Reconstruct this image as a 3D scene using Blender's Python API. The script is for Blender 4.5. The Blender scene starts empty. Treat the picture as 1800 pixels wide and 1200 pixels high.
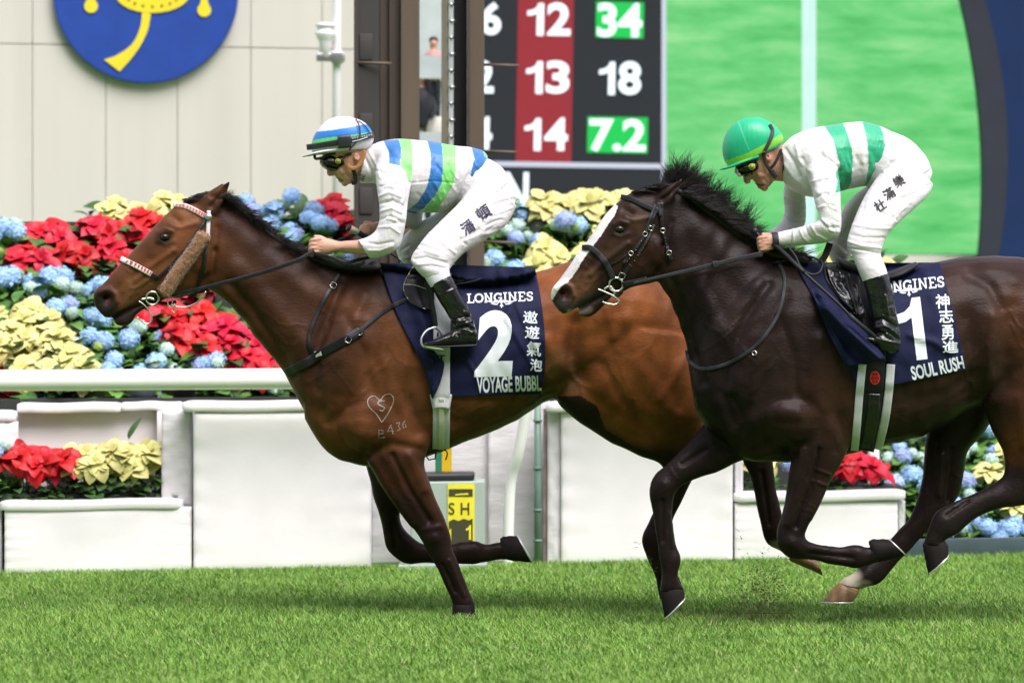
import bpy, bmesh, math, random
import numpy as np
from mathutils import Vector
from mathutils.bvhtree import BVHTree
random.seed(7); RNG = np.random.default_rng(7)
SC = bpy.context.scene
COL = SC.collection

# ------------------------------------------------------------------ camera, sky, sun, exposure
FPX = 8000.0; HY = 490.0; CX = 900.0; CD = 20.0; CH = 1.5
cam = bpy.data.cameras.new("camera"); camo = bpy.data.objects.new("camera", cam); COL.objects.link(camo)
camo.location = (0, -CD, CH); camo.rotation_euler = (math.radians(90), 0, 0)
cam.sensor_width = 36.0; cam.lens = 36.0 * FPX / 1800.0
cam.shift_y = -110.0 / 1800.0
cam.clip_start = 0.5; cam.clip_end = 600
cam.dof.use_dof = True; cam.dof.focus_distance = 19.7; cam.dof.aperture_fstop = 3.6
SC.camera = camo

SUN_EL, SUN_AZ = math.radians(58), math.radians(150)   # azimuth measured clockwise from +Y
w = bpy.data.worlds.new("World"); SC.world = w; w.use_nodes = True
nt = w.node_tree; nt.nodes.clear()
sky = nt.nodes.new('ShaderNodeTexSky'); sky.sky_type = 'NISHITA'; sky.sun_disc = False
sky.sun_elevation = SUN_EL; sky.sun_rotation = SUN_AZ; sky.dust_density = 3.0; sky.air_density = 1.2
hs = nt.nodes.new('ShaderNodeHueSaturation'); hs.inputs['Saturation'].default_value = 0.40
bg = nt.nodes.new('ShaderNodeBackground'); bg.inputs['Strength'].default_value = 0.148
wo = nt.nodes.new('ShaderNodeOutputWorld')
nt.links.new(sky.outputs[0], hs.inputs['Color']); tint = nt.nodes.new('ShaderNodeMix'); tint.data_type = 'RGBA'; tint.blend_type = 'MULTIPLY'; tint.inputs['Factor'].default_value = 1.0
nt.links.new(hs.outputs[0], tint.inputs[6]); tint.inputs[7].default_value = (1.0, 0.952, 1.012, 1)
nt.links.new(tint.outputs[2], bg.inputs['Color']); nt.links.new(bg.outputs[0], wo.inputs['Surface'])
sun = bpy.data.lights.new("sun", 'SUN'); sun.energy = 2.0; sun.angle = math.radians(42); sun.color = (1.0, 0.935, 0.935)
suno = bpy.data.objects.new("sun", sun); COL.objects.link(suno)
sd = Vector((math.sin(SUN_AZ) * math.cos(SUN_EL), math.cos(SUN_AZ) * math.cos(SUN_EL), math.sin(SUN_EL)))
suno.rotation_euler = sd.to_track_quat('Z', 'Y').to_euler(); suno.location = (5, -5, 12)
vs = SC.view_settings; vs.view_transform = 'Standard'; vs.look = 'None'; vs.gamma = 1.0; vs.exposure = 0.92
vs.use_curve_mapping = False

# ------------------------------------------------------------------ mapping helpers
def W(px, py, Y):
    d = CD + Y
    return np.array([(px - CX) * d / FPX, Y, CH - (py - HY) * d / FPX])
def topx(v):
    d = CD + v[:, 1]
    return np.stack([CX + v[:, 0] * FPX / d, HY + (CH - v[:, 2]) * FPX / d], 1)
class Plane:                                            # vertical plane, depth = d0 + s * X
    def __init__(s, d0, sl): s.d0, s.s = d0, sl
    def d(s, px, v=0.0): return (s.d0 + v) / (1 - s.s * (px - CX) / FPX)
    def P(s, px, py, v=0.0): return W(px, py, s.d(px, v) - CD)
    def Pz(s, px, z, v=0.0):
        d = s.d(px, v); return np.array([(px - CX) * d / FPX, d - CD, z])
    def z(s, px, py, v=0.0): return CH - (py - HY) * s.d(px, v) / FPX

# ------------------------------------------------------------------ materials
def S(r, g, b):
    f = lambda c: ((c / 255) / 12.92 if c <= 10 else (((c / 255) + 0.055) / 1.055) ** 2.4)
    return (f(r), f(g), f(b), 1.0)
def mat(name, col, rough=0.6, metal=0.0, var=0.0, vscale=6.0, bump=0.0, bscale=40.0, bstretch=None, spec=0.5, coat=0.0,
        emit=0.0, attr=False, rnd=0.0, sheen=0.0, stretch=None, sss=0.0, dist=0.01):
    m = bpy.data.materials.new(name); m.use_nodes = True; t = m.node_tree; n = t.nodes; L = t.links
    b = n['Principled BSDF']; b.inputs['Roughness'].default_value = rough; b.inputs['Metallic'].default_value = metal
    b.inputs['Specular IOR Level'].default_value = spec; b.inputs['Coat Weight'].default_value = coat; b.inputs['Coat Roughness'].default_value = 0.12
    b.inputs['Sheen Weight'].default_value = sheen
    if emit: b.inputs['Specular IOR Level'].default_value = 0.08; b.inputs['Roughness'].default_value = .8
    if sss: b.inputs['Subsurface Weight'].default_value = sss; b.inputs['Subsurface Scale'].default_value = 0.01
    tc = n.new('ShaderNodeTexCoord')
    if attr:
        a = n.new('ShaderNodeAttribute'); a.attribute_name = 'Col'; src = a.outputs['Color']
    else:
        r = n.new('ShaderNodeRGB'); r.outputs[0].default_value = col; src = r.outputs[0]
    if rnd:
        oi = n.new('ShaderNodeObjectInfo'); mr = n.new('ShaderNodeMapRange')
        mr.inputs['To Min'].default_value = 1 - rnd; mr.inputs['To Max'].default_value = 1 + rnd
        h = n.new('ShaderNodeHueSaturation'); L.new(oi.outputs['Random'], mr.inputs['Value']); L.new(mr.outputs[0], h.inputs['Value'])
        mr2 = n.new('ShaderNodeMapRange'); mr2.inputs['To Min'].default_value = 0.5 - rnd * 0.025; mr2.inputs['To Max'].default_value = 0.5 + rnd * 0.025
        wn = n.new('ShaderNodeTexWhiteNoise'); wn.noise_dimensions = '1D'; L.new(oi.outputs['Random'], wn.inputs['W']); L.new(wn.outputs['Value'], mr2.inputs['Value']); L.new(mr2.outputs[0], h.inputs['Hue'])
        L.new(src, h.inputs['Color']); src = h.outputs[0]
    if var:
        ns = n.new('ShaderNodeTexNoise'); ns.inputs['Scale'].default_value = vscale; ns.inputs['Detail'].default_value = 6
        mp = n.new('ShaderNodeMapping'); L.new(tc.outputs['Object'], mp.inputs['Vector']); L.new(mp.outputs[0], ns.inputs['Vector'])
        if stretch: mp.inputs['Scale'].default_value = stretch
        mr = n.new('ShaderNodeMapRange'); mr.inputs['From Min'].default_value = 0.3; mr.inputs['From Max'].default_value = 0.7
        mr.inputs['To Min'].default_value = 1 - var; mr.inputs['To Max'].default_value = 1 + var
        h = n.new('ShaderNodeHueSaturation'); L.new(ns.outputs['Fac'], mr.inputs['Value']); L.new(mr.outputs[0], h.inputs['Value'])
        L.new(src, h.inputs['Color']); src = h.outputs[0]
    if emit:
        b.inputs['Base Color'].default_value = (0.01, 0.01, 0.01, 1); L.new(src, b.inputs['Emission Color']); b.inputs['Emission Strength'].default_value = emit
    else:
        L.new(src, b.inputs['Base Color'])
    if bump:
        ns = n.new('ShaderNodeTexNoise'); ns.inputs['Scale'].default_value = bscale; ns.inputs['Detail'].default_value = 8; ns.inputs['Roughness'].default_value = 0.6
        mp = n.new('ShaderNodeMapping'); L.new(tc.outputs['Object'], mp.inputs['Vector']); L.new(mp.outputs[0], ns.inputs['Vector'])
        if bstretch: mp.inputs['Scale'].default_value = bstretch
        bp = n.new('ShaderNodeBump'); bp.inputs['Strength'].default_value = bump; bp.inputs['Distance'].default_value = dist
        L.new(ns.outputs['Fac'], bp.inputs['Height']); L.new(bp.outputs[0], b.inputs['Normal'])
    return m

# ------------------------------------------------------------------ object helpers
BASE = {}
def tag(o, label=None, cat=None, group=None, kind=None):
    if label: o['label'] = label
    if cat: o['category'] = cat
    if group: o['group'] = group
    if kind: o['kind'] = kind
    return o
def empty(name, loc, label, cat, group=None):
    o = bpy.data.objects.new(name, None); COL.objects.link(o); o.location = tuple(loc); o.empty_display_size = 0.1
    BASE[o.name] = Vector(tuple(loc)); return tag(o, label, cat, group)
def mesh(name, v, f, smooth=True, base=(0, 0, 0)):
    me = bpy.data.meshes.new(name); v = np.asarray(v, dtype=np.float64) - np.array(base)
    me.from_pydata(v.tolist(), [], [list(map(int, q)) for q in f]); me.update()
    if smooth: me.polygons.foreach_set('use_smooth', [True] * len(me.polygons))
    return me
def add(name, v, f, m, parent=None, smooth=True, bevel=0.0, solid=0.0, sub=0, loc=None):
    if parent is not None: base = BASE[parent.name]
    elif loc is not None: base = Vector(tuple(loc))
    else: base = Vector((0, 0, 0))
    me = mesh(name, v, f, smooth, base); me.materials.append(m)
    return link(name, me, parent, bevel, solid, sub, base)
def link(name, me, parent=None, bevel=0.0, solid=0.0, sub=0, base=Vector((0, 0, 0))):
    o = bpy.data.objects.new(name, me); COL.objects.link(o)
    if parent is not None: o.parent = parent
    else: o.location = base
    BASE[o.name] = Vector(base)
    if solid: md = o.modifiers.new('solid', 'SOLIDIFY'); md.thickness = solid; md.offset = 0
    if bevel: md = o.modifiers.new('bevel', 'BEVEL'); md.width = bevel; md.segments = 3; md.limit_method = 'ANGLE'
    if sub: md = o.modifiers.new('sub', 'SUBSURF'); md.levels = sub; md.render_levels = sub
    return o
def cat(parts):
    V, F, k = [], [], 0
    for v, f in parts:
        V.append(np.asarray(v, float)); F += [[i + k for i in q] for q in f]; k += len(v)
    return np.concatenate(V), F
def cr(P, sub):                                          # Catmull-Rom through rows of P
    P = np.asarray(P, float); n = len(P); out = []
    for i in range(n - 1):
        p0, p1, p2, p3 = P[max(i - 1, 0)], P[i], P[i + 1], P[min(i + 2, n - 1)]
        for k in range(sub):
            t = k / sub
            out.append(0.5 * (2 * p1 + (p2 - p0) * t + (2 * p0 - 5 * p1 + 4 * p2 - p3) * t * t + (3 * p1 - p0 - 3 * p2 + p3) * t ** 3))
    out.append(P[-1]); return np.array(out)
class Frame:                                             # depth plane an animal or rider runs in
    def __init__(s, y0, sl): s.y0, s.s = y0, sl
    def Y(s, px, y): return s.y0 + s.s * (px - CX) * CD / FPX + y
    def P(s, px, py, y): return W(px, py, s.Y(px, y))
def loft(fr, secs, sub=4, n=24, ex=2.0, egg=0.0, cap=True, yoff=0.0):
    """secs: (ax, ay, bx, by, depth offset, half depth) silhouette pairs in photo pixels"""
    A = cr(secs, sub) if sub > 1 else np.array(secs, float)
    V, F = [], []
    for (ax, ay, bx, by, y, r) in A:
        mx = (ax + bx) / 2
        Yp = fr.Y(mx, y + yoff) if fr else y + yoff
        a, b = W(ax, ay, Yp), W(bx, by, Yp); c = (a + b) / 2; h = (a - b) / 2
        for k in range(n):
            t = 2 * math.pi * k / n; ct, st = math.cos(t), math.sin(t)
            cc = math.copysign(abs(ct) ** (2 / ex), ct); ss = math.copysign(abs(st) ** (2 / ex), st)
            V.append(c + h * cc + np.array([0, max(r, .002) * ss * (1 - egg * cc), 0]))
    m = len(A)
    for i in range(m - 1):
        for k in range(n):
            k2 = (k + 1) % n
            F.append((i * n + k, i * n + k2, (i + 1) * n + k2, (i + 1) * n + k))
    if cap:
        V.append(np.mean(V[:n], 0)); V.append(np.mean(V[(m - 1) * n:m * n], 0)); e = len(V)
        for k in range(n):
            F.append((e - 2, (k + 1) % n, k)); F.append((e - 1, (m - 1) * n + k, (m - 1) * n + (k + 1) % n))
    return np.array(V), F
def blob(fr, px, py, rx, ry, y, rd, rot=0.0):
    secs = []; c, s = math.cos(math.radians(rot)), math.sin(math.radians(rot))
    for a in np.linspace(-88, 88, 9):
        ca, sa = math.cos(math.radians(a)), math.sin(math.radians(a))
        cx, cy = px + rx * sa * c, py + rx * sa * s
        secs.append((cx + ry * ca * s, cy - ry * ca * c, cx - ry * ca * s, cy + ry * ca * c, y, rd * ca))
    return loft(fr, secs, sub=1, n=16)
def union(parts, voxel, smooth=6, fac=0.5):
    v, f = cat(parts); me = mesh('tmp', v, f); o = bpy.data.objects.new('tmp', me); COL.objects.link(o)
    r = o.modifiers.new('r', 'REMESH'); r.mode = 'VOXEL'; r.voxel_size = voxel; r.adaptivity = 0
    if smooth: s = o.modifiers.new('s', 'SMOOTH'); s.iterations = smooth; s.factor = fac
    dg = bpy.context.evaluated_depsgraph_get(); ev = o.evaluated_get(dg); m2 = ev.to_mesh()
    n = len(m2.vertices); co = np.empty(n * 3); m2.vertices.foreach_get('co', co); co = co.reshape(-1, 3)
    F = [tuple(p.vertices) for p in m2.polygons]
    ev.to_mesh_clear(); bpy.data.objects.remove(o); bpy.data.meshes.remove(me)
    return co, F
def normals(v, f):
    me = mesh('tmpn', v, f); n = np.empty(len(v) * 3); me.vertices.foreach_get('normal', n); bpy.data.meshes.remove(me)
    return n.reshape(-1, 3)
def pdist(p, line):
    line = np.asarray(line, float)
    if len(line) == 1: return np.hypot(p[:, 0] - line[0, 0], p[:, 1] - line[0, 1])
    best = np.full(len(p), 1e9)
    for a, b in zip(line[:-1], line[1:]):
        d = b - a; t = np.clip(((p - a) @ d) / max(d @ d, 1e-9), 0, 1)
        q = a + t[:, None] * d; best = np.minimum(best, np.hypot(p[:, 0] - q[:, 0], p[:, 1] - q[:, 1]))
    return best
def relief(v, f, strokes, fr=None):
    """raise or sink lines of muscle, bone, vein or crease along the surface normal: (points, radius px, metres[, ymin, ymax])"""
    n = normals(v, f); p = topx(v); d = np.zeros(len(v))
    for s in strokes:
        g = np.exp(-(pdist(p, s[0]) / s[1]) ** 2) * s[2]
        if len(s) > 3 and fr is not None:
            yy = v[:, 1] - (fr.y0 + fr.s * v[:, 0]); g = g * ((yy > s[3]) & (yy < s[4]))
        d += g
    return v + n * (d * np.sqrt(np.abs(n[:, 1])))[:, None]
def inpoly(p, poly):
    x, y = p[:, 0], p[:, 1]; c = np.zeros(len(p), bool); q = np.asarray(poly, float)
    for i in range(len(q)):
        x1, y1 = q[i]; x2, y2 = q[i - 1]
        c ^= ((y1 > y) != (y2 > y)) & (x < (x2 - x1) * (y - y1) / (y2 - y1 + 1e-12) + x1)
    return c
def paint(me, v, base, strokes=(), polys=(), fr=None):
    p = topx(v); c = np.tile(np.array(base[:3], float), (len(v), 1))
    for s in strokes:                                    # (points, radius, colour, opacity[, ymin, ymax])
        d = pdist(p, s[0]) / s[1]; g = np.clip(1.4 - d, 0, 1); g = g * g * (3 - 2 * g) * s[3]
        if len(s) > 4 and fr is not None:
            yy = v[:, 1] - (fr.y0 + fr.s * v[:, 0]); g = g * ((yy > s[4]) & (yy < s[5]))
        c = c * (1 - g[:, None]) + np.array(s[2][:3]) * g[:, None]
    for poly, col in polys:
        k = inpoly(p, poly); c[k] = col[:3]
    a = me.color_attributes.new('Col', 'FLOAT_COLOR', 'POINT')
    a.data.foreach_set('color', np.concatenate([c, np.ones((len(v), 1))], 1).ravel())
class Skin:                                              # a surface things can lie on
    def __init__(s, v, f): s.t = BVHTree.FromPolygons([tuple(x) for x in v], f)
    def hit(s, px, py):
        o = Vector((0, -CD, CH)); d = Vector(((px - CX) / FPX, 1, -(py - HY) / FPX)).normalized()
        h = s.t.ray_cast(o, d)
        if h[0] is not None: return np.array(h[0]), np.array(h[1])
        return None, None
    def near(s, pt):
        h = s.t.find_nearest(Vector(tuple(pt))); return np.array(h[0]), np.array(h[1])
    def on(s, px, py, off, guess=0.0):
        p, n = s.hit(px, py)
        if p is None:
            q, n = s.near(W(px, py, guess)); Y = q[1]; return W(px, py, Y - off * 0.5)
        if n[1] > 0: n = -n
        k = off / max(0.45, -n[1])                       # keep the gap even on the slanting parts
        return W(px, py, p[1] - k)
def depthline(skin, pts, off, guess):
    Y, last = [], None
    for (x, y) in pts:
        p, n = skin.hit(x, y) if skin else (None, None)
        if p is None: Y.append(None)
        else:
            k = off / max(0.45, abs(n[1])); last = p[1] - k; Y.append(last)
    if all(q is None for q in Y): return [guess] * len(Y)
    idx = [i for i, q in enumerate(Y) if q is not None]
    return list(np.interp(range(len(Y)), idx, [Y[i] for i in idx]))
def strap(skin, pts, wpx, off=0.006, th=0.004, guess=0.0, sub=6, ex=3.5, wend=None, ys=None, n=12):
    """a flat strap (or round cord) that follows a surface"""
    P = cr(pts, sub)
    Y = np.array(depthline(skin, P, off, guess)) if ys is None else np.interp(np.linspace(0, 1, len(P)), np.linspace(0, 1, len(ys)), ys)
    if ys is None and len(Y) > 6:
        k = np.array([1, 2, 3, 2, 1.]) / 9; Yp = np.pad(Y, 2, mode='edge'); Y = np.minimum(Y, np.convolve(Yp, k, 'valid') + 0.001)
    secs = []
    for i in range(len(P)):
        t = P[min(i + 1, len(P) - 1)] - P[max(i - 1, 0)]; t = t / (np.hypot(*t) + 1e-9)
        ww = wpx if wend is None else wpx + (wend - wpx) * i / (len(P) - 1)
        nx, ny = -t[1] * ww / 2, t[0] * ww / 2
        secs.append((P[i][0] + nx, P[i][1] + ny, P[i][0] - nx, P[i][1] - ny, Y[i], th / 2))
    return loft(None, secs, sub=1, n=n, ex=ex)
def cord(pts3, r, n=8, closed=False, taper=False):      # round tube through 3-D points
    P = np.asarray(pts3, float); m = len(P); V, F = [], []
    up = np.array([0, 1, 0.02])
    for i in range(m):
        a, b = (P[(i - 1) % m], P[(i + 1) % m]) if closed else (P[max(i - 1, 0)], P[min(i + 1, m - 1)])
        t = (b - a) / (np.linalg.norm(b - a) + 1e-9); u = np.cross(t, up); nu = np.linalg.norm(u)
        u = u / nu if nu > 1e-3 else np.array([1, 0, 0]); v = np.cross(t, u)
        rr = r * (1 - 0.92 * i / (m - 1)) if taper else r
        for k in range(n):
            q = 2 * math.pi * k / n; V.append(P[i] + rr * (math.cos(q) * u + math.sin(q) * v))
    for i in range(m if closed else m - 1):
        j = (i + 1) % m
        for k in range(n):
            k2 = (k + 1) % n; F.append((i * n + k, i * n + k2, j * n + k2, j * n + k))
    if not closed:
        F.append(tuple(range(n))[::-1]); F.append(tuple((m - 1) * n + k for k in range(n)))
    return np.array(V), F
def patch(skin, left, right, off=0.012, nu=60, nv=50, guess=0.0, wav=None):
    Lp, Rp = cr(left, 12), cr(right, 12)
    li = lambda A, t: np.array([np.interp(t, np.linspace(0, 1, len(A)), A[:, k]) for k in (0, 1)]).T
    tv = np.linspace(0, 1, nv + 1); Lq, Rq = li(Lp, tv), li(Rp, tv)
    G = np.zeros((nv + 1, nu + 1)); PX = np.zeros((nv + 1, nu + 1, 2))
    for j in range(nv + 1):
        for i in range(nu + 1):
            q = Lq[j] * (1 - i / nu) + Rq[j] * (i / nu); PX[j, i] = q
            p, n = skin.hit(*q)
            if p is None: p, n = skin.near(W(q[0], q[1], guess))
            G[j, i] = p[1] - off / max(0.4, abs(n[1]))
    for _ in range(4):                                   # cloth hangs smoother than muscle
        H = np.pad(G, 1, mode='edge'); A = (H[:-2, 1:-1] + H[2:, 1:-1] + H[1:-1, :-2] + H[1:-1, 2:]) / 4; G = np.minimum(G, A * 0.5 + G * 0.5)
    if wav is not None: G = G - wav(PX[..., 0], PX[..., 1])
    V = [W(PX[j, i, 0], PX[j, i, 1], G[j, i]) for j in range(nv + 1) for i in range(nu + 1)]
    n = nu + 1
    F = [(j * n + i, (j + 1) * n + i, (j + 1) * n + i + 1, j * n + i + 1) for j in range(nv) for i in range(nu)]
    return np.array(V), F

# ------------------------------------------------------------------ lettering
ONE = [(0, 7.6), (2.0, 7.9), (3.4, 8.7), (4.1, 10), (6.0, 10), (6.0, 0), (3.5, 0), (3.5, 6.9), (2.0, 6.3), (0, 6.1)]
def glyphs(body, bold=0.0, shear=0.0, space=1.0):
    if body == '1': return np.array(ONE, float), [(0, 1, 8, 9), (1, 2, 7, 8), (2, 3, 4, 7), (4, 5, 6, 7)]
    c = bpy.data.curves.new('t', 'FONT'); c.body = body; c.offset = bold; c.shear = shear; c.space_character = space; c.resolution_u = 5
    o = bpy.data.objects.new('t', c); COL.objects.link(o)
    dg = bpy.context.evaluated_depsgraph_get(); ev = o.evaluated_get(dg); m = ev.to_mesh()
    v = np.empty(len(m.vertices) * 3); m.vertices.foreach_get('co', v); v = v.reshape(-1, 3)[:, :2].copy()
    f = [tuple(p.vertices) for p in m.polygons]; ev.to_mesh_clear(); bpy.data.objects.remove(o); bpy.data.curves.remove(c)
    return v, f
def fit(v, x0, y0, x1, y1, rot=0.0, sk=0.0):
    """scale 2-D lettering into a pixel box, rotated about the box centre"""
    lo, hi = v.min(0), v.max(0); u = (v - lo) / (hi - lo)
    x = (u[:, 0] - .5) * (x1 - x0); y = (.5 - u[:, 1]) * (y1 - y0); x = x - sk * y
    c, s = math.cos(math.radians(rot)), math.sin(math.radians(rot))
    return np.stack([(x0 + x1) / 2 + c * x - s * y, (y0 + y1) / 2 + s * x + c * y], 1)
def cutgrid(v2, f, step):
    bm = bmesh.new(); vs_ = [bm.verts.new((x, y, 0)) for x, y in v2]
    for q in f:
        try: bm.faces.new([vs_[i] for i in q])
        except ValueError: pass
    lo, hi = v2.min(0), v2.max(0)
    for ax in (0, 1):
        c = lo[ax] + step * .5
        while c < hi[ax]:
            co = [0, 0, 0]; no = [0, 0, 0]; co[ax] = c; no[ax] = 1
            bmesh.ops.bisect_plane(bm, geom=bm.verts[:] + bm.edges[:] + bm.faces[:], plane_co=co, plane_no=no)
            c += step
    bm.verts.index_update(); V = np.array([(a.co.x, a.co.y) for a in bm.verts]); F = [tuple(a.index for a in q.verts) for q in bm.faces]
    bm.free(); return V, F
def lay(skin, v2, f, off=0.003, step=5.0, guess=0.0):
    V, F = cutgrid(v2, f, step); return np.array([skin.on(x, y, off, guess) for x, y in V]), [q[::-1] for q in F]
def flat(pl, v2, f, v=0.0):
    return np.array([pl.P(x, y, v) for x, y in v2]), [q[::-1] for q in f]
def poly(pts): return np.array(pts, float), [tuple(range(len(pts)))]
def stroke2(pts, w, closed=False):
    P = np.array(pts, float)
    if closed: P = np.vstack([P, P[:1]])
    V, F = [], []
    for i in range(len(P)):
        t = P[min(i + 1, len(P) - 1)] - P[max(i - 1, 0)]
        if closed and i in (0, len(P) - 1): t = P[1] - P[-2]
        t = t / (np.hypot(*t) + 1e-9); n = np.array([-t[1], t[0]]) * w / 2; V += [P[i] + n, P[i] - n]
    for i in range(len(P) - 1): F.append((2 * i, 2 * i + 1, 2 * i + 3, 2 * i + 2))
    return np.array(V), F
def cat2(parts): return cat(parts)

# ================================================================== SETTING
M = {}
M['turf'] = mat('turf', S(92, 132, 60), 0.9, var=0.35, vscale=5)
M['wall'] = mat('beige_panel', (0.55, 0.53, 0.475, 1), 0.6, var=0.05, vscale=1.2, stretch=(3, 3, 0.3))
M['joint'] = mat('panel_joint', (0.46, 0.44, 0.39, 1), 0.8)
M['blue'] = mat('emblem_blue', (0.010, 0.050, 0.30, 1), 0.45, var=0.1)
M['yellow'] = mat('emblem_yellow', (0.75, 0.60, 0.02, 1), 0.5, var=0.05)
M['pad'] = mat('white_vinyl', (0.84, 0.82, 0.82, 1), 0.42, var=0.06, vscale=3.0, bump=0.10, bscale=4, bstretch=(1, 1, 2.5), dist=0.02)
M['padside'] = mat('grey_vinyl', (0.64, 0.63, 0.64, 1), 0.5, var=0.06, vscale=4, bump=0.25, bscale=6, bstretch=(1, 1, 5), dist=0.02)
M['cream'] = mat('cream_board', (0.74, 0.71, 0.68, 1), 0.7, var=0.08, vscale=3, stretch=(.4, 1, 3))
M['rail'] = mat('rail_white', (0.86, 0.87, 0.83, 1), 0.3, var=0.01, spec=0.6)
M['brown'] = mat('post_brown', (0.050, 0.037, 0.027, 1), 0.6, var=0.12, vscale=3, stretch=(3, 3, .4))
M['tan'] = mat('post_tan', (0.095, 0.068, 0.046, 1), 0.6, var=0.1, vscale=3, stretch=(3, 3, .4))
M['char'] = mat('post_charcoal', (0.034, 0.031, 0.029, 1), 0.6, var=0.1, vscale=3)
M['black'] = mat('black_matt', (0.012, 0.012, 0.013, 1), 0.5, var=0.1)
M['olive'] = mat('post_olive', (0.15, 0.14, 0.10, 1), 0.6, var=0.1, vscale=3)
M['steel'] = mat('steel', (0.55, 0.55, 0.56, 1), 0.32, metal=0.9, var=0.08)
M['paleconc'] = mat('pale_grey', (0.42, 0.47, 0.48, 1), 0.7, var=0.1)
M['sage'] = mat('sage_paint', (0.33, 0.41, 0.35, 1), 0.5, var=0.06, vscale=4)
M['pipegreen'] = mat('pipe_green', (0.16, 0.26, 0.21, 1), 0.5, var=0.12, vscale=8)
M['rust'] = mat('rusty_brown', (0.30, 0.22, 0.20, 1), 0.8, var=0.4, vscale=12)
M['signy'] = mat('sign_yellow', (0.72, 0.66, 0.03, 1), 0.5, var=0.08)
M['signd'] = mat('sign_dark', (0.045, 0.045, 0.02, 1), 0.5)
M['strg'] = mat('stripe_green', (0.03, 0.22, 0.12, 1), 0.5)
M['stry'] = mat('stripe_yellow', (0.80, 0.52, 0.01, 1), 0.5)
M['teal'] = mat('trough_teal', (0.045, 0.075, 0.085, 1), 0.6, var=0.12)
M['stand'] = mat('stand_dark', (0.03, 0.035, 0.03, 1), 0.9, var=0.3)
M['white'] = mat('plain_white', (0.80, 0.80, 0.80, 1), 0.5)
M['navyb'] = mat('board_navy', (0.005, 0.019, 0.075, 1), 0.7, spec=.2, var=0.12, vscale=2)
M['archg'] = mat('arch_charcoal', (0.024, 0.027, 0.040, 1), 0.7, spec=.2, var=0.06)

# ground sheet to the horizon
v = [(-300, -60, 0), (300, -60, 0), (300, 400, 0), (-300, 400, 0)]
tag(add('ground', v, [(0, 1, 2, 3)], M['turf'], smooth=False), kind='structure')

# grass blades of the track
def make_grass():
    N = 400000
    d = 16.2 + 8.9 * RNG.random(N) ** 1.0; X = (RNG.random(N) * 2 - 1) * (0.1125 * d + 0.55)
    Y = d - CD; ok = d < 23.72 + 0.30 * X; X, Y = X[ok], Y[ok]; n = len(X)
    cl = 0.5 + 0.5 * np.sin(X * 7.3 + 2 * np.sin(Y * 3.1)) * np.sin(Y * 4.7 + 1.7 * np.sin(X * 4.1 + 1))
    cl2 = 0.5 + 0.5 * np.sin(X * 23 + 3 * np.sin(Y * 9)) * np.sin(Y * 19 + 2 * np.sin(X * 13))
    h = 0.016 + 0.028 * RNG.random(n) * (0.6 + 0.5 * cl + .25 * cl2); wd = 0.0016 + 0.0016 * RNG.random(n)
    a = RNG.random(n) * 2 * math.pi; ca, sa = np.cos(a), np.sin(a)
    lean = h * (0.15 + 0.85 * RNG.random(n)); la = 2.0 * RNG.standard_normal(n) + math.pi
    lx, ly = np.cos(la) * lean, np.sin(la) * lean
    V = np.zeros((n, 5, 3)); z0 = np.full(n, -0.003)
    V[:, 0] = np.stack([X - ca * wd, Y - sa * wd, z0], 1); V[:, 1] = np.stack([X + ca * wd, Y + sa * wd, z0], 1)
    V[:, 2] = np.stack([X - ca * wd * .8 + lx * .35, Y - sa * wd * .8 + ly * .35, h * .6], 1)
    V[:, 3] = np.stack([X + ca * wd * .8 + lx * .35, Y + sa * wd * .8 + ly * .35, h * .6], 1)
    V[:, 4] = np.stack([X + lx, Y + ly, h], 1)
    me = bpy.data.meshes.new('grass'); me.vertices.add(n * 5); me.vertices.foreach_set('co', V.ravel())
    base = (np.arange(n) * 5)[:, None]
    li = np.concatenate([base + np.array([0, 1, 3, 2]), base + np.array([2, 3, 4])], 1).ravel()
    me.loops.add(n * 7); me.loops.foreach_set('vertex_index', li)
    me.polygons.add(n * 2)
    st = (np.arange(n) * 7)[:, None] + np.array([0, 4]); me.polygons.foreach_set('loop_start', st.ravel())
    me.update(calc_edges=True); me.validate()
    g = RNG.random(n); t = np.clip(0.25 + 0.45 * cl + .25 * cl2 + 0.35 * (g - .5), 0, 1)[:, None]
    c0, c1 = np.array([0.075, 0.185, 0.022]), np.array([0.225, 0.395, 0.066])
    c = c0 * (1 - t) + c1 * t; dry = RNG.random(n) < 0.045; c[dry] = np.array([0.34, 0.36, 0.15])
    # worn and muddied patch where hooves have torn the turf
    mud = np.exp(-(((X - 1.05) / .30) ** 2 + ((Y - 0.0) / .55) ** 2)) > RNG.random(n) * 2.6
    c[mud] = c[mud] * .45 + np.array([.16, .12, .05]) * .55
    C = np.repeat(np.concatenate([c, np.ones((n, 1))], 1), 5, 0)
    at = me.color_attributes.new('Col', 'FLOAT_COLOR', 'POINT'); at.data.foreach_set('color', C.ravel())
    me.materials.append(mat('grass_blade', (0, 0, 0, 1), 0.55, attr=True, spec=0.35))
    return tag(link('grass', me), 'short green turf covering the race track', 'grass', kind='stuff')
make_grass()

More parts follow.
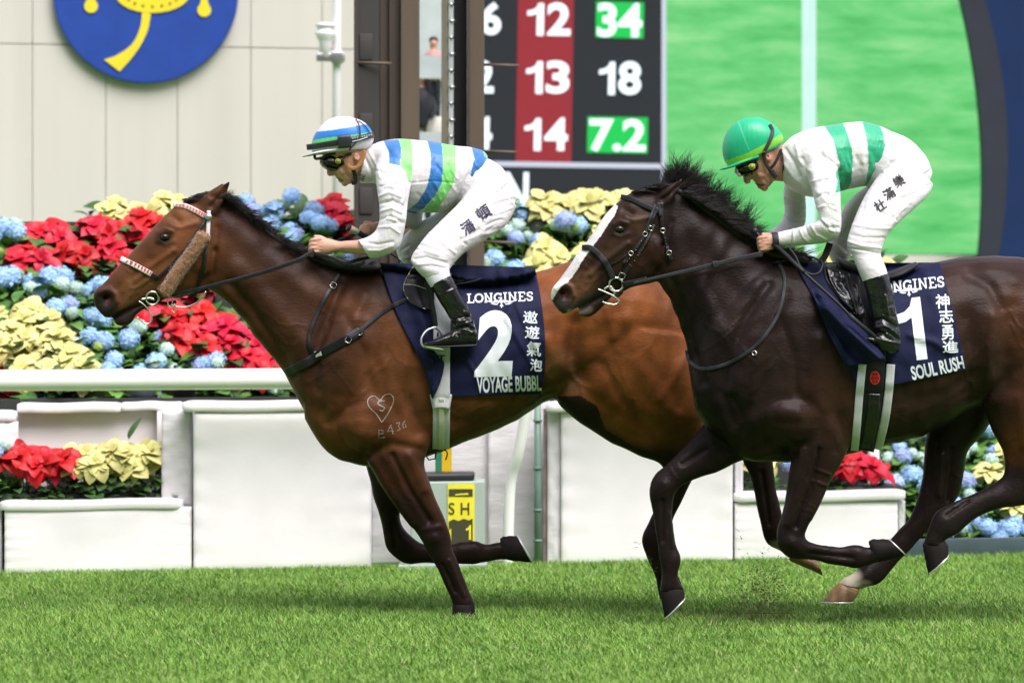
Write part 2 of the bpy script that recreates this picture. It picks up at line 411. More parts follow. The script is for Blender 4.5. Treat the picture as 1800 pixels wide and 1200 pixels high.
# --------- helpers on the wall line behind the track
WL = Plane(23.85, 0.30)
def slab(pl, x0, y0, x1, y1, v, t, zb=None, zt=None):
    """upright box: px span, top and bottom by pixel row at the middle, front face at v, thickness t"""
    xm = (x0 + x1) / 2; zt = pl.z(xm, y0, v) if zt is None else zt; zb = pl.z(xm, y1, v) if zb is None else zb
    P = [pl.Pz(x0, zb, v), pl.Pz(x1, zb, v), pl.Pz(x1, zt, v), pl.Pz(x0, zt, v)]
    bk = np.array([0.0, t, 0.0]); B = [p + bk for p in P]
    return np.array(P + B), [(0, 1, 2, 3), (5, 4, 7, 6), (3, 2, 6, 7), (1, 0, 4, 5), (0, 3, 7, 4), (2, 1, 5, 6)]
def cushion(pl, x0, y0, x1, y1, v, depth, n=40, seed=0):
    """padded roll of vinyl: a soft, slightly sagging bar"""
    r = random.Random(seed); xm = (x0 + x1) / 2; zt, zb = pl.z(xm, y0, v), pl.z(xm, y1, v); V, F = [], []; m = 20
    ph = r.random() * 6
    for i in range(n + 1):
        e = min(i, n - i); k = 1 if e > 1 else (0.93 if e == 1 else 0.72)
        px = x0 + (x1 - x0) * i / n; c = pl.Pz(px, (zt + zb) / 2 + 0.0025 * math.sin(i * .22 + ph), v + depth / 2)
        for j in range(m):
            t = 2 * math.pi * j / m; a = math.copysign(abs(math.cos(t)) ** .32, math.cos(t)); b = math.copysign(abs(math.sin(t)) ** .32, math.sin(t))
            V.append(c + np.array([0, a * depth / 2 * k, b * (zt - zb) / 2 * k * (1 + .008 * math.sin(i * .8 + j))]))
    for i in range(n):
        for j in range(m):
            j2 = (j + 1) % m; F.append((i * m + j, (i + 1) * m + j, (i + 1) * m + j2, i * m + j2))
    F.append(tuple(range(m))); F.append(tuple(n * m + j for j in range(m))[::-1]); return np.array(V), F
def padface(pl, x0, y0, x1, y1, v, t, zb=None, seed=0, sag=0.007):
    """padded vinyl panel, gathered at its edges, as a closed block"""
    r = random.Random(seed); xm = (x0 + x1) / 2; zt = pl.z(xm, y0, v); zb = pl.z(xm, y1, v) if zb is None else zb
    nx, nz = max(8, int(abs(x1 - x0) / 5)), max(8, int(abs(y1 - y0) / 5)); V, F = [], []
    ph = [r.random() * 6 for _ in range(6)]
    for j in range(nz + 1):
        for i in range(nx + 1):
            u, q = i / nx, j / nz; e = min(1, min(u, 1 - u) * nx * 5 / 14); g = min(1, min(q, 1 - q) * nz * 5 / 14)
            puff = sag * (1 - (1 - e) ** 2) * (1 - (1 - g) ** 2)
            wr = 0.0025 * math.sin(q * 38 + ph[0] + 2 * math.sin(u * 5 + ph[1])) * math.exp(-min(u, 1 - u) * nx * 5 / 22) + .003 * math.sin(u * 7 + ph[2]) * math.sin(q * 5 + ph[3])
            p = pl.Pz(x0 + (x1 - x0) * u, zt + (zb - zt) * q, v); V.append(p + np.array([0, -puff - wr, 0]))
    n = nx + 1
    for j in range(nz):
        for i in range(nx): F.append((j * n + i, (j + 1) * n + i, (j + 1) * n + i + 1, j * n + i + 1))
    k = len(V); bk = np.array([0, t, 0])
    cs = [0, nx, nz * n, nz * n + nx]
    V = np.array(V); front = [list(range(0, n)), [j * n + nx for j in range(nz + 1)], [nz * n + nx - i for i in range(n)], [(nz - j) * n for j in range(nz + 1)]]
    ring = [q for s in front for q in s[:-1]]; B = V[ring] + bk; V = np.vstack([V, B]); m = len(ring)
    for i in range(m): i2 = (i + 1) % m; F.append((ring[i], ring[i2], k + i2, k + i))
    F.append(tuple(k + i for i in range(m))[::-1]); return V, F

# --------- low white padded planters and pads along the track
def thing_at(name, px, label, c, group=None, pl=WL, v=0.3, z=0.0):
    p = pl.Pz(px, z, v); return empty(name, p, label, c, group)
t = thing_at('padded_planter', 170, 'low white padded planter box at far left holding red and yellow poinsettias', 'planter')
add('front_panel', *padface(WL, 8, 893, 336, 1010, 0.0, .06, zb=0.0, seed=1), M['pad'], t)
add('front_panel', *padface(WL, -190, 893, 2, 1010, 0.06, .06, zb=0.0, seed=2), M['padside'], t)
add('cushion', *cushion(WL, 2, 878, 322, 897, -.02, .16, seed=3), M['pad'], t)
add('back_board', *slab(WL, -100, 722, 300, 880, .52, .03), M['cream'], t, bevel=.004)
add('soil_tray', *slab(WL, -100, 868, 322, 893, .15, .36), M['stand'], t)
t = thing_at('padded_planter', 170, 'upper white cushioned ledge of the flower bank above the low left planter', 'planter', v=.7)
add('cushion', *cushion(WL, 32, 708, 214, 726, .42, .16, seed=4), M['pad'], t)
add('cushion', *cushion(WL, 214, 706, 320, 722, .44, .16, seed=5), M['pad'], t)
add('cushion', *cushion(WL, -180, 722, 30, 742, .34, .16, seed=8), M['pad'], t)
add('front_panel', *padface(WL, -180, 742, 30, 890, .36, .06, seed=6), M['pad'], t)
add('side_panel', *slab(WL, 276, 722, 300, 880, .42, .12), M['cream'], t)
t = thing_at('padded_wall', 500, 'tall white padded wall behind the foreleg of the leading horse', 'wall')
add('front_panel', *padface(WL, 340, 724, 652, 1000, -.02, .10, zb=0.0, seed=11, sag=.010), M['pad'], t)
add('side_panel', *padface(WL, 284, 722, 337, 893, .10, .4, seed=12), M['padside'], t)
add('cushion', *cushion(WL, 322, 704, 660, 724, -.04, .2, seed=13), M['pad'], t)
t = thing_at('padded_wall', 1140, 'tall white padded wall between the two horses behind the rear hooves', 'wall')
add('front_panel', *padface(WL, 986, 724, 1288, 985, 0.0, .10, zb=0.0, seed=21, sag=.010), M['pad'], t)
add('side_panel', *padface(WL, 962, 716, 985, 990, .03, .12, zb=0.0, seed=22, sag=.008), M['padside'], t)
add('cushion', *cushion(WL, 960, 704, 1294, 724, -.04, .2, seed=23), M['pad'], t)
t = thing_at('padded_wall', 810, 'bluish white boarding set back behind the finish box', 'wall')
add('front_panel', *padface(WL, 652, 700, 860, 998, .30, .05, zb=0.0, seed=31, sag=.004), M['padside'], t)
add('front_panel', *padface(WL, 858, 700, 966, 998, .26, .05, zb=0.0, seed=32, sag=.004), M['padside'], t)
t = thing_at('padded_planter', 1440, 'white padded planter box with red poinsettia under the dark horse', 'planter')
add('front_panel', *padface(WL, 1292, 882, 1578, 985, .02, .06, zb=0.0, seed=41), M['pad'], t)
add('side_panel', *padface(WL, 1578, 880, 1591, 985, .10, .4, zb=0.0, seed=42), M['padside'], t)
add('cushion', *cushion(WL, 1290, 863, 1590, 882, -.01, .16, seed=43), M['pad'], t)
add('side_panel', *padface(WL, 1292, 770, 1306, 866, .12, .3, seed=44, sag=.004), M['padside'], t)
add('side_panel', *padface(WL, 1528, 720, 1546, 866, .5, .1, seed=45, sag=.004), M['pad'], t)
add('soil_tray', *slab(WL, 1296, 856, 1586, 880, .17, .36), M['stand'], t)
t = thing_at('planter_trough', 1720, 'long dark teal trough at the foot of the flowers on the right', 'trough')
add('front_panel', *slab(WL, 1592, 943, 2100, 985, .02, .03, zb=0.0), M['teal'], t, bevel=.005)
add('soil', *slab(WL, 1594, 950, 2100, 985, .052, .5, zb=0.0), M['stand'], t)

# dark stepped stands that carry the flower bank
def stand(x0, x1, ytop, label, v0=.62, rows=6):
    parts = []
    for k in range(rows):
        y = 700 + (ytop + 40 - 700) * k / (rows - 1)
        parts.append(slab(WL, x0, y, x1, y + 60, v0 + .36 * k, .36, zb=0.02))
    tag(add('flower_stand', *cat(parts), M['stand'], smooth=False, loc=WL.Pz((x0 + x1) / 2, 0, v0)), label, 'stand')
stand(-220, 612, 350, 'dark stepped stand under the flowers on the left')
stand(866, 1170, 350, 'dark stepped stand under the pale yellow flowers beyond the brown post')
stand(1180, 1540, 440, 'dark stepped stand under the flowers behind the dark horse', rows=5)

# pots seen just above the left ledge
def lathe(prof, c, n=24):
    V, F = [], []
    for r, z in prof:
        for k in range(n): a = 2 * math.pi * k / n; V.append((c[0] + r * math.cos(a), c[1] + r * math.sin(a), c[2] + z))
    for i in range(len(prof) - 1):
        for k in range(n): k2 = (k + 1) % n; F.append((i * n + k, i * n + k2, (i + 1) * n + k2, (i + 1) * n + k))
    F.append(tuple(range(n))[::-1]); F.append(tuple((len(prof) - 1) * n + k for k in range(n))); return np.array(V), F
M['potg'] = mat('pot_grey', (0.16, 0.20, 0.22, 1), 0.4)
M['potb'] = mat('pot_black', (0.015, 0.015, 0.016, 1), 0.4)
for px, m, lb in ((250, 'potg', 'grey ribbed plastic flower pot behind the white rail'), (316, 'potb', 'black plastic flower pot right of the grey one under the rail')):
    c = WL.Pz(px, .84, .74)
    tag(add('flower_pot', *lathe([(.075, 0), (.088, .10), (.094, .10), (.094, .125), (.098, .125), (.10, .15), (.09, .15), (.088, .13)], (0, 0, 0) + c), M[m], loc=c), lb, 'flower pot')

# --------- running rail
RL = Plane(23.55, 0.30)
t = empty('running_rail', RL.Pz(300, 0, 0), 'white rounded plastic running rail behind both horses', 'rail')
zr = RL.z(250, 667, 0)
pts = [RL.Pz(px, zr, 0) for px in np.linspace(-700, 2600, 34)]
def tube_oval(P, rh, rv, n=24):
    V, F = [], []
    for p in P:
        for k in range(n): a = 2 * math.pi * k / n; V.append(p + np.array([0, rh * math.cos(a), rv * math.sin(a)]))
    for i in range(len(P) - 1):
        for k in range(n): k2 = (k + 1) % n; F.append((i * n + k, (i + 1) * n + k, (i + 1) * n + k2, i * n + k2))
    return np.array(V), F
add('rail_tube', *tube_oval(pts, .055, .053), M['rail'], t)
def rail_post(px):
    a = RL.Pz(px + 42, zr - .01, .02); b = RL.Pz(px + 20, .62, .08); c = RL.Pz(px + 4, .42, .15); d = RL.Pz(px, -0.02, .17)
    P = cr([a, b, c, d], 8); add('rail_post', *cord(P, .028, 12), M['rail'], t)
rail_post(893); rail_post(-380); rail_post(2150)

# --------- pipe, rusty stake by the pads
t = thing_at('drain_pipe', 945, 'thin grey green pipe beside the rusty stake', 'pipe', v=.0)
P0 = WL.Pz(945, 0.0, .03); P1 = WL.Pz(945, .84, .03)
add('pipe', *cord([P0, P1], .018, 12), M['pipegreen'], t)
for zz in (.12, .28, .50, .75): add('pipe_clip', *cord([P0 + (0, 0, zz), P0 + (0, 0, zz + .012)], .024, 12), M['pipegreen'], t)
tag(add('stake', *slab(WL, 955, 718, 964, 990, .05, .03, zb=0.0), M['rust'], loc=WL.Pz(960, 0, .05), bevel=.003), 'weathered brown stake between green pipe and padded wall', 'stake')

# --------- finish marker box
FB = Plane(23.45, 0.30)
t = empty('finish_box', FB.Pz(795, 0, 0), 'grey green cabinet with yellow finish sign behind the foreleg', 'cabinet')
add('body', *slab(FB, 722, 846, 852, 1002, 0, .32, zb=0.012), M['sage'], t, bevel=.008, smooth=False)
add('lid', *slab(FB, 728, 832, 834, 845, .03, .28), M['black'], t, bevel=.012)
add('plinth', *slab(FB, 700, 992, 856, 1003, -.03, .38, zb=0.0), M['sage'], t, bevel=.004, smooth=False)
fp = add('sign_panel', *slab(FB, 787, 850, 834, 960, -.006, .005), M['signy'], t, smooth=False)
def onfb(parts, m, nm='lettering', v=-.009): add(nm, *flat(FB, *cat2(parts), v=v), M[m], t, smooth=False)
onfb([poly([(789, 859), (831, 859), (831, 872), (789, 872)])], 'signd', 'dark_band')
onfb([poly([(789, 916), (797, 912), (806, 915), (815, 911), (824, 914), (831, 911), (831, 958), (789, 958)])], 'signd', 'dark_band')
g, f = glyphs('H', .01); a = fit(g, 810, 883, 825, 904); g2, f2 = glyphs('S', .01); b = fit(g2, 788.5, 883, 799, 904)
onfb([(a, f), (b, f2)], 'signd')
g, f = glyphs('1', .02); onfb([(fit(g, 819, 922, 828, 948), f), poly([(789, 932), (793, 928), (793, 950), (789, 950)])], 'signy', v=-.012)
onfb([poly([(800, 868), (822, 866), (824, 869), (800, 870)])], 'signy', v=-.012)

t = empty('striped_pole', FB.Pz(780, 0, .4), 'green and yellow striped pole rising behind the finish cabinet', 'pole')
add('green_half', *slab(FB, 765, 700, 777, 850, .34, .05, zb=0), M['strg'], t, smooth=False)
add('yellow_half', *slab(FB, 777, 700, 794, 850, .34, .05, zb=0), M['stry'], t, smooth=False)

# --------- tall finish post structure
FP = Plane(25.35, 0.15)
zt = 4.6; zb0 = .80
t = empty('finish_post', FP.Pz(735, zb0, .1), 'tall dark brown metal finish post with two uprights and bare rungs', 'post')
def band(nm, x0, x1, v, th, m): add(nm, *slab(FP, x0, 0, x1, 10, v, th, zb=zb0, zt=zt), M[m], t, smooth=False, bevel=.004)
band('upright_panel', 622, 667, .00, .20, 'char'); band('upright_panel', 667.5, 684, .05, .15, 'brown'); band('upright_panel', 684, 704, .02, .18, 'brown')
band('upright_panel', 704.5, 736, -.03, .24, 'tan'); band('upright_strip', 622, 630, -.012, .011, 'brown')
band('glass_rail', 776, 789, .04, .06, 'olive'); band('rung_strip', 790.5, 796, .03, .03, 'paleconc'); band('channel', 797, 821, .10, .10, 'black')
band('upright_panel', 821.5, 851, -.02, .2, 'tan'); band('upright_strip', 821.5, 826, -.03, .009, 'brown')
for yy in (60, 200, 330): add('cover_plate', *slab(FP, 632, yy, 655, yy + 46, -.010, .009), M['char'], t, bevel=.003)
for k in range(22):
    y = 6 + k * 29
    add('bolt', *slab(FP, 789, y, 797 + (k % 2) * 3, y + 3.5, .02, .012), M['steel'], t)
for px0, px1, y in ((622, 688, 111), (850, 912, 115), (850, 908, 267), (850, 905, 426)):
    a, b = FP.P(px0, y - 1, .0), FP.P(px1, y + 1, -.06)
    add('peg', *cord([a, a * .5 + b * .5, b], .0085, 10), M['tan'], t)

# --------- stand wall with emblem, pole and lamp
BW = Plane(32.0, 0.33)
t = empty('grandstand_wall', BW.Pz(300, 0, 0), 'pale beige panelled building wall behind the flowers at upper left', 'building')
xs = [-500, -330, -140, 57, 186, 312, 441, 566, 625]; zc = BW.z(300, 82, 0)
for i in range(len(xs) - 1):
    for z0, z1 in ((0, zc - .003), (zc + .003, 7.0)):
        p = [BW.Pz(xs[i] + .5, z0, 0), BW.Pz(xs[i + 1] - .5, z0, 0), BW.Pz(xs[i + 1] - .5, z1, 0), BW.Pz(xs[i] + .5, z1, 0)]
        bk = np.array([0, .05, 0]); add('wall_panel', np.array(p + [q + bk for q in p]), [(0, 1, 2, 3), (5, 4, 7, 6), (3, 2, 6, 7), (1, 0, 4, 5), (0, 3, 7, 4), (2, 1, 5, 6)], M['wall'], t, smooth=False, bevel=.003)
add('backing', *slab(BW, -500, 0, 628, 10, .045, .3, zb=0, zt=7.0), M['joint'], t, smooth=False)
t = empty('emblem_disc', BW.P(256, -16, -.1), 'round blue emblem with yellow shapes on the beige wall', 'emblem')
def disc(pl, cx, cy, r, v, th, n=72, sx=1.0):
    V, F = [], []
    for vv in (v, v + th):
        for k in range(n): a = 2 * math.pi * k / n; V.append(pl.P(cx + r * sx * math.cos(a), cy + r * math.sin(a), v) + np.array([0, vv - v, 0]))
    F = [tuple(range(n))[::-1], tuple(n + k for k in range(n))]
    for k in range(n): k2 = (k + 1) % n; F.append((k, k2, n + k2, n + k))
    return np.array(V), F
add('disc', *disc(BW, 256, -16, 163, -.07, .06), M['blue'], t, smooth=False, bevel=.01)
Yp = []
def emb(pts, nm): 
    V = np.array([BW.P(x, y, -.080) for x, y in pts]); k = len(V); V2 = V + np.array([0, .02, 0])
    F = [tuple(range(k)), tuple(k + i for i in range(k))[::-1]] + [(i, (i + 1) % k, k + (i + 1) % k, k + i) for i in range(k)]
    add(nm, np.vstack([V, V2]), F, M['yellow'], t, smooth=False)
emb([(268 + 66 * math.cos(a), -12 + 35 * math.sin(a)) for a in np.linspace(0, 2 * math.pi, 48, endpoint=False)], 'cap_shape')
L_ = cr([(250, 22), (246, 50), (232, 78), (206, 97), (183, 105)], 6); R_ = cr([(265, 24), (260, 52), (247, 80), (230, 104), (210, 126)], 6)
emb(list(map(tuple, L_)) + list(map(tuple, R_[::-1])), 'whip_shape')
def drop(x, y): emb([(x - 7, -40), (x - 6, y - 18)] + [(x + 12 * math.sin(a), y - 2 - 12 * math.cos(a)) for a in np.linspace(-.7, -2 * math.pi + .7, 18)] + [(x + 6, y - 18), (x + 8, -40)], 'drop_shape')
drop(160, 13); drop(359, 20)
for k in range(7):
    a = math.radians(30 + 20 * k); x, y = 268 + 48 * math.cos(a), -12 + 24 * math.sin(a)
    add('dot', *disc(BW, x, y, 2.2, -.084, .003, n=10), M['stand'], t, smooth=False)
PP = Plane(29.5, .2)
t = empty('white_pole', PP.Pz(592, 0, 0), 'slim white pole in front of the beige wall', 'pole')
add('shaft', *cord([PP.Pz(592, 0, 0), PP.Pz(592, 6.5, 0)], .028, 16), M['white'], t)
t = empty('pole_lamp', PP.P(572, 75, -.02), 'small white lamp clamped to the slim white pole', 'lamp')
c = PP.P(571, 103, -.03)
add('lamp_housing', *lathe([(.02, .0), (.035, .01), (.035, .10), (.045, .12), (.062, .155), (.064, .17), (.05, .175), (.05, .20), (.06, .205), (.063, .22), (.03, .228)], c), M['white'], t)
add('clamp', *slab(PP, 556, 94, 606, 108, -.06, .06), M['steel'], t, bevel=.004); add('clamp_jaw', *slab(PP, 582, 91, 603, 111, -.064, .10), M['steel'], t, bevel=.004)

# pale stand interior and spectators glimpsed between the uprights
tag(add('grandstand_interior', *slab(BW, 640, 0, 846, 10, 1.3, .2, zb=0, zt=6.0), M['paleconc'], smooth=False, loc=BW.Pz(740, 0, 1.3)), 'pale grey stand wall glimpsed between the finish post uprights', 'building')

# --------- big video screen
VS = Plane(36.0, 0.42)
M['scr'] = mat('screen_black', S(42, 46, 52), emit=0.50, var=.05, vscale=60)
M['scrw'] = mat('screen_white', S(236, 250, 255), emit=0.80); M['scrred'] = mat('screen_red', S(165, 48, 58), emit=.50, var=.03, vscale=40)
M['scrg'] = mat('screen_green', S(20, 205, 85), emit=.58, var=.04, vscale=30); M['scrline'] = mat('screen_line', S(205, 210, 228), emit=.58)
M['scrpole'] = mat('screen_pole', S(200, 238, 230), emit=.60, var=.04, vscale=8)
def grass_screen():
    m = bpy.data.materials.new('screen_turf'); m.use_nodes = True; n = m.node_tree.nodes; L = m.node_tree.links; b = n['Principled BSDF']
    tc = n.new('ShaderNodeTexCoord'); mp = n.new('ShaderNodeMapping'); mp.inputs['Scale'].default_value = (.9, .9, 4.6); L.new(tc.outputs['Object'], mp.inputs['Vector'])
    ns = n.new('ShaderNodeTexNoise'); ns.inputs['Scale'].default_value = 1.6; ns.inputs['Detail'].default_value = 7; ns.inputs['Roughness'].default_value = .62; L.new(mp.outputs[0], ns.inputs['Vector'])
    cr_ = n.new('ShaderNodeValToRGB'); e = cr_.color_ramp.elements; e[0].position = .30; e[0].color = S(82, 188, 100); e[1].position = .72; e[1].color = S(152, 226, 150)
    q = e.new(.5); q.color = S(112, 210, 124); q = e.new(.88); q.color = S(170, 214, 150); L.new(ns.outputs['Fac'], cr_.inputs['Fac'])
    b.inputs['Base Color'].default_value = (.01, .01, .01, 1); b.inputs['Specular IOR Level'].default_value = .08; b.inputs['Roughness'].default_value = .8; L.new(cr_.outputs[0], b.inputs['Emission Color']); b.inputs['Emission Strength'].default_value = .55
    return m
M['scrturf'] = grass_screen()
t = empty('video_screen', VS.Pz(1250, CH - .2, .1), 'huge lit video screen with race numbers beside bright green turf picture', 'screen')
def scr(nm, pts, m, v): add(nm, *flat(VS, *poly(pts), v=v), M[m], t, smooth=False)
add('screen_casing', *slab(VS, 700, 0, 1760, 452, .01, .5, zt=6.8), M['black'], t, smooth=False)
scr('results_panel', [(700, -200), (1166, -200), (1166, 452), (700, 452)], 'scr', 0)
scr('red_column', [(914, -200), (1012, -200), (1004, 287), (906, 285)], 'scrred', -.01)
scr('white_line', [(700, 281), (1166, 288), (1166, 297), (700, 290)], 'scrline', -.012)
scr('white_line', [(1163, -200), (1171, -200), (1171, 452), (1163, 452)], 'scrline', -.014)
scr('green_box', [(1048, 3), (1132, 5), (1131, 68), (1047, 66)], 'scrg', -.01); scr('green_box', [(1033, 205), (1139, 207), (1138, 270), (1032, 268)], 'scrg', -.01)
scr('turf_picture', [(1170, -220), (1780, -220), (1780, 447), (1170, 447)], 'scrturf', -.004)
scr('white_post_picture', [(1409, -220), (1435, -220), (1434, 447), (1410, 447)], 'scrpole', -.02)
def num(s, x0, y0, x1, y1, b=.03):
    if s[0] == '1' and len(s) == 2:
        wd = (x1 - x0) * .38; g, f = glyphs('1'); add('number', *flat(VS, fit(g, x0, y0 + 1, x0 + wd, y1, rot=1.0), f, v=-.02), M['scrw'], t, smooth=False); s = s[1]; x0 = x0 + wd + (x1 - x0) * .08
    g, f = glyphs(s, b); add('number', *flat(VS, fit(g, x0, y0, x1, y1, rot=1.0), f, v=-.02), M['scrw'], t, smooth=False)
num('12', 927, 5, 1003, 63); num('34', 1050, 6, 1129, 66); num('13', 925, 107, 1001, 165); num('18', 1053, 108, 1127, 167)
num('14', 922, 207, 998, 265); num('7.2', 1036, 209, 1135, 267); num('6', 845, 4, 881, 62); num('2', 833, 106, 868, 164); num('4', 829, 205, 865, 263); num('WIN', 805, 302, 929, 372)
# navy board with round opening on the right
AR = Plane(35.0, 0.42)
t = empty('arch_board', AR.Pz(1760, 0, 0), 'navy blue board with curved charcoal edge at far right of the screen', 'board')
def arcx(y, x0, yc, R): return x0 - R + math.sqrt(max(R * R - (y - yc) ** 2, 0))
ysr = np.linspace(-200, 700, 46)
inner = [(arcx(y, 1728, 318, 1330), y) for y in ysr]; mid = [(arcx(y, 1772, 275, 950) if y < 460 else arcx(460, 1772, 275, 950) - (y - 460) * .3, y) for y in ysr]
def ribbon(Lf, Rt, m, nm, v, th):
    k = len(Lf); A = np.array([AR.P(x, y, v) for x, y in Lf]); B = np.array([AR.P(x, y, v) for x, y in Rt]); bk = np.array([0, th, 0])
    V = np.vstack([A, B, A + bk, B + bk]); F = []
    for i in range(k - 1): F += [(i, i + 1, k + i + 1, k + i), (2 * k + i, 3 * k + i, 3 * k + i + 1, 2 * k + i + 1), (i, 2 * k + i, 2 * k + i + 1, i + 1), (k + i, k + i + 1, 3 * k + i + 1, 3 * k + i)]
    add(nm, V, F, M[m], t, smooth=False)
ribbon(inner, mid, 'archg', 'curved_edge', -.03, .2); ribbon(mid, [(2150, y) for y in ysr], 'navyb', 'navy_panel', 0, .15)
tag(add('screen_plinth', *slab(VS, 1150, 448, 1800, 520, -.6, .5, zb=0), M['wall'], smooth=False, loc=VS.Pz(1500, 0, -.6)), 'low beige plinth wall under the green screen picture', 'wall')

# --------- unseen dark stand added behind the camera to block frontal sky light and reflections
M['gstand'] = mat('stand_concrete', (0.16, 0.155, 0.15, 1), .8, var=.2, vscale=.4); M['crowd'] = mat('stand_seating', (0.055, 0.055, 0.065, 1), .9, var=.6, vscale=3); M['glassd'] = mat('stand_glass', (0.02, 0.025, 0.03, 1), .15)
t = empty('sky_block_stand', (0, -40, 0), 'unseen dark stand added behind the viewpoint to block frontal sky light', 'building')
def gbox(nm, x0, y0, z0, x1, y1, z1, m):
    v = [(x, y, z) for z in (z0, z1) for x, y in ((x0, y0), (x1, y0), (x1, y1), (x0, y1))]
    add(nm, v, [(3, 2, 1, 0), (4, 5, 6, 7), (0, 1, 5, 4), (1, 2, 6, 5), (2, 3, 7, 6), (3, 0, 4, 7)], M[m], t, smooth=False)
for k in range(12): gbox('seating_step', -90, -40 - 1.0 * k, 0, 90, -39 - 1.0 * k, .6 + .5 * k, 'crowd')
gbox('back_wall', -90, -58, 0, 90, -52, 27, 'gstand')
for k in range(3): gbox('upper_deck', -90, -52, 8.5 + 6 * k, 90, -42 - 1 * k, 9.6 + 6 * k, 'gstand'); gbox('glazing', -90, -51.9, 9.7 + 6 * k, 90, -51.2, 14.3 + 6 * k, 'glassd')
gbox('roof', -92, -60, 27, 92, -37, 28, 'gstand')
for k in range(13): gbox('column', -90 + 15 * k, -43.5, 0, -89 + 15 * k, -42.6, 26.99, 'gstand')

# ================================================================== HORSES
def coat_mat(name, rough):
    m = mat(name, (0, 0, 0, 1), rough, attr=True, var=0.34, vscale=7, bump=0.35, bscale=55, bstretch=(1, 1, 2.0), spec=0.42, dist=0.006, coat=0.0, sheen=0.0)
    n = m.node_tree.nodes; n['Principled BSDF'].inputs['IOR'].default_value = 1.22
    return m
M['coat_bay'] = coat_mat('coat_bay', .42); M['coat_dark'] = coat_mat('coat_dark', .37)
M['hair'] = mat('black_hair', (0.010, 0.008, 0.0075, 1), 0.5, spec=.3)
M['hoof'] = mat('hoof_horn', (0.013, 0.011, 0.010, 1), 0.7, spec=.12, var=.25, vscale=22, stretch=(1, 1, .3))
M['hoofpale'] = mat('hoof_pale', (0.22, 0.13, 0.055, 1), 0.5, var=.6, vscale=26, stretch=(1, 1, .2))
M['shoe'] = mat('shoe_alloy', (0.75, 0.75, 0.74, 1), 0.35, metal=.7)
M['eye'] = mat('eye_dark', (0.010, 0.006, 0.004, 1), 0.08, spec=.5)
M['leather'] = mat('black_leather', (0.009, 0.009, 0.010, 1), 0.42, spec=.3, var=.2, vscale=30, bump=.15, bscale=200)
M['leather2'] = mat('worn_leather', (0.018, 0.019, 0.022, 1), 0.55, spec=.3, var=.25, vscale=30)
M['patent'] = mat('patent_leather', (0.008, 0.008, 0.009, 1), 0.07, bump=.5, bscale=13, bstretch=(1, 1, 1.8), dist=.012, spec=.6)
M['buckle'] = mat('buckle_metal', (0.75, 0.74, 0.70, 1), 0.22, metal=1.0)
M['navy'] = mat('navy_cloth', (0.0068, 0.0095, 0.040, 1), 0.7, spec=.2, var=.10, vscale=7, bump=.3, bscale=14, dist=.01)
M['print'] = mat('white_print', (0.66, 0.72, 0.74, 1), 0.5, var=.03)
M['redprint'] = mat('red_print', (0.62, 0.02, 0.02, 1), .5)
M['girth'] = mat('girth_white', (0.60, 0.61, 0.64, 1), 0.7, var=.07, vscale=10, bump=.3, bscale=160)
M['girthcream'] = mat('girth_cream', (0.62, 0.62, 0.50, 1), 0.6, var=.05)
M['fleece'] = mat('brown_fleece', (0.27, 0.125, 0.042, 1), 0.95, var=.4, vscale=45, bump=1.0, bscale=120, dist=.012, sheen=.5)
M['redband'] = mat('band_red', (0.52, 0.03, 0.035, 1), .5); M['whiteband'] = mat('band_white', (.75, .72, .70, 1), .5)
M['brand'] = mat('pale_hair_brand', (0.24, 0.21, 0.17, 1), .8, var=.4, vscale=40)
BLK = (0.013, 0.009, 0.008)

F1 = Frame(.25, .15); F2 = Frame(-.62, .15)

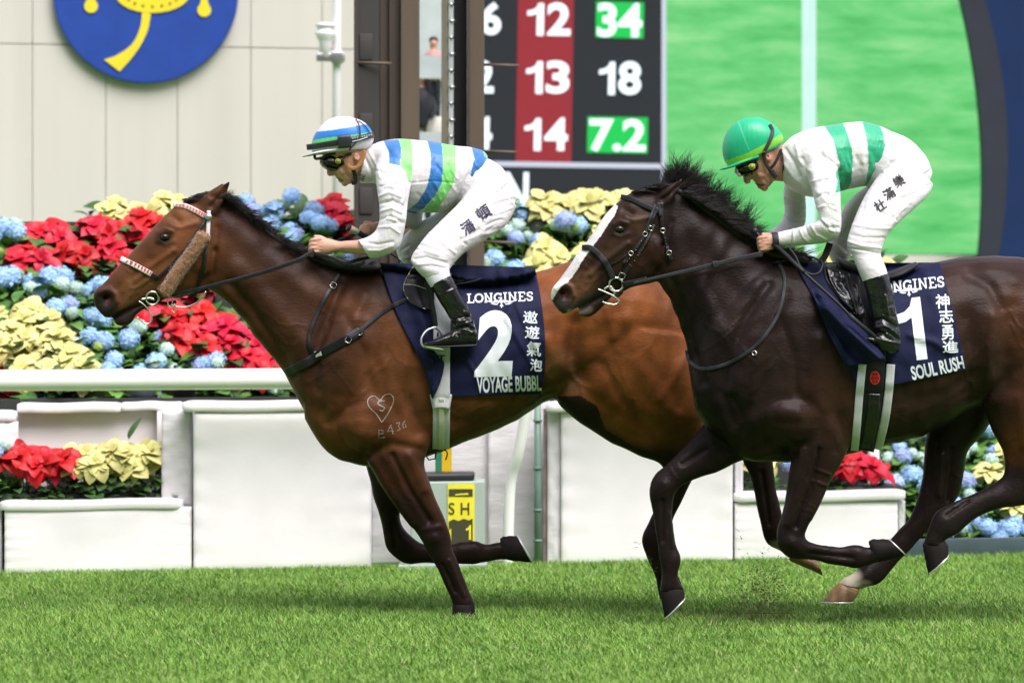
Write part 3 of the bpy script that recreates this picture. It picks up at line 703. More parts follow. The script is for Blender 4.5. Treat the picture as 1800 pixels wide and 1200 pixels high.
def build_horse(fr, name, label, X, base_px):
    root = empty(name, fr.P(base_px, 0, 0) * np.array([1, 1, 0]), label, 'horse', None)
    parts = []
    for L_, kw in X['lofts']: parts.append(loft(fr, L_, sub=kw.get('sub', 5), n=28, ex=kw.get('ex', 2.0), egg=kw.get('egg', 0)))
    for b in X['blobs']: parts.append(blob(fr, *b))
    v, f = union(parts, .0060, 15, .6)
    v = relief(v, f, [(q_[0], q_[1], q_[2] * (2.0 if np.mean([z_[1] for z_ in q_[0]]) > 800 else 1.3)) + tuple(q_[3:]) for q_ in X['relief']], fr)
    # faint vein and muscle unevenness
    rr_ = random.Random(77); ve = []
    for (x_, y_, a_, l_, w_, am_) in X['veins']:
        for q_ in range(3):
            p_ = [(x_ + rr_.gauss(0, 9), y_ + rr_.gauss(0, 9))]; a2 = math.radians(a_) + rr_.gauss(0, .3)
            for s_ in range(5): a2 += rr_.gauss(0, .38); p_.append((p_[-1][0] + math.cos(a2) * l_ / 5, p_[-1][1] + math.sin(a2) * l_ / 5))
            ve.append((p_, w_ * rr_.uniform(.8, 1.3), am_ * rr_.uniform(.6, 1.3)))
    v = relief(v, f, ve, fr)
    n = normals(v, f); q = v * 1.0
    w1 = np.sin(q[:, 0] * 7.1 + 1.3) + np.sin(q[:, 2] * 6.3 + 2 * np.sin(q[:, 0] * 4.0)); d = .0024 * np.sin(q[:, 0] * 19 + 2.2 * w1) * np.sin(q[:, 2] * 15 + 1.8 * np.sin(q[:, 0] * 9 + w1)) + .0013 * np.sin(q[:, 0] * 44 - q[:, 2] * 21 + 3 * w1) + .0014 * np.sin(q[:, 0] * 31 + 2 * np.sin(q[:, 2] * 17)) * np.sin(q[:, 2] * 27 + 2 * np.sin(q[:, 0] * 21)); v = v + n * d[:, None]
    me = mesh('body', v, f, base=BASE[root.name]); me.materials.append(M[X['coat']])
    g_ = X.get('gain', 1.0); sc_ = lambda c: tuple(q * g_ for q in c)
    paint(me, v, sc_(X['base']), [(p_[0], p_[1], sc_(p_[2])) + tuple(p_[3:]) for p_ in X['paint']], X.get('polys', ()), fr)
    b = link('body', me, root, base=BASE[root.name])
    return root, b, Skin(v, f), (v, f)

def hoof(root, fr, cor, toe, heel, y, m='hoof', r=.042, shoe=True):
    """cor: coronet (front, back) pixels; toe/heel: sole corners"""
    c0, c1 = cor; ux, uy = (c0[0] + c1[0]) / 2, (c0[1] + c1[1]) / 2; bx, by = (toe[0] + heel[0]) / 2 - ux, (toe[1] + heel[1]) / 2 - uy
    secs = [(c0[0] * .8 + ux * .2 - bx * .16, c0[1] * .8 + uy * .2 - by * .16, c1[0] * .8 + ux * .2 - bx * .16, c1[1] * .8 + uy * .2 - by * .16, y, r * .60), (c0[0] * .96 + ux * .04, c0[1] * .96 + uy * .04, c1[0] * .96 + ux * .04, c1[1] * .96 + uy * .04, y, r * .78)]
    for t in (.3, .65, 1.0):
        secs.append((c0[0] + (toe[0] - c0[0]) * t, c0[1] + (toe[1] - c0[1]) * t, c1[0] + (heel[0] - c1[0]) * t, c1[1] + (heel[1] - c1[1]) * t, y, r * (.86 + .22 * t)))
    v, f = loft(fr, secs, sub=4, n=28, ex=2.0)
    nn_ = normals(v, f); v = v + nn_ * (.0012 * np.sin(v[:, 2:3] * 420 + v[:, 0:1] * 160))
    h = add('hoof', v, f, M[m], root)
    if shoe:
        dx, dy = (toe[0] + heel[0]) / 2 - (c0[0] + c1[0]) / 2, (toe[1] + heel[1]) / 2 - (c0[1] + c1[1]) / 2; l = math.hypot(dx, dy); dx, dy = dx / l, dy / l
        k = 1.02; cx, cy = (toe[0] + heel[0]) / 2, (toe[1] + heel[1]) / 2
        T = (cx + (toe[0] - cx) * k, cy + (toe[1] - cy) * k); H = (cx + (heel[0] - cx) * k, cy + (heel[1] - cy) * k)
        s = [(T[0] + dx * a, T[1] + dy * a, H[0] + dx * a, H[1] + dy * a, y, r * 1.10) for a in (.2, 3.0)]
        o = add('horseshoe', *loft(fr, s, sub=1, n=24, ex=2.2), M['shoe'], h)
        o.parent = h
    return h

def strands(fr, root_pts, vec, n, ln, rad, yr, seed, jitter=.35, curl=.2, name='mane', mt='hair', root=None, y0=-.02, per=9):
    """locks of hair: each lock shares its sweep and its tip, the hairs fan out of the crest"""
    r = random.Random(seed); P = cr(root_pts, 10); Vv = cr(vec, 10); parts = []
    for k in range(max(1, n // per)):
        u = r.random() * (len(P) - 1); i = int(u); t = u - i; j = min(i + 1, len(P) - 1)
        p = P[i] * (1 - t) + P[j] * t; q = Vv[i] * (1 - t) + Vv[j] * t
        l = ln * (0.5 + .7 * r.random() ** 1.3); a = math.atan2(q[1], q[0]) + r.gauss(0, jitter * .55); m = math.hypot(*q) * l
        c = r.gauss(0, curl) + .15; y = y0 + r.uniform(*yr); yd = r.gauss(0, .012); wob = r.uniform(-1, 1) * .12
        for h_ in range(per):
            ox, oy, oy2 = r.gauss(0, 3.2), r.gauss(0, 1.4), r.gauss(0, .007); fl = r.gauss(0, .07); lm = m * r.uniform(.7, 1.08); pts = []; x, z = 0.0, 0.0
            for s in range(8):
                w_ = s / 7; aa = a + fl + c * w_ * 1.5 + wob * math.sin(w_ * 5)
                if s: x += math.cos(aa) * lm / 7; z += math.sin(aa) * lm / 7
                sp = 1 - .55 * w_
                pts.append(fr.P(p[0] + ox * sp + x, p[1] + oy * sp + z, y + oy2 * sp + yd * w_))
            parts.append(cord(pts, rad * (.5 + .6 * r.random()), 4, taper=True))
    return add(name, *cat(parts), M[mt], root)

# ---- horse one: bay, in front ------------------------------------------------
H1 = dict(coat='coat_bay', gain=.98, base=(0.088, 0.034, 0.014))
H1['lofts'] = [
 ([(533, 650, 537, 735, 0, .09), (560, 530, 575, 795, 0, .17), (610, 475, 640, 819, 0, .215), (680, 468, 710, 814, 0, .235), (750, 480, 775, 794, 0, .255), (830, 492, 840, 769, 0, .275),
   (900, 488, 905, 740, 0, .28), (960, 472, 962, 706, 0, .27), (1020, 455, 1015, 695, 0, .26), (1080, 452, 1080, 700, 0, .25), (1140, 468, 1150, 710, 0, .23), (1195, 510, 1212, 690, 0, .18), (1226, 575, 1236, 650, 0, .10)], dict(ex=2.15)),
 ([(360, 345, 352, 500, 0, .06), (385, 345, 372, 511, 0, .085), (412, 363, 392, 526, 0, .088), (450, 392, 425, 560, 0, .092), (490, 420, 458, 604, 0, .105), (540, 446, 497, 652, 0, .13), (590, 460, 530, 715, 0, .165), (640, 470, 575, 760, 0, .19)], dict(egg=.30)),
 ([(392, 352, 378, 450, 0, .05), (365, 343, 374, 490, 0, .078), (340, 346, 360, 508, 0, .088), (318, 356, 340, 515, 0, .098), (300, 369, 318, 520, 0, .10), (270, 398, 298, 524, 0, .092), (245, 427, 277, 526, 0, .080),
   (222, 452, 255, 532, 0, .066), (205, 471, 240, 540, 0, .056), (190, 490, 222, 548, 0, .050), (176, 507, 207, 555, 0, .048), (167, 520, 194, 560, 0, .045), (165, 532, 184, 559, 0, .034)], dict(ex=2.3, egg=-.05)),
 ([(300, 480, 292, 527, 0, .045), (262, 515, 262, 540, 0, .036), (240, 533, 242, 552, 0, .032), (224, 545, 231, 568, 0, .030), (209, 555, 217, 574, 0, .028), (199, 561, 203, 571, 0, .018)], dict(sub=3)),
 # ears
 ([(343, 372, 384, 378, -.045, .03), (350, 352, 390, 362, -.055, .024), (368, 337, 400, 345, -.06, .018), (386, 326, 404, 331, -.062, .013), (401, 317, 408, 319, -.064, .008)], dict(sub=3)),
 ([(348, 360, 380, 366, .05, .025), (364, 340, 392, 346, .058, .018), (380, 328, 397, 331, .062, .012), (391, 320, 396, 323, .064, .008)], dict(sub=3)),
 # near foreleg, on the ground
 ([(618, 700, 735, 700, -.12, .10), (634, 770, 756, 770, -.13, .092), (650, 819, 745, 815, -.13, .078), (672, 856, 757, 850, -.13, .064), (697, 893, 771, 888, -.13, .052), (724, 925, 785, 917, -.13, .045), (740, 950, 793, 940, -.13, .047), (752, 972, 796, 964, -.13, .044), (767, 996, 806, 990, -.13, .034), (780, 1025, 817, 1018, -.13, .030), (790, 1046, 826, 1040, -.13, .036), (794, 1058, 833, 1056, -.13, .040), (797, 1068, 832, 1066, -.13, .036)], dict(sub=4)),
 # far foreleg, folded
 ([(632, 740, 720, 740, .10, .085), (643, 817, 706, 817, .11, .070), (652, 857, 706, 857, .11, .056), (667, 908, 703, 905, .11, .047), (674, 940, 710, 930, .11, .045), (682, 968, 728, 946, .11, .048), (712, 990, 748, 956, .11, .044), (745, 990, 765, 957, .11, .034), (795, 990, 797, 954, .11, .032), (828, 992, 830, 950, .11, .040), (852, 989, 853, 955, .11, .030), (880, 984, 880, 952, .11, .032), (892, 984, 889, 945, .11, .034)], dict(sub=4)),
 # near hind: thigh, gaskin, cannon swinging forward
 ([(985, 560, 1215, 590, -.10, .15), (974, 640, 1236, 660, -.12, .15), (976, 700, 1240, 725, -.12, .135), (1012, 737, 1240, 742, -.12, .11), (1062, 772, 1246, 752, -.12, .09), (1112, 796, 1248, 772, -.12, .072), (1158, 815, 1240, 800, -.12, .055), (1168, 840, 1222, 836, -.12, .044), (1160, 868, 1207, 866, -.12, .036), (1148, 900, 1190, 897, -.12, .031), (1135, 925, 1182, 918, -.12, .033), (1127, 950, 1178, 944, -.12, .038), (1138, 985, 1176, 975, -.12, .032), (1150, 1010, 1184, 1000, -.12, .034), (1156, 1022, 1190, 1012, -.12, .036)], dict(sub=4)),
 # far hind, trailing
 ([(1110, 560, 1210, 600, .12, .12), (1150, 640, 1235, 660, .12, .10), (1200, 700, 1240, 770, .12, .07), (1260, 728, 1258, 788, .12, .055), (1318, 755, 1300, 802, .12, .048), (1352, 785, 1306, 815, .12, .045), (1362, 830, 1318, 838, .12, .036), (1367, 870, 1327, 873, .12, .031), (1375, 908, 1335, 912, .12, .031), (1386, 935, 1341, 940, .12, .038), (1392, 948, 1350, 957, .12, .038), (1399, 962, 1372, 968, .12, .032), (1412, 970, 1392, 984, .12, .033)], dict(sub=4)),
]
H1['blobs'] = [(343, 452, 50, 44, 0, .108, 60), (292, 418, 20, 14, -.066, .035, 0), (292, 418, 20, 14, .066, .035, 0), (186, 522, 22, 20, -.018, .042, 20), (186, 522, 22, 20, .018, .042, 20),
 (620, 640, 80, 120, -.09, .15, 20), (660, 740, 70, 60, -.12, .13, 0), (1080, 560, 110, 90, -.10, .17, 0)]
H1['relief'] = [
 ([(290, 417)], 8, -.012), ([(278, 408), (290, 403), (303, 407)], 4, .007), ([(277, 424), (292, 429), (306, 424)], 4, .004), ([(302, 380), (313, 388)], 7, -.008),
 ([(305, 440), (262, 470), (238, 492)], 5, .006), ([(262, 455), (232, 490)], 7, -.006), ([(307, 450), (300, 480), (285, 505)], 6, -.004), ([(345, 392), (318, 400), (300, 396)], 5, .005),
 ([(187, 525)], 8, -.034), ([(175, 514), (188, 508), (202, 516), (205, 530)], 4, .008), ([(196, 560), (225, 545), (262, 533), (298, 524)], 2.6, -.010), ([(214, 520), (208, 540), (192, 553)], 5, -.004),
 ([(255, 492), (240, 505), (230, 520)], 3, .003), ([(270, 485), (250, 500), (242, 515)], 2.5, .003), ([(225, 470), (212, 495)], 4, .003),
 ([(377, 440), (372, 480), (350, 505)], 6, -.010), ([(382, 400), (378, 440)], 6, -.006), ([(400, 350), (372, 345)], 5, -.005), ([(372, 362), (388, 345), (402, 325)], 4.5, -.012),
 ([(405, 500), (440, 540), (480, 600), (515, 660)], 9, -.012), ([(415, 400), (470, 450), (530, 500), (590, 530)], 22, .010), ([(420, 470), (480, 540), (540, 610)], 16, .008),
 ([(600, 500), (575, 560), (556, 620), (553, 680), (575, 740)], 10, -.014), ([(640, 520), (618, 580), (600, 640), (590, 700)], 12, .010), ([(610, 560), (640, 620), (655, 690)], 9, -.007),
 ([(690, 540), (672, 620), (690, 700), (730, 740)], 12, .007), ([(735, 600), (715, 690), (735, 760)], 10, -.010), ([(590, 720), (630, 700), (670, 710)], 14, .010), ([(600, 760), (640, 790)], 10, -.007), ([(560, 700), (590, 760)], 12, .008),
 ([(640, 800), (690, 780), (740, 790)], 8, -.008), ([(655, 810), (690, 870), (725, 920)], 8, .007), ([(690, 800), (720, 860), (755, 915)], 5, -.007), ([(720, 800), (745, 860)], 8, .006),
 ([(762, 945)], 12, .006), ([(745, 930), (775, 925)], 5, .003), ([(790, 985), (815, 1045)], 4, .004), ([(778, 990), (800, 1040)], 3, -.005),
 ([(800, 740), (860, 735), (930, 700)], 12, -.006), ([(1012, 570), (1006, 630), (985, 680), (955, 700)], 15, -.020), ([(960, 600), (985, 650), (970, 690)], 14, .010), ([(985, 600), (990, 660), (1000, 700)], 12, .010), ([(1020, 560), (1010, 620), (1030, 690), (1080, 730)], 14, -.010),
 ([(1100, 560), (1120, 640), (1170, 720)], 16, .008), ([(1060, 640), (1090, 700), (1150, 760)], 10, -.007), ([(1060, 480), (1000, 500)], 20, .008), ([(1205, 630), (1180, 675), (1160, 700)], 9, .008), ([(1215, 610), (1212, 680), (1195, 715)], 9, -.006), ([(1066, 545), (1085, 615)], 8, .004), ([(1088, 550), (1106, 620)], 10, -.004), ([(1090, 740), (1150, 785)], 8, .006),
 ([(780, 700), (850, 715)], 20, .006), ([(690, 920), (695, 960)], 5, -.006), ([(1340, 830), (1352, 920)], 4, -.006), ([(1165, 890), (1160, 930)], 4, -.005)]
for k in range(5):
    H1['relief'].append(([(840 + 24 * k, 640), (835 + 24 * k, 700), (826 + 24 * k, 745 - 8 * k)], 7, .0022))
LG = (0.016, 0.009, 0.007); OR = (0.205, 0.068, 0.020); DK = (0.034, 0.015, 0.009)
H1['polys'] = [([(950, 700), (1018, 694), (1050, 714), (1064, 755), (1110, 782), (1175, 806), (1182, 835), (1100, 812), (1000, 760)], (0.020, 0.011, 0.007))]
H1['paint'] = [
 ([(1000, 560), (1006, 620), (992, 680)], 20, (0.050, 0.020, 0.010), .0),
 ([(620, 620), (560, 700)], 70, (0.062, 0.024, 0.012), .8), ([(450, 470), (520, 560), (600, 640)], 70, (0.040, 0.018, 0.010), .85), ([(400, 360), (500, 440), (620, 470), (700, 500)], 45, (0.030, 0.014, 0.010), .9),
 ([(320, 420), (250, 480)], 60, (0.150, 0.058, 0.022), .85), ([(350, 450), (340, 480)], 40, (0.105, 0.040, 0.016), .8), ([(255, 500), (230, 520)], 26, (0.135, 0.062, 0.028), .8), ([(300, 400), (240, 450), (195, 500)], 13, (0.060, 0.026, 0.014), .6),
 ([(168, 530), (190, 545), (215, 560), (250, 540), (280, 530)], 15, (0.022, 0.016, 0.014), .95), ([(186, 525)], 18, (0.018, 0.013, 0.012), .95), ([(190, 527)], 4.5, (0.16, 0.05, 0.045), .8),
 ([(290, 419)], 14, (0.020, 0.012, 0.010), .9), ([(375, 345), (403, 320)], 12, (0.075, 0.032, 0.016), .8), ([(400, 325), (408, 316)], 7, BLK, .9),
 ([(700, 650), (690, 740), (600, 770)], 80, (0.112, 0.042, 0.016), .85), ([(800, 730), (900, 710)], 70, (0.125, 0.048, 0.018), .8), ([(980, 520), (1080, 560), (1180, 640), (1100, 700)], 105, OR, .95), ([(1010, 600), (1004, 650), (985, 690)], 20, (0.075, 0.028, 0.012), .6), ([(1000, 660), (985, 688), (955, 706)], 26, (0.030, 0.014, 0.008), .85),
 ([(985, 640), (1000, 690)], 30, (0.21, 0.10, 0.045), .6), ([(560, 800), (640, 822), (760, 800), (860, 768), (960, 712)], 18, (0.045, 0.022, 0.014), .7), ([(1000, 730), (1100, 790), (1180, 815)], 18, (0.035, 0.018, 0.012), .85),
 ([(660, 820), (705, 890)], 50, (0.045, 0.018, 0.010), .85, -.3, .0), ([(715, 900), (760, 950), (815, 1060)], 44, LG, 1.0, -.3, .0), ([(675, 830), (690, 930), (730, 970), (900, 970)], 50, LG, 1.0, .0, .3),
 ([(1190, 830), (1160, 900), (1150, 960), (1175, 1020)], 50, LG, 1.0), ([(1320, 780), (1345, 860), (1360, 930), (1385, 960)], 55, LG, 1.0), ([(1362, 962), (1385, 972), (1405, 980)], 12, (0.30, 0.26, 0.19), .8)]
H1['veins'] = [(250, 480, 150, 40, 2.0, .0022), (270, 500, 120, 34, 1.8, .0020), (330, 480, 110, 40, 2.2, .0018), (600, 620, 100, 70, 2.6, .0018), (680, 640, 80, 80, 2.6, .0018), (660, 760, 120, 60, 2.4, .002), (700, 850, 65, 60, 2.0, .0018), (780, 730, 20, 90, 2.6, .0018), (870, 720, 170, 90, 2.6, .0018), (960, 650, 100, 60, 3, .0026), (1010, 640, 80, 60, 3, .0026), (1080, 640, 70, 90, 2.6, .002), (1150, 600, 80, 90, 3, .002), (470, 560, 50, 80, 2.6, .0016), (560, 560, 60, 80, 3, .0018), (800, 1010, 70, 40, 1.8, .0016), (690, 900, 90, 50, 2, .0018)]
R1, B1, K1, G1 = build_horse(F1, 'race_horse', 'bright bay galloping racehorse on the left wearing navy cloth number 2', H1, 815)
hoof(R1, F1, ((795, 1060), (834, 1058)), (795, 1084), (836, 1084), -.13, shoe=False)
hoof(R1, F1, ((889, 984), (884, 942)), (934, 988), (908, 941), .11)
hoof(R1, F1, ((1153, 1018), (1192, 1010)), (1160, 1052), (1204, 1044), -.12, shoe=False)
hoof(R1, F1, ((1390, 986), (1414, 972)), (1446, 1011), (1437, 985), .12, m='hoofpale', r=.036, shoe=False)
# small white sole glimpse on the rear hoof
add('eye', *blob(F1, 290.5, 416.5, 9.0, 6.6, -.083, .021), M['eye'], R1); add('eye', *blob(F1, 290.5, 416.5, 9.0, 6.6, .083, .021), M['eye'], R1)
add('mane_crest', *loft(F1, [(372, 338, 378, 346, 0, .012), (410, 354, 404, 364, 0, .018), (448, 383, 440, 394, -.002, .022), (488, 414, 480, 426, -.004, .026), (540, 442, 533, 455, -.008, .036), (590, 452, 584, 476, -.02, .075), (640, 462, 634, 482, -.03, .11), (672, 468, 668, 478, -.03, .10)], sub=4, n=16), M['hair'], R1)
strands(F1, [(392, 346), (405, 350), (430, 368), (490, 415), (545, 445), (600, 462), (650, 470)], [(18, -2), (19, 2), (22, 7), (25, 10), (28, 12), (30, 11), (28, 8)], 3200, 1.0, .0014, (-.06, .03), 3, .7, .35, root=R1, y0=-.02)
strands(F1, [(325, 354), (345, 345), (372, 338)], [(34, -9), (38, -8), (30, 0)], 260, 1.0, .0022, (-.03, .04), 5, .15, .12, name='forelock', root=R1, y0=-.02)

# ---- horse two: dark brown with a white blaze ---------------------------------
H2 = dict(coat='coat_dark', gain=.90, base=(0.034, 0.018, 0.013))
H2['lofts'] = [
 ([(1212, 640, 1224, 722, 0, .09), (1240, 540, 1255, 768, 0, .17), (1290, 480, 1308, 807, 0, .215), (1350, 455, 1385, 813, 0, .24), (1420, 457, 1450, 809, 0, .255), (1500, 475, 1520, 791, 0, .272), (1580, 480, 1600, 773, 0, .285), (1640, 461, 1655, 750, 0, .285),
   (1700, 452, 1712, 714, 0, .275), (1760, 449, 1770, 706, 0, .27), (1830, 460, 1840, 712, 0, .26), (1900, 490, 1915, 705, 0, .225), (1950, 545, 1965, 660, 0, .14)], dict(ex=2.15)),
 ([(1165, 330, 1150, 485, 0, .06), (1190, 333, 1165, 508, 0, .085), (1220, 350, 1180, 533, 0, .09), (1260, 378, 1192, 562, 0, .10), (1300, 408, 1204, 603, 0, .12), (1345, 437, 1215, 662, 0, .155), (1390, 452, 1235, 722, 0, .185)], dict(egg=.30)),
 ([(1196, 345, 1180, 440, 0, .05), (1165, 328, 1174, 478, 0, .078), (1138, 329, 1160, 492, 0, .088), (1112, 338, 1142, 498, 0, .098), (1090, 352, 1120, 503, 0, .10), (1062, 380, 1100, 508, 0, .092), (1040, 411, 1080, 513, 0, .080),
   (1022, 436, 1062, 518, 0, .066), (1005, 461, 1046, 525, 0, .057), (988, 485, 1030, 532, 0, .052), (975, 501, 1014, 541, 0, .050), (968, 515, 1002, 549, 0, .046), (971, 530, 994, 551, 0, .036), (979, 543, 990, 553, 0, .024)], dict(ex=2.3, egg=-.05)),
 ([(1110, 470, 1102, 510, 0, .045), (1075, 498, 1078, 519, 0, .036), (1053, 514, 1062, 536, 0, .032), (1035, 528, 1049, 549, 0, .030), (1019, 541, 1035, 557, 0, .027), (1012, 550, 1022, 556, 0, .018)], dict(sub=3)),
 ([(1136, 366, 1180, 360, -.045, .03), (1148, 348, 1186, 345, -.055, .024), (1166, 333, 1196, 333, -.06, .018), (1184, 321, 1200, 322, -.062, .013), (1197, 311, 1203, 314, -.064, .008)], dict(sub=3)),
 ([(1140, 350, 1175, 352, .05, .025), (1150, 335, 1178, 336, .058, .018), (1160, 325, 1176, 326, .062, .012), (1163, 319, 1168, 320, .064, .008)], dict(sub=3)),
 # far foreleg reaching down in front
 ([(1275, 690, 1370, 800, .02, .10), (1243, 738, 1318, 806, .02, .085), (1215, 772, 1268, 826, .02, .064), (1182, 806, 1226, 841, .02, .052), (1153, 832, 1204, 851, .02, .047), (1142, 864, 1189, 866, .02, .047), (1146, 893, 1183, 892, .02, .036), (1151, 930, 1184, 928, .02, .029), (1156, 960, 1190, 958, .02, .030), (1160, 984, 1197, 982, .02, .038), (1162, 1010, 1192, 1008, .02, .031), (1161, 1028, 1196, 1026, .02, .034), (1160, 1042, 1203, 1034, .02, .036)], dict(sub=4)),
 # near foreleg folded
 ([(1385, 690, 1510, 690, -.12, .10), (1391, 750, 1503, 750, -.13, .095), (1390, 806, 1487, 800, -.13, .080), (1382, 850, 1462, 842, -.13, .064), (1375, 900, 1437, 894, -.13, .050), (1366, 932, 1415, 934, -.13, .046), (1367, 960, 1418, 949, -.13, .047), (1388, 981, 1432, 954, -.13, .042), (1418, 983, 1448, 958, -.13, .034), (1458, 991, 1462, 959, -.13, .028), (1490, 997, 1492, 958, -.13, .029), (1510, 999, 1512, 957, -.13, .037), (1528, 992, 1528, 960, -.13, .030), (1545, 988, 1540, 954, -.13, .033)], dict(sub=4)),
 # near hind, cannon swung up
 ([(1735, 560, 1950, 600, -.10, .16), (1722, 650, 1966, 670, -.12, .16), (1725, 705, 1958, 730, -.13, .145), (1742, 754, 1925, 778, -.13, .11), (1762, 795, 1885, 812, -.13, .08), (1766, 828, 1860, 850, -.13, .058), (1752, 845, 1822, 884, -.13, .050), (1719, 862, 1758, 893, -.13, .036), (1690, 875, 1722, 907, -.13, .032), (1665, 887, 1700, 922, -.13, .036), (1645, 900, 1683, 938, -.13, .040), (1634, 922, 1668, 945, -.13, .034), (1627, 944, 1658, 955, -.13, .034), (1622, 955, 1662, 966, -.13, .038)], dict(sub=4)),
 # far hind reaching forward, white pastern
 ([(1660, 620, 1790, 640, .10, .14), (1640, 690, 1760, 705, .12, .12), (1630, 749, 1732, 758, .12, .10), (1624, 797, 1703, 793, .12, .078), (1621, 840, 1696, 826, .12, .062), (1610, 885, 1688, 868, .12, .052), (1597, 913, 1668, 892, .12, .047), (1578, 932, 1632, 930, .12, .038), (1557, 954, 1600, 966, .12, .034), (1530, 978, 1578, 988, .12, .034), (1503, 1003, 1545, 1026, .12, .042), (1486, 1014, 1522, 1030, .12, .034), (1470, 1025, 1511, 1036, .12, .036)], dict(sub=4)),
]
H2['blobs'] = [(1142, 440, 50, 44, 0, .108, 60), (1090, 403, 20, 14, -.066, .035, 0), (1090, 403, 20, 14, .066, .035, 0), (990, 515, 22, 20, -.018, .042, 30), (990, 515, 22, 20, .018, .042, 30),
 (1340, 640, 85, 120, -.09, .155, 20), (1400, 730, 75, 60, -.12, .135, 0), (1840, 570, 110, 95, -.10, .18, 0)]
def shift(st, dx, dy): return [(([(x + dx, y + dy) for x, y in s[0]],) + tuple(s[1:])) for s in st]
H2['relief'] = [
 ([(1090, 403)], 8, -.012), ([(1078, 394), (1090, 389), (1103, 393)], 4, .007), ([(1077, 411), (1091, 416), (1105, 411)], 4, .004), ([(1098, 368), (1110, 376)], 7, -.008),
 ([(1104, 428), (1062, 460), (1038, 482)], 5, .006), ([(1062, 440), (1032, 476)], 7, -.006), ([(1106, 438), (1100, 468), (1086, 492)], 6, -.004), ([(1142, 382), (1118, 388), (1100, 382)], 5, .005),
 ([(992, 517)], 8, -.036), ([(978, 508), (990, 498), (1004, 505), (1009, 520)], 4, .009), ([(1012, 551), (1040, 530), (1065, 518), (1100, 508)], 2.6, -.010), ([(1016, 510), (1012, 530), (1000, 543)], 5, -.004),
 ([(1168, 430), (1168, 465), (1150, 490)], 6, -.012), ([(1180, 390), (1172, 430)], 6, -.006), ([(1165, 350), (1182, 338), (1196, 320)], 4.5, -.012), ([(1030, 470), (1012, 492)], 4, .003), ([(1055, 480), (1040, 500), (1030, 512)], 3, .003),
 ([(1180, 490), (1200, 550), (1215, 610), (1235, 670)], 9, -.012), ([(1230, 400), (1290, 460), (1340, 510)], 22, .010), ([(1215, 470), (1250, 550), (1290, 620)], 16, .008),
 ([(1350, 500), (1310, 560), (1285, 620), (1270, 690), (1290, 745)], 10, -.014), ([(1380, 520), (1350, 580), (1330, 650), (1320, 700)], 12, .010), ([(1370, 560), (1395, 620), (1400, 690)], 9, -.008),
 ([(1290, 700), (1310, 745), (1290, 790)], 9, -.012), ([(1320, 740), (1360, 720), (1400, 725)], 14, .010), ([(1440, 600), (1430, 690), (1460, 750)], 14, .008), ([(1480, 640), (1470, 720), (1490, 780)], 10, -.008), ([(1330, 790), (1370, 770), (1395, 800)], 9, -.008),
 ([(1412, 790), (1400, 860), (1385, 920)], 8, .007), ([(1440, 790), (1425, 860), (1400, 925)], 4.5, -.008), ([(1465, 800), (1445, 860), (1425, 910)], 7, .005), ([(1430, 845), (1452, 853)], 2.5, .003), ([(1435, 825), (1458, 833)], 2.5, .003),
 ([(1390, 955)], 11, .005), ([(1420, 972), (1500, 980)], 4, -.004), ([(1240, 790), (1200, 815)], 5, -.005), ([(1165, 880), (1165, 950)], 4, -.005), ([(1176, 900), (1182, 960)], 3, .003), ([(1168, 850)], 10, .004),
 ([(1700, 560), (1712, 620), (1705, 690)], 16, -.014), ([(1745, 560), (1740, 640), (1745, 700)], 12, .012), ([(1780, 540), (1765, 600), (1770, 680)], 14, -.008), ([(1700, 480), (1740, 500), (1760, 540)], 10, -.009), ([(1740, 470), (1780, 490)], 16, .008), ([(1790, 700), (1800, 780)], 10, .006),
 ([(1600, 700), (1660, 690), (1710, 660)], 14, -.006), ([(1655, 800), (1650, 870)], 5, .006), ([(1675, 790), (1668, 880)], 4, -.007), ([(1640, 780), (1632, 860)], 5, -.005), ([(1700, 880), (1665, 905)], 4, -.004)]
for k in range(4):
    H2['relief'].append(([(1600 + 26 * k, 640 - 4 * k), (1596 + 26 * k, 700 - 6 * k), (1588 + 26 * k, 745 - 12 * k)], 7, .0022))
D2 = (0.017, 0.010, 0.009)
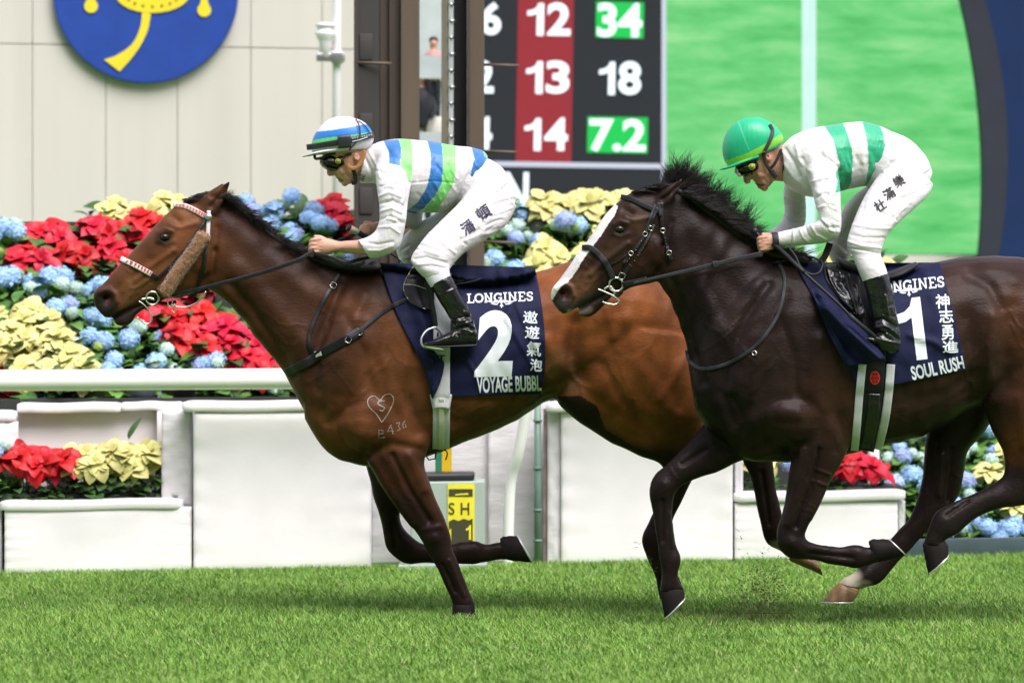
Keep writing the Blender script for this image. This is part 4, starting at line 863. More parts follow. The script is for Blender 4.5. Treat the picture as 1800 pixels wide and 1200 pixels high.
H2['paint'] = [
 ([(1400, 560), (1330, 640), (1300, 720)], 90, (0.017, 0.0105, 0.009), .9), ([(1180, 380), (1260, 450), (1350, 500)], 60, (0.015, 0.0095, 0.0085), .9), ([(1220, 520), (1240, 600), (1260, 700)], 50, (0.011, 0.0078, 0.007), .9), ([(1480, 700), (1490, 740)], 30, (0.05, 0.026, 0.014), .7),
 ([(1110, 400), (1060, 460)], 55, (0.034, 0.018, 0.012), .8), ([(1140, 450)], 36, (0.040, 0.019, 0.013), .8), ([(1125, 385), (1135, 410)], 14, (0.075, 0.042, 0.022), .6), ([(1090, 422), (1060, 450)], 12, (0.060, 0.034, 0.021), .6),
 ([(1030, 500), (1012, 512)], 22, (0.130, 0.062, 0.030), .8), ([(1040, 480), (1020, 490)], 12, (0.10, 0.05, 0.026), .7), ([(985, 535), (1010, 545), (1040, 525), (1080, 512)], 12, (0.050, 0.042, 0.038), .85), ([(990, 517)], 16, (0.016, 0.012, 0.012), .95), ([(993, 515)], 4.5, (0.26, 0.045, 0.045), .85),
 ([(1022, 550), (1036, 545)], 7, (0.18, 0.14, 0.12), .7), ([(1000, 548), (1016, 545)], 4, (0.35, 0.33, 0.27), .6), ([(1090, 404)], 14, (0.014, 0.010, 0.009), .9),
 ([(1800, 560), (1840, 640), (1810, 760)], 60, (0.055, 0.022, 0.011), .85), ([(1795, 790)], 40, (0.085, 0.030, 0.010), .8), ([(1640, 650), (1690, 620)], 50, (0.030, 0.015, 0.010), .8), ([(1455, 690), (1470, 760)], 40, (0.040, 0.018, 0.011), .7),
 ([(1240, 780), (1170, 850), (1165, 940), (1180, 1040)], 55, (0.013, 0.009, 0.008), .95), ([(1420, 800), (1395, 900)], 50, (0.020, 0.012, 0.010), .9), ([(1385, 930), (1420, 970), (1560, 975)], 40, (0.013, 0.009, 0.008), .95, -.4, 0),
 ([(1670, 780), (1650, 880), (1600, 950), (1540, 1000)], 60, (0.014, 0.009, 0.008), .95), ([(1790, 850), (1720, 885), (1650, 920), (1640, 960)], 40, (0.012, 0.009, 0.008), .95, -.4, 0),
 ([(1500, 1014), (1478, 1028), (1520, 1036), (1490, 1040)], 15, (0.52, 0.46, 0.36), .95, .0, .3)]
H2['polys'] = [([(1086, 362), (1081, 378), (1068, 396), (1056, 415), (1044, 430), (1028, 452), (1012, 478), (999, 495), (986, 503), (977, 516), (969, 530), (963, 532), (958, 505), (985, 470), (1010, 440), (1035, 400), (1060, 370), (1078, 355)], (0.70, 0.68, 0.66)),
 ]
H2['veins'] = [(1050, 470, 150, 40, 2.0, .0022), (1070, 490, 120, 34, 1.8, .0020), (1140, 460, 110, 40, 2.2, .0018), (1300, 560, 100, 80, 2.8, .002), (1360, 640, 80, 80, 2.8, .002), (1330, 740, 120, 60, 2.4, .002), (1430, 800, 110, 60, 2.2, .0026), (1400, 880, 110, 50, 2.0, .0022), (1200, 800, 140, 60, 2.2, .002), (1470, 720, 90, 60, 2.6, .002), (1600, 720, 170, 80, 2.8, .002), (1700, 620, 90, 70, 3, .003), (1740, 600, 80, 90, 3, .003), (1780, 560, 70, 70, 3, .0022), (1660, 820, 95, 70, 2.2, .0026), (1640, 850, 95, 60, 2.0, .0022), (1790, 760, 90, 70, 2.4, .002), (1240, 560, 60, 80, 2.6, .0018), (1680, 880, 150, 40, 2, .002), (1440, 970, 10, 50, 1.8, .0016)]
R2, B2, K2, G2 = build_horse(F2, 'race_horse', 'dark brown galloping racehorse with white blaze wearing navy cloth number 1', H2, 1450)
hoof(R2, F2, ((1160, 1040), (1202, 1034)), (1168, 1085), (1204, 1050), .02)
hoof(R2, F2, ((1546, 988), (1531, 947)), (1591, 976), (1561, 947), -.13)
hoof(R2, F2, ((1621, 957), (1667, 957)), (1631, 1007), (1667, 975), -.13)
hoof(R2, F2, ((1469, 1026), (1511, 1038)), (1445, 1056), (1500, 1057), .12, m='hoofpale')
# the tail, out of the picture
parts = []
r = random.Random(4)
for k in range(260):
    y = r.gauss(0, .03); p = [F2.P(1948 + r.uniform(-6, 6), 520 + r.uniform(-8, 8), y)]
    for s in range(1, 7): p.append(F2.P(1948 + s * 42 + r.uniform(-8, 8), 520 - 20 * math.sin(s * .6) + s * s * 5 + r.gauss(0, 3 * s), y + r.gauss(0, .008 * s)))
    parts.append(cord(p, .0035, 4, taper=True))
add('tail', *cat(parts), M['hair'], R2)
for hh in (-1, 1): add('eye', *blob(F2, 1090, 402.5, 9.0, 6.8, .083 * hh, .021), M['eye'], R2)
# flying mane
add('mane_crest', *loft(F2, [(1170, 322, 1176, 336, 0, .022), (1212, 336, 1204, 354, 0, .035), (1258, 364, 1246, 388, -.005, .04), (1300, 396, 1288, 420, -.01, .045), (1346, 426, 1336, 452, -.012, .06), (1390, 442, 1384, 466, -.02, .09), (1420, 452, 1416, 470, -.03, .12)], sub=4, n=16), M['hair'], R2)
strands(F2, [(1165, 326), (1180, 322), (1200, 330), (1215, 340)], [(12, -30), (12, -52), (18, -52), (28, -42)], 1000, 1.10, .0016, (.02, .07), 11, .3, .35, root=R2)
strands(F2, [(1195, 330), (1230, 350), (1270, 378), (1310, 408)], [(46, -40), (62, -38), (70, -26), (66, -6)], 2200, .78, .0016, (-.01, .06), 12, .5, .6, root=R2)
strands(F2, [(1200, 338), (1250, 368), (1300, 404), (1350, 436), (1400, 452)], [(50, 0), (56, 8), (60, 14), (66, 14), (60, 8)], 4000, .76, .0016, (-.07, .05), 13, .4, .3, root=R2)
strands(F2, [(1110, 340), (1140, 330), (1170, 325)], [(44, -14), (44, -9), (30, -4)], 360, .9, .0024, (-.04, .04), 14, .12, .12, name='forelock', root=R2)

# kicked-up bits of turf
parts = []
for k in range(1100):
    px, py = RNG.normal(1340, 26), RNG.normal(1040, 27)
    c = W(px, min(py, 1078), RNG.normal(-.3, .08)); rr = abs(RNG.normal(.0020, .0016)) + .0008
    if c[2] < .01: continue
    a = RNG.random(3) * 6; vv = np.array([[1, 0, 0], [-.6, .8, 0], [-.5, -.8, .1], [0, 0, 1.2]]) * rr; R_ = np.array([[math.cos(a[0]), -math.sin(a[0]), 0], [math.sin(a[0]), math.cos(a[0]), 0], [0, 0, 1]])
    parts.append((vv @ R_ + c, [(0, 1, 2), (0, 3, 1), (1, 3, 2), (2, 3, 0)]))
tag(add('kicked_up_soil', *cat(parts), mat('soil', (.07, .045, .022, 1), .95), smooth=False, loc=W(1345, 1045, -.3)), 'loose soil flung up behind the hooves of the dark horse', 'soil', kind='stuff')
parts = []
for (px, py) in ((1144, 985), (1140, 992), (1148, 999), (1208, 1012), (1214, 1016), (1204, 1020), (1334, 975), (1345, 971), (1303, 940), (1120, 955)):
    for q in range(5):
        c = W(px + RNG.normal(0, 4), py + RNG.normal(0, 4), -.45); dx = RNG.normal(0, .010); dz = RNG.normal(0, .008)
        parts.append(cord([c, c + (dx * .5, .002, dz * .5 + .002), c + (dx, .0, dz)], .0011, 4, taper=True))
tag(add('flying_grass', *cat(parts), M['turf'], loc=W(1205, 1010, -.45)), 'torn grass blades flying around the galloping hooves', 'grass', kind='stuff')

# ================================================================== TACK
def pr(root, sk, pts, w, m, nm='strap', off=.006, th=.005, par=None, **k):
    o = add(nm, *strap(sk, pts, w, off, th, **k), M[m] if isinstance(m, str) else m, root); return o
def zig(sk, pts, w, n, off, root, m, half=.5):           # row of small triangles along a band
    P = cr(pts, 12); parts = []
    for k in range(n):
        i = k / n * (len(P) - 1); a = P[int(i)]; b = P[min(int(i + (len(P) - 1) / n * .95), len(P) - 1)]
        t = b - a; l = np.hypot(*t) + 1e-9; nn = np.array([-t[1], t[0]]) / l * w / 2
        parts.append((np.array([a - nn, b - nn, (a + b) / 2 + nn]), [(0, 1, 2)]))
    v, f = cat(parts); v3 = np.array([sk.on(x, y, off) for x, y in v])
    add('band_pattern', v3, [q[::-1] for q in f], M[m], root, smooth=False)
def ring(fr, cx, cy, rx, ry, y, r=.0035, n=28, tilt=0.0):
    return cord([fr.P(cx + rx * math.cos(a), cy + ry * math.sin(a), y + tilt * math.cos(a)) for a in np.linspace(0, 2 * math.pi, n, endpoint=False)], r, 8, closed=True)
def sbuck(root, sk, x, y, s=5, off=.010, rot=0):
    c, q = math.cos(rot), math.sin(rot); P = []
    for a, b in ((-1, -1), (1, -1), (1, 1), (-1, 1)): P.append(sk.on(x + s * (a * c - b * q), y + s * (a * q + b * c), off))
    V, F = cord(cr(np.array(P + [P[0]]), 3)[:-1], .0016, 6, closed=True); add('buckle', V, F, M['buckle'], root)

def waves(lines, amp_noise=.004, sc=.06):
    def fn(X, Y):
        p = np.stack([X.ravel(), Y.ravel()], 1); d = np.zeros(len(p))
        for pts, r_, a in lines: d += a * 1.35 * np.exp(-(pdist(p, pts) / r_) ** 2)
        d += amp_noise * np.sin(p[:, 0] * sc + 2 * np.sin(p[:, 1] * sc * .7)) * np.sin(p[:, 1] * sc * .9 + 1 + np.sin(p[:, 0] * sc * .5))
        return d.reshape(X.shape)
    return fn

SER = {'L': ([[(0, 0), (5, 0)], [(2.3, 0), (2.3, 10)], [(0, 10), (8, 10), (8, 7)]], 8.4), 'O': (None, 10), 'N': ([[(0, 0), (3, 0)], [(1.6, 0), (1.6, 10)], [(0, 10), (3.4, 10)], [(1.8, 0), (8.2, 10)], [(8.2, 0), (8.2, 10)], [(6.6, 0), (10, 0)]], 10.4),
       'G': ('G', 10), 'I': ([[(0, 0), (4.6, 0)], [(2.3, 0), (2.3, 10)], [(0, 10), (4.6, 10)]], 5), 'E': ([[(0, 0), (8, 0), (8, 2.6)], [(2.2, 0), (2.2, 10)], [(2.2, 5), (6, 5)], [(0, 10), (8.2, 10), (8.2, 7.2)]], 8.8), 'S': ('S', 8)}
def serif_word(word):
    parts, x = [], 0.0
    for ch in word:
        g, wd = SER[ch]
        if g is None: parts.append(stroke2([(x + 4.7 + 4.4 * math.cos(a), 5 + 4.6 * math.sin(a)) for a in np.linspace(0, 2 * math.pi, 25)], 2.1))
        elif g == 'G':
            parts.append(stroke2([(x + 4.9 + 4.3 * math.cos(a), 5 + 4.5 * math.sin(a)) for a in np.linspace(-.7, -2 * math.pi + .5, 22)], 2.1)); parts.append(stroke2([(x + 5.2, 5.6), (x + 9.6, 5.6)], 1.5)); parts.append(stroke2([(x + 8.4, 5.6), (x + 8.4, 9.4)], 1.9)); parts.append(stroke2([(x + 8.4, 0), (x + 8.4, 3)], 1.5))
        elif g == 'S':
            parts.append(stroke2([(x + 7, 2.9), (x + 6.4, .8), (x + 3.9, .3), (x + 1.4, 1.4), (x + 1.3, 3.5), (x + 4, 5), (x + 6.9, 6.5), (x + 6.7, 8.9), (x + 4, 9.8), (x + 1.5, 9.3), (x + .9, 7.2)], 2.0))
        else:
            for s in g: parts.append(stroke2([(x + a, b) for a, b in s], 1.9 if len(s) == 2 and s[0][0] == s[1][0] else 1.5))
        x += wd + 1.1
    v, f = cat(parts); v = v * 1.0; v[:, 1] = -v[:, 1]; return v, f
def logo():                                              # winged hourglass
    P = []
    for s in (-1, 1):
        P.append(poly([(s * 2, 3), (s * 8, 1.4), (s * 14, 3.0), (s * 24, 0.2), (s * 20, 2.8), (s * 13, 5.2), (s * 8, 4.2), (s * 4, 5.4)]))
        P.append(poly([(s * 5, 6.0), (s * 10, 5.4), (s * 17, 5.4), (s * 11, 7.4), (s * 6, 7.6)]))
    P.append(stroke2([(-3, 1), (3, 1), (-2.4, 10), (2.4, 10), (-3, 1)], 1.3)); P.append(stroke2([(0, -1.5), (0, 12)], 1.4))
    v, f = cat(P); v = v * 1.0; v[:, 1] = -v[:, 1]; return v, f
def flipf(v2, f):                                        # consistent winding in pixel space
    out = []
    for q in f:
        a = 0
        for i in range(len(q)): x1, y1 = v2[q[i]]; x2, y2 = v2[q[(i + 1) % len(q)]]; a += x1 * y2 - x2 * y1
        out.append(q if a > 0 else q[::-1])
    return out
def printed(root, sk, v2, f, m='print', nm='lettering', off=.0035, step=5.0):
    f = [q[::-1] for q in flipf(v2, f)]
    V, F = lay(sk, v2, f, off, step); return add(nm, V, [q for q in F], M[m], root, smooth=False)
def word(root, sk, s, box, rot=0, bold=.0, m='print', sk_=0.0, nm='lettering', space=1.0, off=.0035):
    cj = ord(s[0]) > 2000; g, f = glyphs(s, .004 if cj else bold, space=space); v = fit(g, *box, rot=rot, sk=sk_)
    if not cj: return printed(root, sk, v, f, m, nm, off)
    P_ = []                                              # brush weight: the stroke laid a few times, each a hair further out
    for i_, (dx, dy) in enumerate(((-.42, 0), (.42, 0), (0, -.42), (0, .42))):
        f_ = [q[::-1] for q in flipf(v, f)]; V_, F_ = lay(sk, v + np.array([dx, dy]), f_, off + .0003 * i_, 5.0); P_.append((V_, F_))
    return add(nm, *cat(P_), M[m], root, smooth=False)

# ---- horse one ----------------------------------------------------------------
wv = waves([([(925, 478), (890, 560), (935, 640), (955, 680)], 5, .007), ([(905, 530), (925, 575), (948, 625)], 4, .006), ([(720, 480), (735, 530), (752, 600), (762, 640)], 10, .010), ([(700, 490), (716, 545)], 8, -.006),
            ([(760, 660), (766, 690)], 6, .008), ([(805, 610), (835, 655), (845, 690)], 4, .006), ([(880, 480), (890, 500)], 8, .006), ([(845, 500), (850, 540)], 14, -.004), ([(740, 560), (755, 590)], 12, .006)], .0035, .055)
cv = patch(K1, [(668, 462), (682, 510), (702, 562), (728, 612), (750, 658), (758, 698)], [(940, 470), (950, 522), (957, 580), (958, 640), (950, 692)], .012, 90, 70, wav=wv)
C1 = add('saddle_cloth', *cv, M['navy'], R1, solid=.004); S1 = Skin(*cat([G1, cv]))
KC = Skin(*cv)
word(R1, KC, '2', (838, 545, 904, 662), rot=-1, bold=.045, sk_=.10)
v, f = serif_word('LONGINES'); printed(R1, KC, fit(v, 821, 514, 937, 531, rot=-2), f); v, f = logo(); printed(R1, KC, fit(v, 853, 524, 910, 541, rot=-1), f, nm='emblem')
word(R1, KC, 'VOYAGE BUBBL', (838, 661, 951, 689), rot=-2, bold=.028)
for ch, bx in (('遨', (920, 547, 945, 568)), ('遊', (923, 573, 948, 595)), ('氣', (926, 600, 951, 626)), ('泡', (932, 631, 953, 652))): word(R1, KC, ch, bx, rot=3, bold=.012)
gp = strap(S1, [(778, 480), (777, 560), (776, 640), (776, 720), (775, 789)], 30, .012, .008, sub=10, n=16)
add('girth', *gp, M['girth'], R1); SG = Skin(*cat([G1, cv, gp]))
add('girth_pad', *strap(SG, [(758, 706), (775, 703), (793, 706)], 26, .004, .006, n=14), M['girth'], R1)
pr(R1, SG, [(776, 700), (776, 745), (775, 790)], 10, 'girthcream', 'girth_strap', off=.009)
for k in range(8): add('strap_hole', *blob(F1, 776, 728 + k * 7, .9, .9, 0, .001), M['black'], R1) if False else None
fl = patch(SG, [(733, 606), (744, 640), (752, 668), (760, 700)], [(752, 600), (772, 628), (781, 640), (774, 672), (763, 696)], .016, 24, 30, wav=waves([([(745, 610), (760, 680)], 8, .006)], .002))
add('cloth_flap', *fl, M['navy'], R1, solid=.004)
word(R1, SG, 'T', (769, 624, 783, 634), m='leather2', bold=.02, off=.006); word(R1, SG, 'R', (768, 584, 782, 592), m='leather2', bold=.01, off=.006)
add('girth_loop', *cord([F1.P(x, y, -.05) for x, y in ((765, 788), (752, 792), (748, 800), (754, 808), (765, 806), (766, 794))], .0035, 8, closed=True), M['leather'], R1)
add('girth_loop', *cord(cr([F1.P(x, y, -.06) for x, y in ((778, 788), (785, 793), (786, 800), (783, 808))], 5), .003, 8), M['leather'], R1)
# saddle
sf = patch(S1, [(727, 468), (714, 490), (710, 510), (722, 530), (748, 543)], [(748, 470), (756, 490), (760, 510), (761, 530), (762, 546)], .022, 26, 30)
add('saddle_flap', *sf, M['leather'], R1, solid=.006); SF = Skin(*cat([G1, cv, sf]))
pr(R1, SF, [(727, 468), (714, 490), (710, 510), (722, 530), (748, 543)], 1.6, 'girthcream', 'piping', off=.006, th=.003); pr(R1, SF, [(711, 500), (728, 501), (750, 508)], 1.2, 'girthcream', 'piping', off=.006, th=.002)
add('saddle_seat', *loft(F1, [(735, 455, 742, 480, 0, .10), (770, 470, 775, 500, 0, .15), (800, 484, 806, 502, 0, .17), (832, 484, 838, 498, 0, .18), (858, 476, 863, 488, 0, .17), (872, 471, 876, 479, 0, .14), (879, 470, 880, 474, 0, .08)], sub=4, n=28, ex=2.6), M['leather2'], R1)
add('saddle_rim', *cord(cr([F1.P(x, y, yy) for x, y, yy in ((800, 500, -.17), (832, 494, -.185), (858, 484, -.175), (873, 475, -.13), (878, 471, 0), (873, 472, .13))], 6), .004, 8), M['leather2'], R1)
# breast girth and neck straps
pr(R1, K1, [(598, 480), (585, 500), (569, 528), (553, 562), (544, 588), (543, 606), (550, 622)], 7.5, 'leather', off=.005)
pr(R1, S1, [(722, 524), (700, 533), (678, 545), (655, 562), (628, 585)], 7.5, 'leather2', off=.006)
pr(R1, K1, [(634, 581), (600, 602), (570, 618), (545, 634), (522, 646), (503, 656)], 17, 'leather', 'breast_strap', off=.008, th=.012, n=16)
pr(R1, K1, [(640, 577), (612, 594)], 9, 'leather2', off=.016)
for x, y, ro in ((586, 501, .6), (632, 583, .5), (612, 597, .5)): sbuck(R1, K1, x, y, 4.2, .014, ro)
printed(R1, K1, *poly([(552, 618), (563, 614), (566, 624), (555, 628)]), m='girth', off=.018, nm='strap_label'); word(R1, K1, 'W', (555, 617, 563, 624), rot=-15, m='redprint', off=.020)
# brand marks in the shoulder hair
HT = [(671, 742), (662, 728), (650, 716), (646, 706), (650, 698), (659, 696), (668, 703), (676, 694), (687, 693), (692, 702), (688, 715), (680, 730), (671, 742)]
st = lambda pts, w: printed(R1, K1, *stroke2(pts, w), m='brand', off=.0022, nm='brand_mark', step=4)
st(cr(HT, 3), 1.7); st(cr([(676, 705), (668, 703), (664, 709), (670, 713), (676, 716), (672, 722), (667, 720)], 3), 1.9); st([(664, 706), (676, 704)], 1.6)
for pts in ([(674, 757), (666, 755), (666, 770), (677, 768)], [(666, 763), (674, 761)], [(688, 746), (681, 758), (692, 757)], [(688, 750), (691, 763)], [(696, 744), (703, 742), (700, 749), (704, 754), (698, 757)], [(712, 739), (708, 745), (709, 752), (714, 750), (712, 745)]): st(pts, 1.5)
# bridle
bb = [(304, 359), (325, 362), (345, 371), (360, 380)]; nb = [(212, 454), (235, 465), (252, 474), (266, 482)]
for p, e in ((bb, 11), (nb, 9)):
    pr(R1, K1, p, 9, 'whiteband', 'browband' if e == 11 else 'noseband', off=.007, th=.008); zig(K1, p, 8, e, .0135, R1, 'redband')
pr(R1, K1, [(266, 482), (278, 491)], 9, 'leather', 'noseband'); pr(R1, K1, [(360, 379), (370, 384)], 9, 'leather2', 'headpiece')
pr(R1, K1, [(362, 384), (349, 405), (333, 430), (312, 455), (296, 472), (277, 489)], 6.5, 'leather', 'cheekpiece', off=.010); pr(R1, K1, [(358, 392), (344, 412), (330, 430)], 5, 'leather2', 'cheekpiece', off=.014)
for k in range(9): 
    q = K1.on(330 - k * 4.2, 434 + k * 5.0, .018); add('stud', *cord([q, q + (0, .002, 0)], .0013, 6), M['buckle'], R1)
pr(R1, K1, [(367, 370), (366, 400), (365, 420)], 7, 'girth', 'throatlash', off=.010); pr(R1, K1, [(365, 418), (361, 450), (354, 485), (346, 508), (342, 520)], 6.5, 'leather', 'throatlash', off=.010)
q = K1.on(366, 381, .02); add('rosette', *cord([q + (0, .012, 0), q, q + (0, -.003, 0)], .0165, 20), M['steel'], R1); sbuck(R1, K1, 366, 417, 3.6, .018, 0)
rl = [(361, 410), (345, 434), (328, 458), (310, 482), (293, 508), (286, 517)]
P = cr(rl, 4); secs = []
for i in range(len(P)):
    t = P[min(i + 1, len(P) - 1)] - P[max(i - 1, 0)]; t /= np.hypot(*t); e = 1 - .55 * (i in (0, len(P) - 1)); nx, ny = -t[1] * 11.6 * e, t[0] * 11.6 * e
    secs.append((P[i][0] + nx, P[i][1] + ny, P[i][0] - nx, P[i][1] - ny, -.125 + .02 * i / len(P), .032 * e))
fv, ff = loft(F1, secs, sub=3, n=40); nn = normals(fv, ff); fv = fv + nn * (RNG.random(len(fv))[:, None] * .0045)
add('fleece_roll', fv, ff, M['fleece'], R1)
fz = []
for k in range(1500):
    i = RNG.integers(len(fv)); 
    if nn[i][1] < .5: p = fv[i]; d = nn[i] * .006 + RNG.normal(0, .0022, 3); fz.append(cord([p, p + d * .6, p + d], .0011, 3, taper=True))
add('fleece_pile', *cat(fz), M['fleece'], R1)
add('bit_ring', *ring(F1, 268, 524, 11, 11.5, -.075, .0042), M['buckle'], R1); add('bit_ring', *ring(F1, 299, 527, 4.5, 12, -.085, .003), M['buckle'], R1)
add('bit_bar', *cord(cr([F1.P(x, y, -.07) for x, y in ((248, 526), (262, 524), (272, 526))], 4), .005, 8), M['buckle'], R1)
add('bit_bar', *cord(cr([F1.P(x, y, -.07) for x, y in ((244, 529), (256, 538), (266, 552), (265, 566), (254, 568), (241, 557))], 6), .0034, 8), M['buckle'], R1)
add('bit_bar', *cord(cr([F1.P(x, y, -.075) for x, y in ((299, 536), (312, 539), (330, 539), (348, 530), (362, 512))], 6), .0042, 8), M['worn'] if 'worn' in M else M['steel'], R1)
add('bit_hook', *cord(cr([F1.P(x, y, -.08) for x, y in ((306, 534), (309, 543), (306, 549), (302, 545))], 5), .0028, 8), M['buckle'], R1)
add('curb_strap', *strap(None, [(275, 530), (292, 533), (310, 530)], 6, ys=[F1.Y(275, -.06), F1.Y(310, -.07)]), M['leather'], R1)
add('rein', *strap(None, [(302, 519), (350, 508), (400, 495), (450, 482), (500, 466), (530, 454), (552, 440)], 7.2, th=.004, ys=[F1.Y(302, -.10), F1.Y(350, -.135), F1.Y(400, -.145), F1.Y(450, -.15), F1.Y(500, -.16), F1.Y(530, -.16), F1.Y(552, -.15)]), M['leather'], R1)
add('rein', *strap(None, [(552, 446), (580, 452), (605, 462), (625, 458), (650, 452)], 6, ys=[F1.Y(552, -.15), F1.Y(600, -.20), F1.Y(650, -.15)]), M['leather'], R1)
add('rein', *strap(None, [(556, 446), (590, 462), (620, 468), (642, 460)], 6, ys=[F1.Y(552, -.12), F1.Y(600, -.18), F1.Y(650, -.1)]), M['leather'], R1)
add('rein', *strap(None, [(300, 522), (350, 512), (400, 499), (450, 485), (520, 455), (640, 405)], 7, ys=[F1.Y(302, .09), F1.Y(350, .12), F1.Y(450, .14), F1.Y(640, .12)]), M['leather'], R1)

# ---- horse two ----------------------------------------------------------------
wv = waves([([(1420, 500), (1460, 560), (1500, 620)], 10, -.006), ([(1440, 520), (1470, 545)], 5, .008), ([(1600, 590), (1640, 600), (1670, 620)], 6, .007), ([(1555, 600), (1570, 650)], 8, .006), ([(1585, 505), (1620, 508)], 4, -.005),
            ([(1640, 520), (1655, 560), (1650, 600)], 9, .004), ([(1625, 480), (1640, 500)], 8, .005), ([(1500, 640), (1520, 680)], 8, .005)], .003, .05)
cv2 = patch(K2, [(1398, 462), (1425, 515), (1455, 565), (1480, 615), (1497, 655), (1508, 690)], [(1652, 462), (1668, 520), (1682, 580), (1692, 618), (1699, 648)], .012, 95, 70, wav=wv)
add('saddle_cloth', *cv2, M['navy'], R2, solid=.004); S2 = Skin(*cat([G2, cv2])); KC2 = Skin(*cv2)
word(R2, KC2, '1', (1578, 524, 1624, 634), rot=-7)
v, f = serif_word('LONGINES'); printed(R2, KC2, fit(v, 1538, 491, 1660, 511, rot=-6), f); v, f = logo(); printed(R2, KC2, fit(v, 1573, 503, 1622, 521, rot=-5), f, nm='emblem')
word(R2, KC2, 'SOUL RUSH', (1601, 634, 1695, 659), rot=-12, bold=.03)
for ch, bx in (('神', (1645, 517, 1669, 542)), ('志', (1651, 543, 1676, 567)), ('勇', (1655, 571, 1676, 597)), ('進', (1657, 599, 1684, 620))): word(R2, KC2, ch, bx, rot=-2, bold=.012)
g1 = strap(S2, [(1516, 640), (1511, 690), (1507, 740), (1502, 792)], 14, .008, .006, sub=8); g2 = strap(S2, [(1566, 640), (1562, 690), (1555, 740), (1543, 790)], 15, .008, .006, sub=8)
add('girth', *g1, M['girth'], R2); add('girth', *g2, M['girth'], R2)
S2g = Skin(*cat([G2, cv2, g1, g2])); g3 = strap(S2g, [(1540, 600), (1537, 650), (1531, 710), (1526, 750), (1518, 791)], 37, .006, .010, sub=8, n=18)
add('girth_pad', *g3, M['leather'], R2); S3 = Skin(*cat([G2, cv2, g3])); pr(R2, S3, [(1537, 692), (1534, 730), (1524, 788)], 21, M['patent'], 'girth_strap', off=.006, n=14)
ov = [(math.cos(a) * 8, math.sin(a) * 11) for a in np.linspace(0, 2 * math.pi, 16)]
em = [stroke2([(1538 + x, 664 + y) for x, y in ov], 1.8), stroke2([(1538, 654), (1538, 675)], 1.4)] + [stroke2([(1538 + x + 2.2 * math.cos(a), 664 + y + 2.2 * math.sin(a)) for a in np.linspace(0, 6.28, 8)], 1.2) for x, y in ((-4, -3), (4, -3), (-4, 4), (4, 4))]
for e_ in em[:1]: printed(R2, S3, *cat(em), m='redprint', off=.006, nm='emblem', step=8)
sf2 = patch(S2, [(1452, 466), (1458, 490), (1470, 512), (1492, 540), (1502, 552)], [(1492, 462), (1502, 490), (1510, 515), (1518, 540), (1522, 560)], .020, 26, 30, wav=waves([([(1465, 480), (1500, 530)], 5, .006)], .004, .2))
add('saddle_flap', *sf2, M['patent'], R2, solid=.006); SF2 = Skin(*cat([G2, cv2, sf2]))
sf3 = patch(S2, [(1492, 468), (1502, 500), (1512, 540), (1520, 585), (1522, 612)], [(1530, 470), (1540, 510), (1548, 550), (1552, 590), (1554, 612)], .016, 20, 26); add('saddle_flap', *sf3, M['leather'], R2, solid=.005)
pr(R2, SF2, [(1450, 466), (1453, 490), (1470, 514), (1500, 545)], 4, 'leather2', 'piping', off=.008)
pr(R2, SF2, [(1486, 484), (1492, 505), (1502, 535), (1510, 562)], 4, 'leather2', 'stirrup_leather', off=.014); pr(R2, SF2, [(1491, 484), (1499, 510), (1508, 540), (1515, 565)], 4.5, 'leather', 'stirrup_leather', off=.014)
add('saddle_seat', *loft(F2, [(1470, 452, 1476, 474, 0, .10), (1500, 462, 1505, 488, 0, .15), (1535, 478, 1540, 494, 0, .17), (1562, 477, 1566, 491, 0, .18), (1588, 468, 1592, 482, 0, .17), (1603, 462, 1607, 472, 0, .13), (1610, 461, 1612, 466, 0, .08)], sub=4, n=28, ex=2.6), M['leather2'], R2)
add('saddle_rim', *cord(cr([F2.P(x, y, yy) for x, y, yy in ((1545, 490, -.17), (1566, 487, -.185), (1590, 479, -.175), (1604, 468, -.13), (1610, 462, 0), (1604, 464, .13))], 6), .004, 8), M['leather2'], R2)
# neck strap, bridle
pr(R2, K2, [(1366, 456), (1377, 480), (1379, 505), (1369, 550), (1343, 592), (1310, 622), (1270, 642), (1235, 648), (1213, 636), (1207, 615)], 6.5, 'leather2', 'neck_strap', off=.006); sbuck(R2, K2, 1326, 620, 3, .012, .9)
pr(R2, K2, [(1091, 346), (1110, 350), (1135, 362), (1158, 371), (1166, 372)], 9.5, 'leather2', 'browband', off=.009, th=.007)
pr(R2, K2, [(1158, 356), (1150, 378), (1141, 398), (1131, 418), (1116, 438), (1103, 455), (1096, 462)], 6, 'leather', 'cheekpiece', off=.010); pr(R2, K2, [(1152, 360), (1142, 385), (1134, 410)], 4.5, 'leather2', 'cheekpiece', off=.014); pr(R2, K2, [(1150, 395), (1140, 418), (1126, 440), (1120, 452)], 5.5, 'leather', 'cheekpiece', off=.014)
pr(R2, K2, [(1109, 466), (1101, 476), (1094, 486)], 9, 'leather', 'cheekpiece', off=.012)
pr(R2, K2, [(1163, 356), (1163, 385), (1166, 408), (1173, 435), (1180, 458)], 6.5, 'leather', 'throatlash', off=.010); pr(R2, K2, [(1158, 357), (1161, 380)], 5, 'leather2', 'throatlash', off=.013)
pr(R2, K2, [(1023, 435), (1038, 436), (1052, 446), (1064, 461), (1073, 478), (1077, 490)], 10, 'leather2', 'noseband', off=.008, th=.008); pr(R2, K2, [(1072, 465), (1088, 458), (1100, 448)], 2.5, 'leather', 'cheekpiece', off=.006)
for x, y, ro in ((1134, 411, .5), (1144, 401, .4), (1165, 405, 0), (1109, 445, .6), (1176, 444, .2)): sbuck(R2, K2, x, y, 3.2, .018, ro)
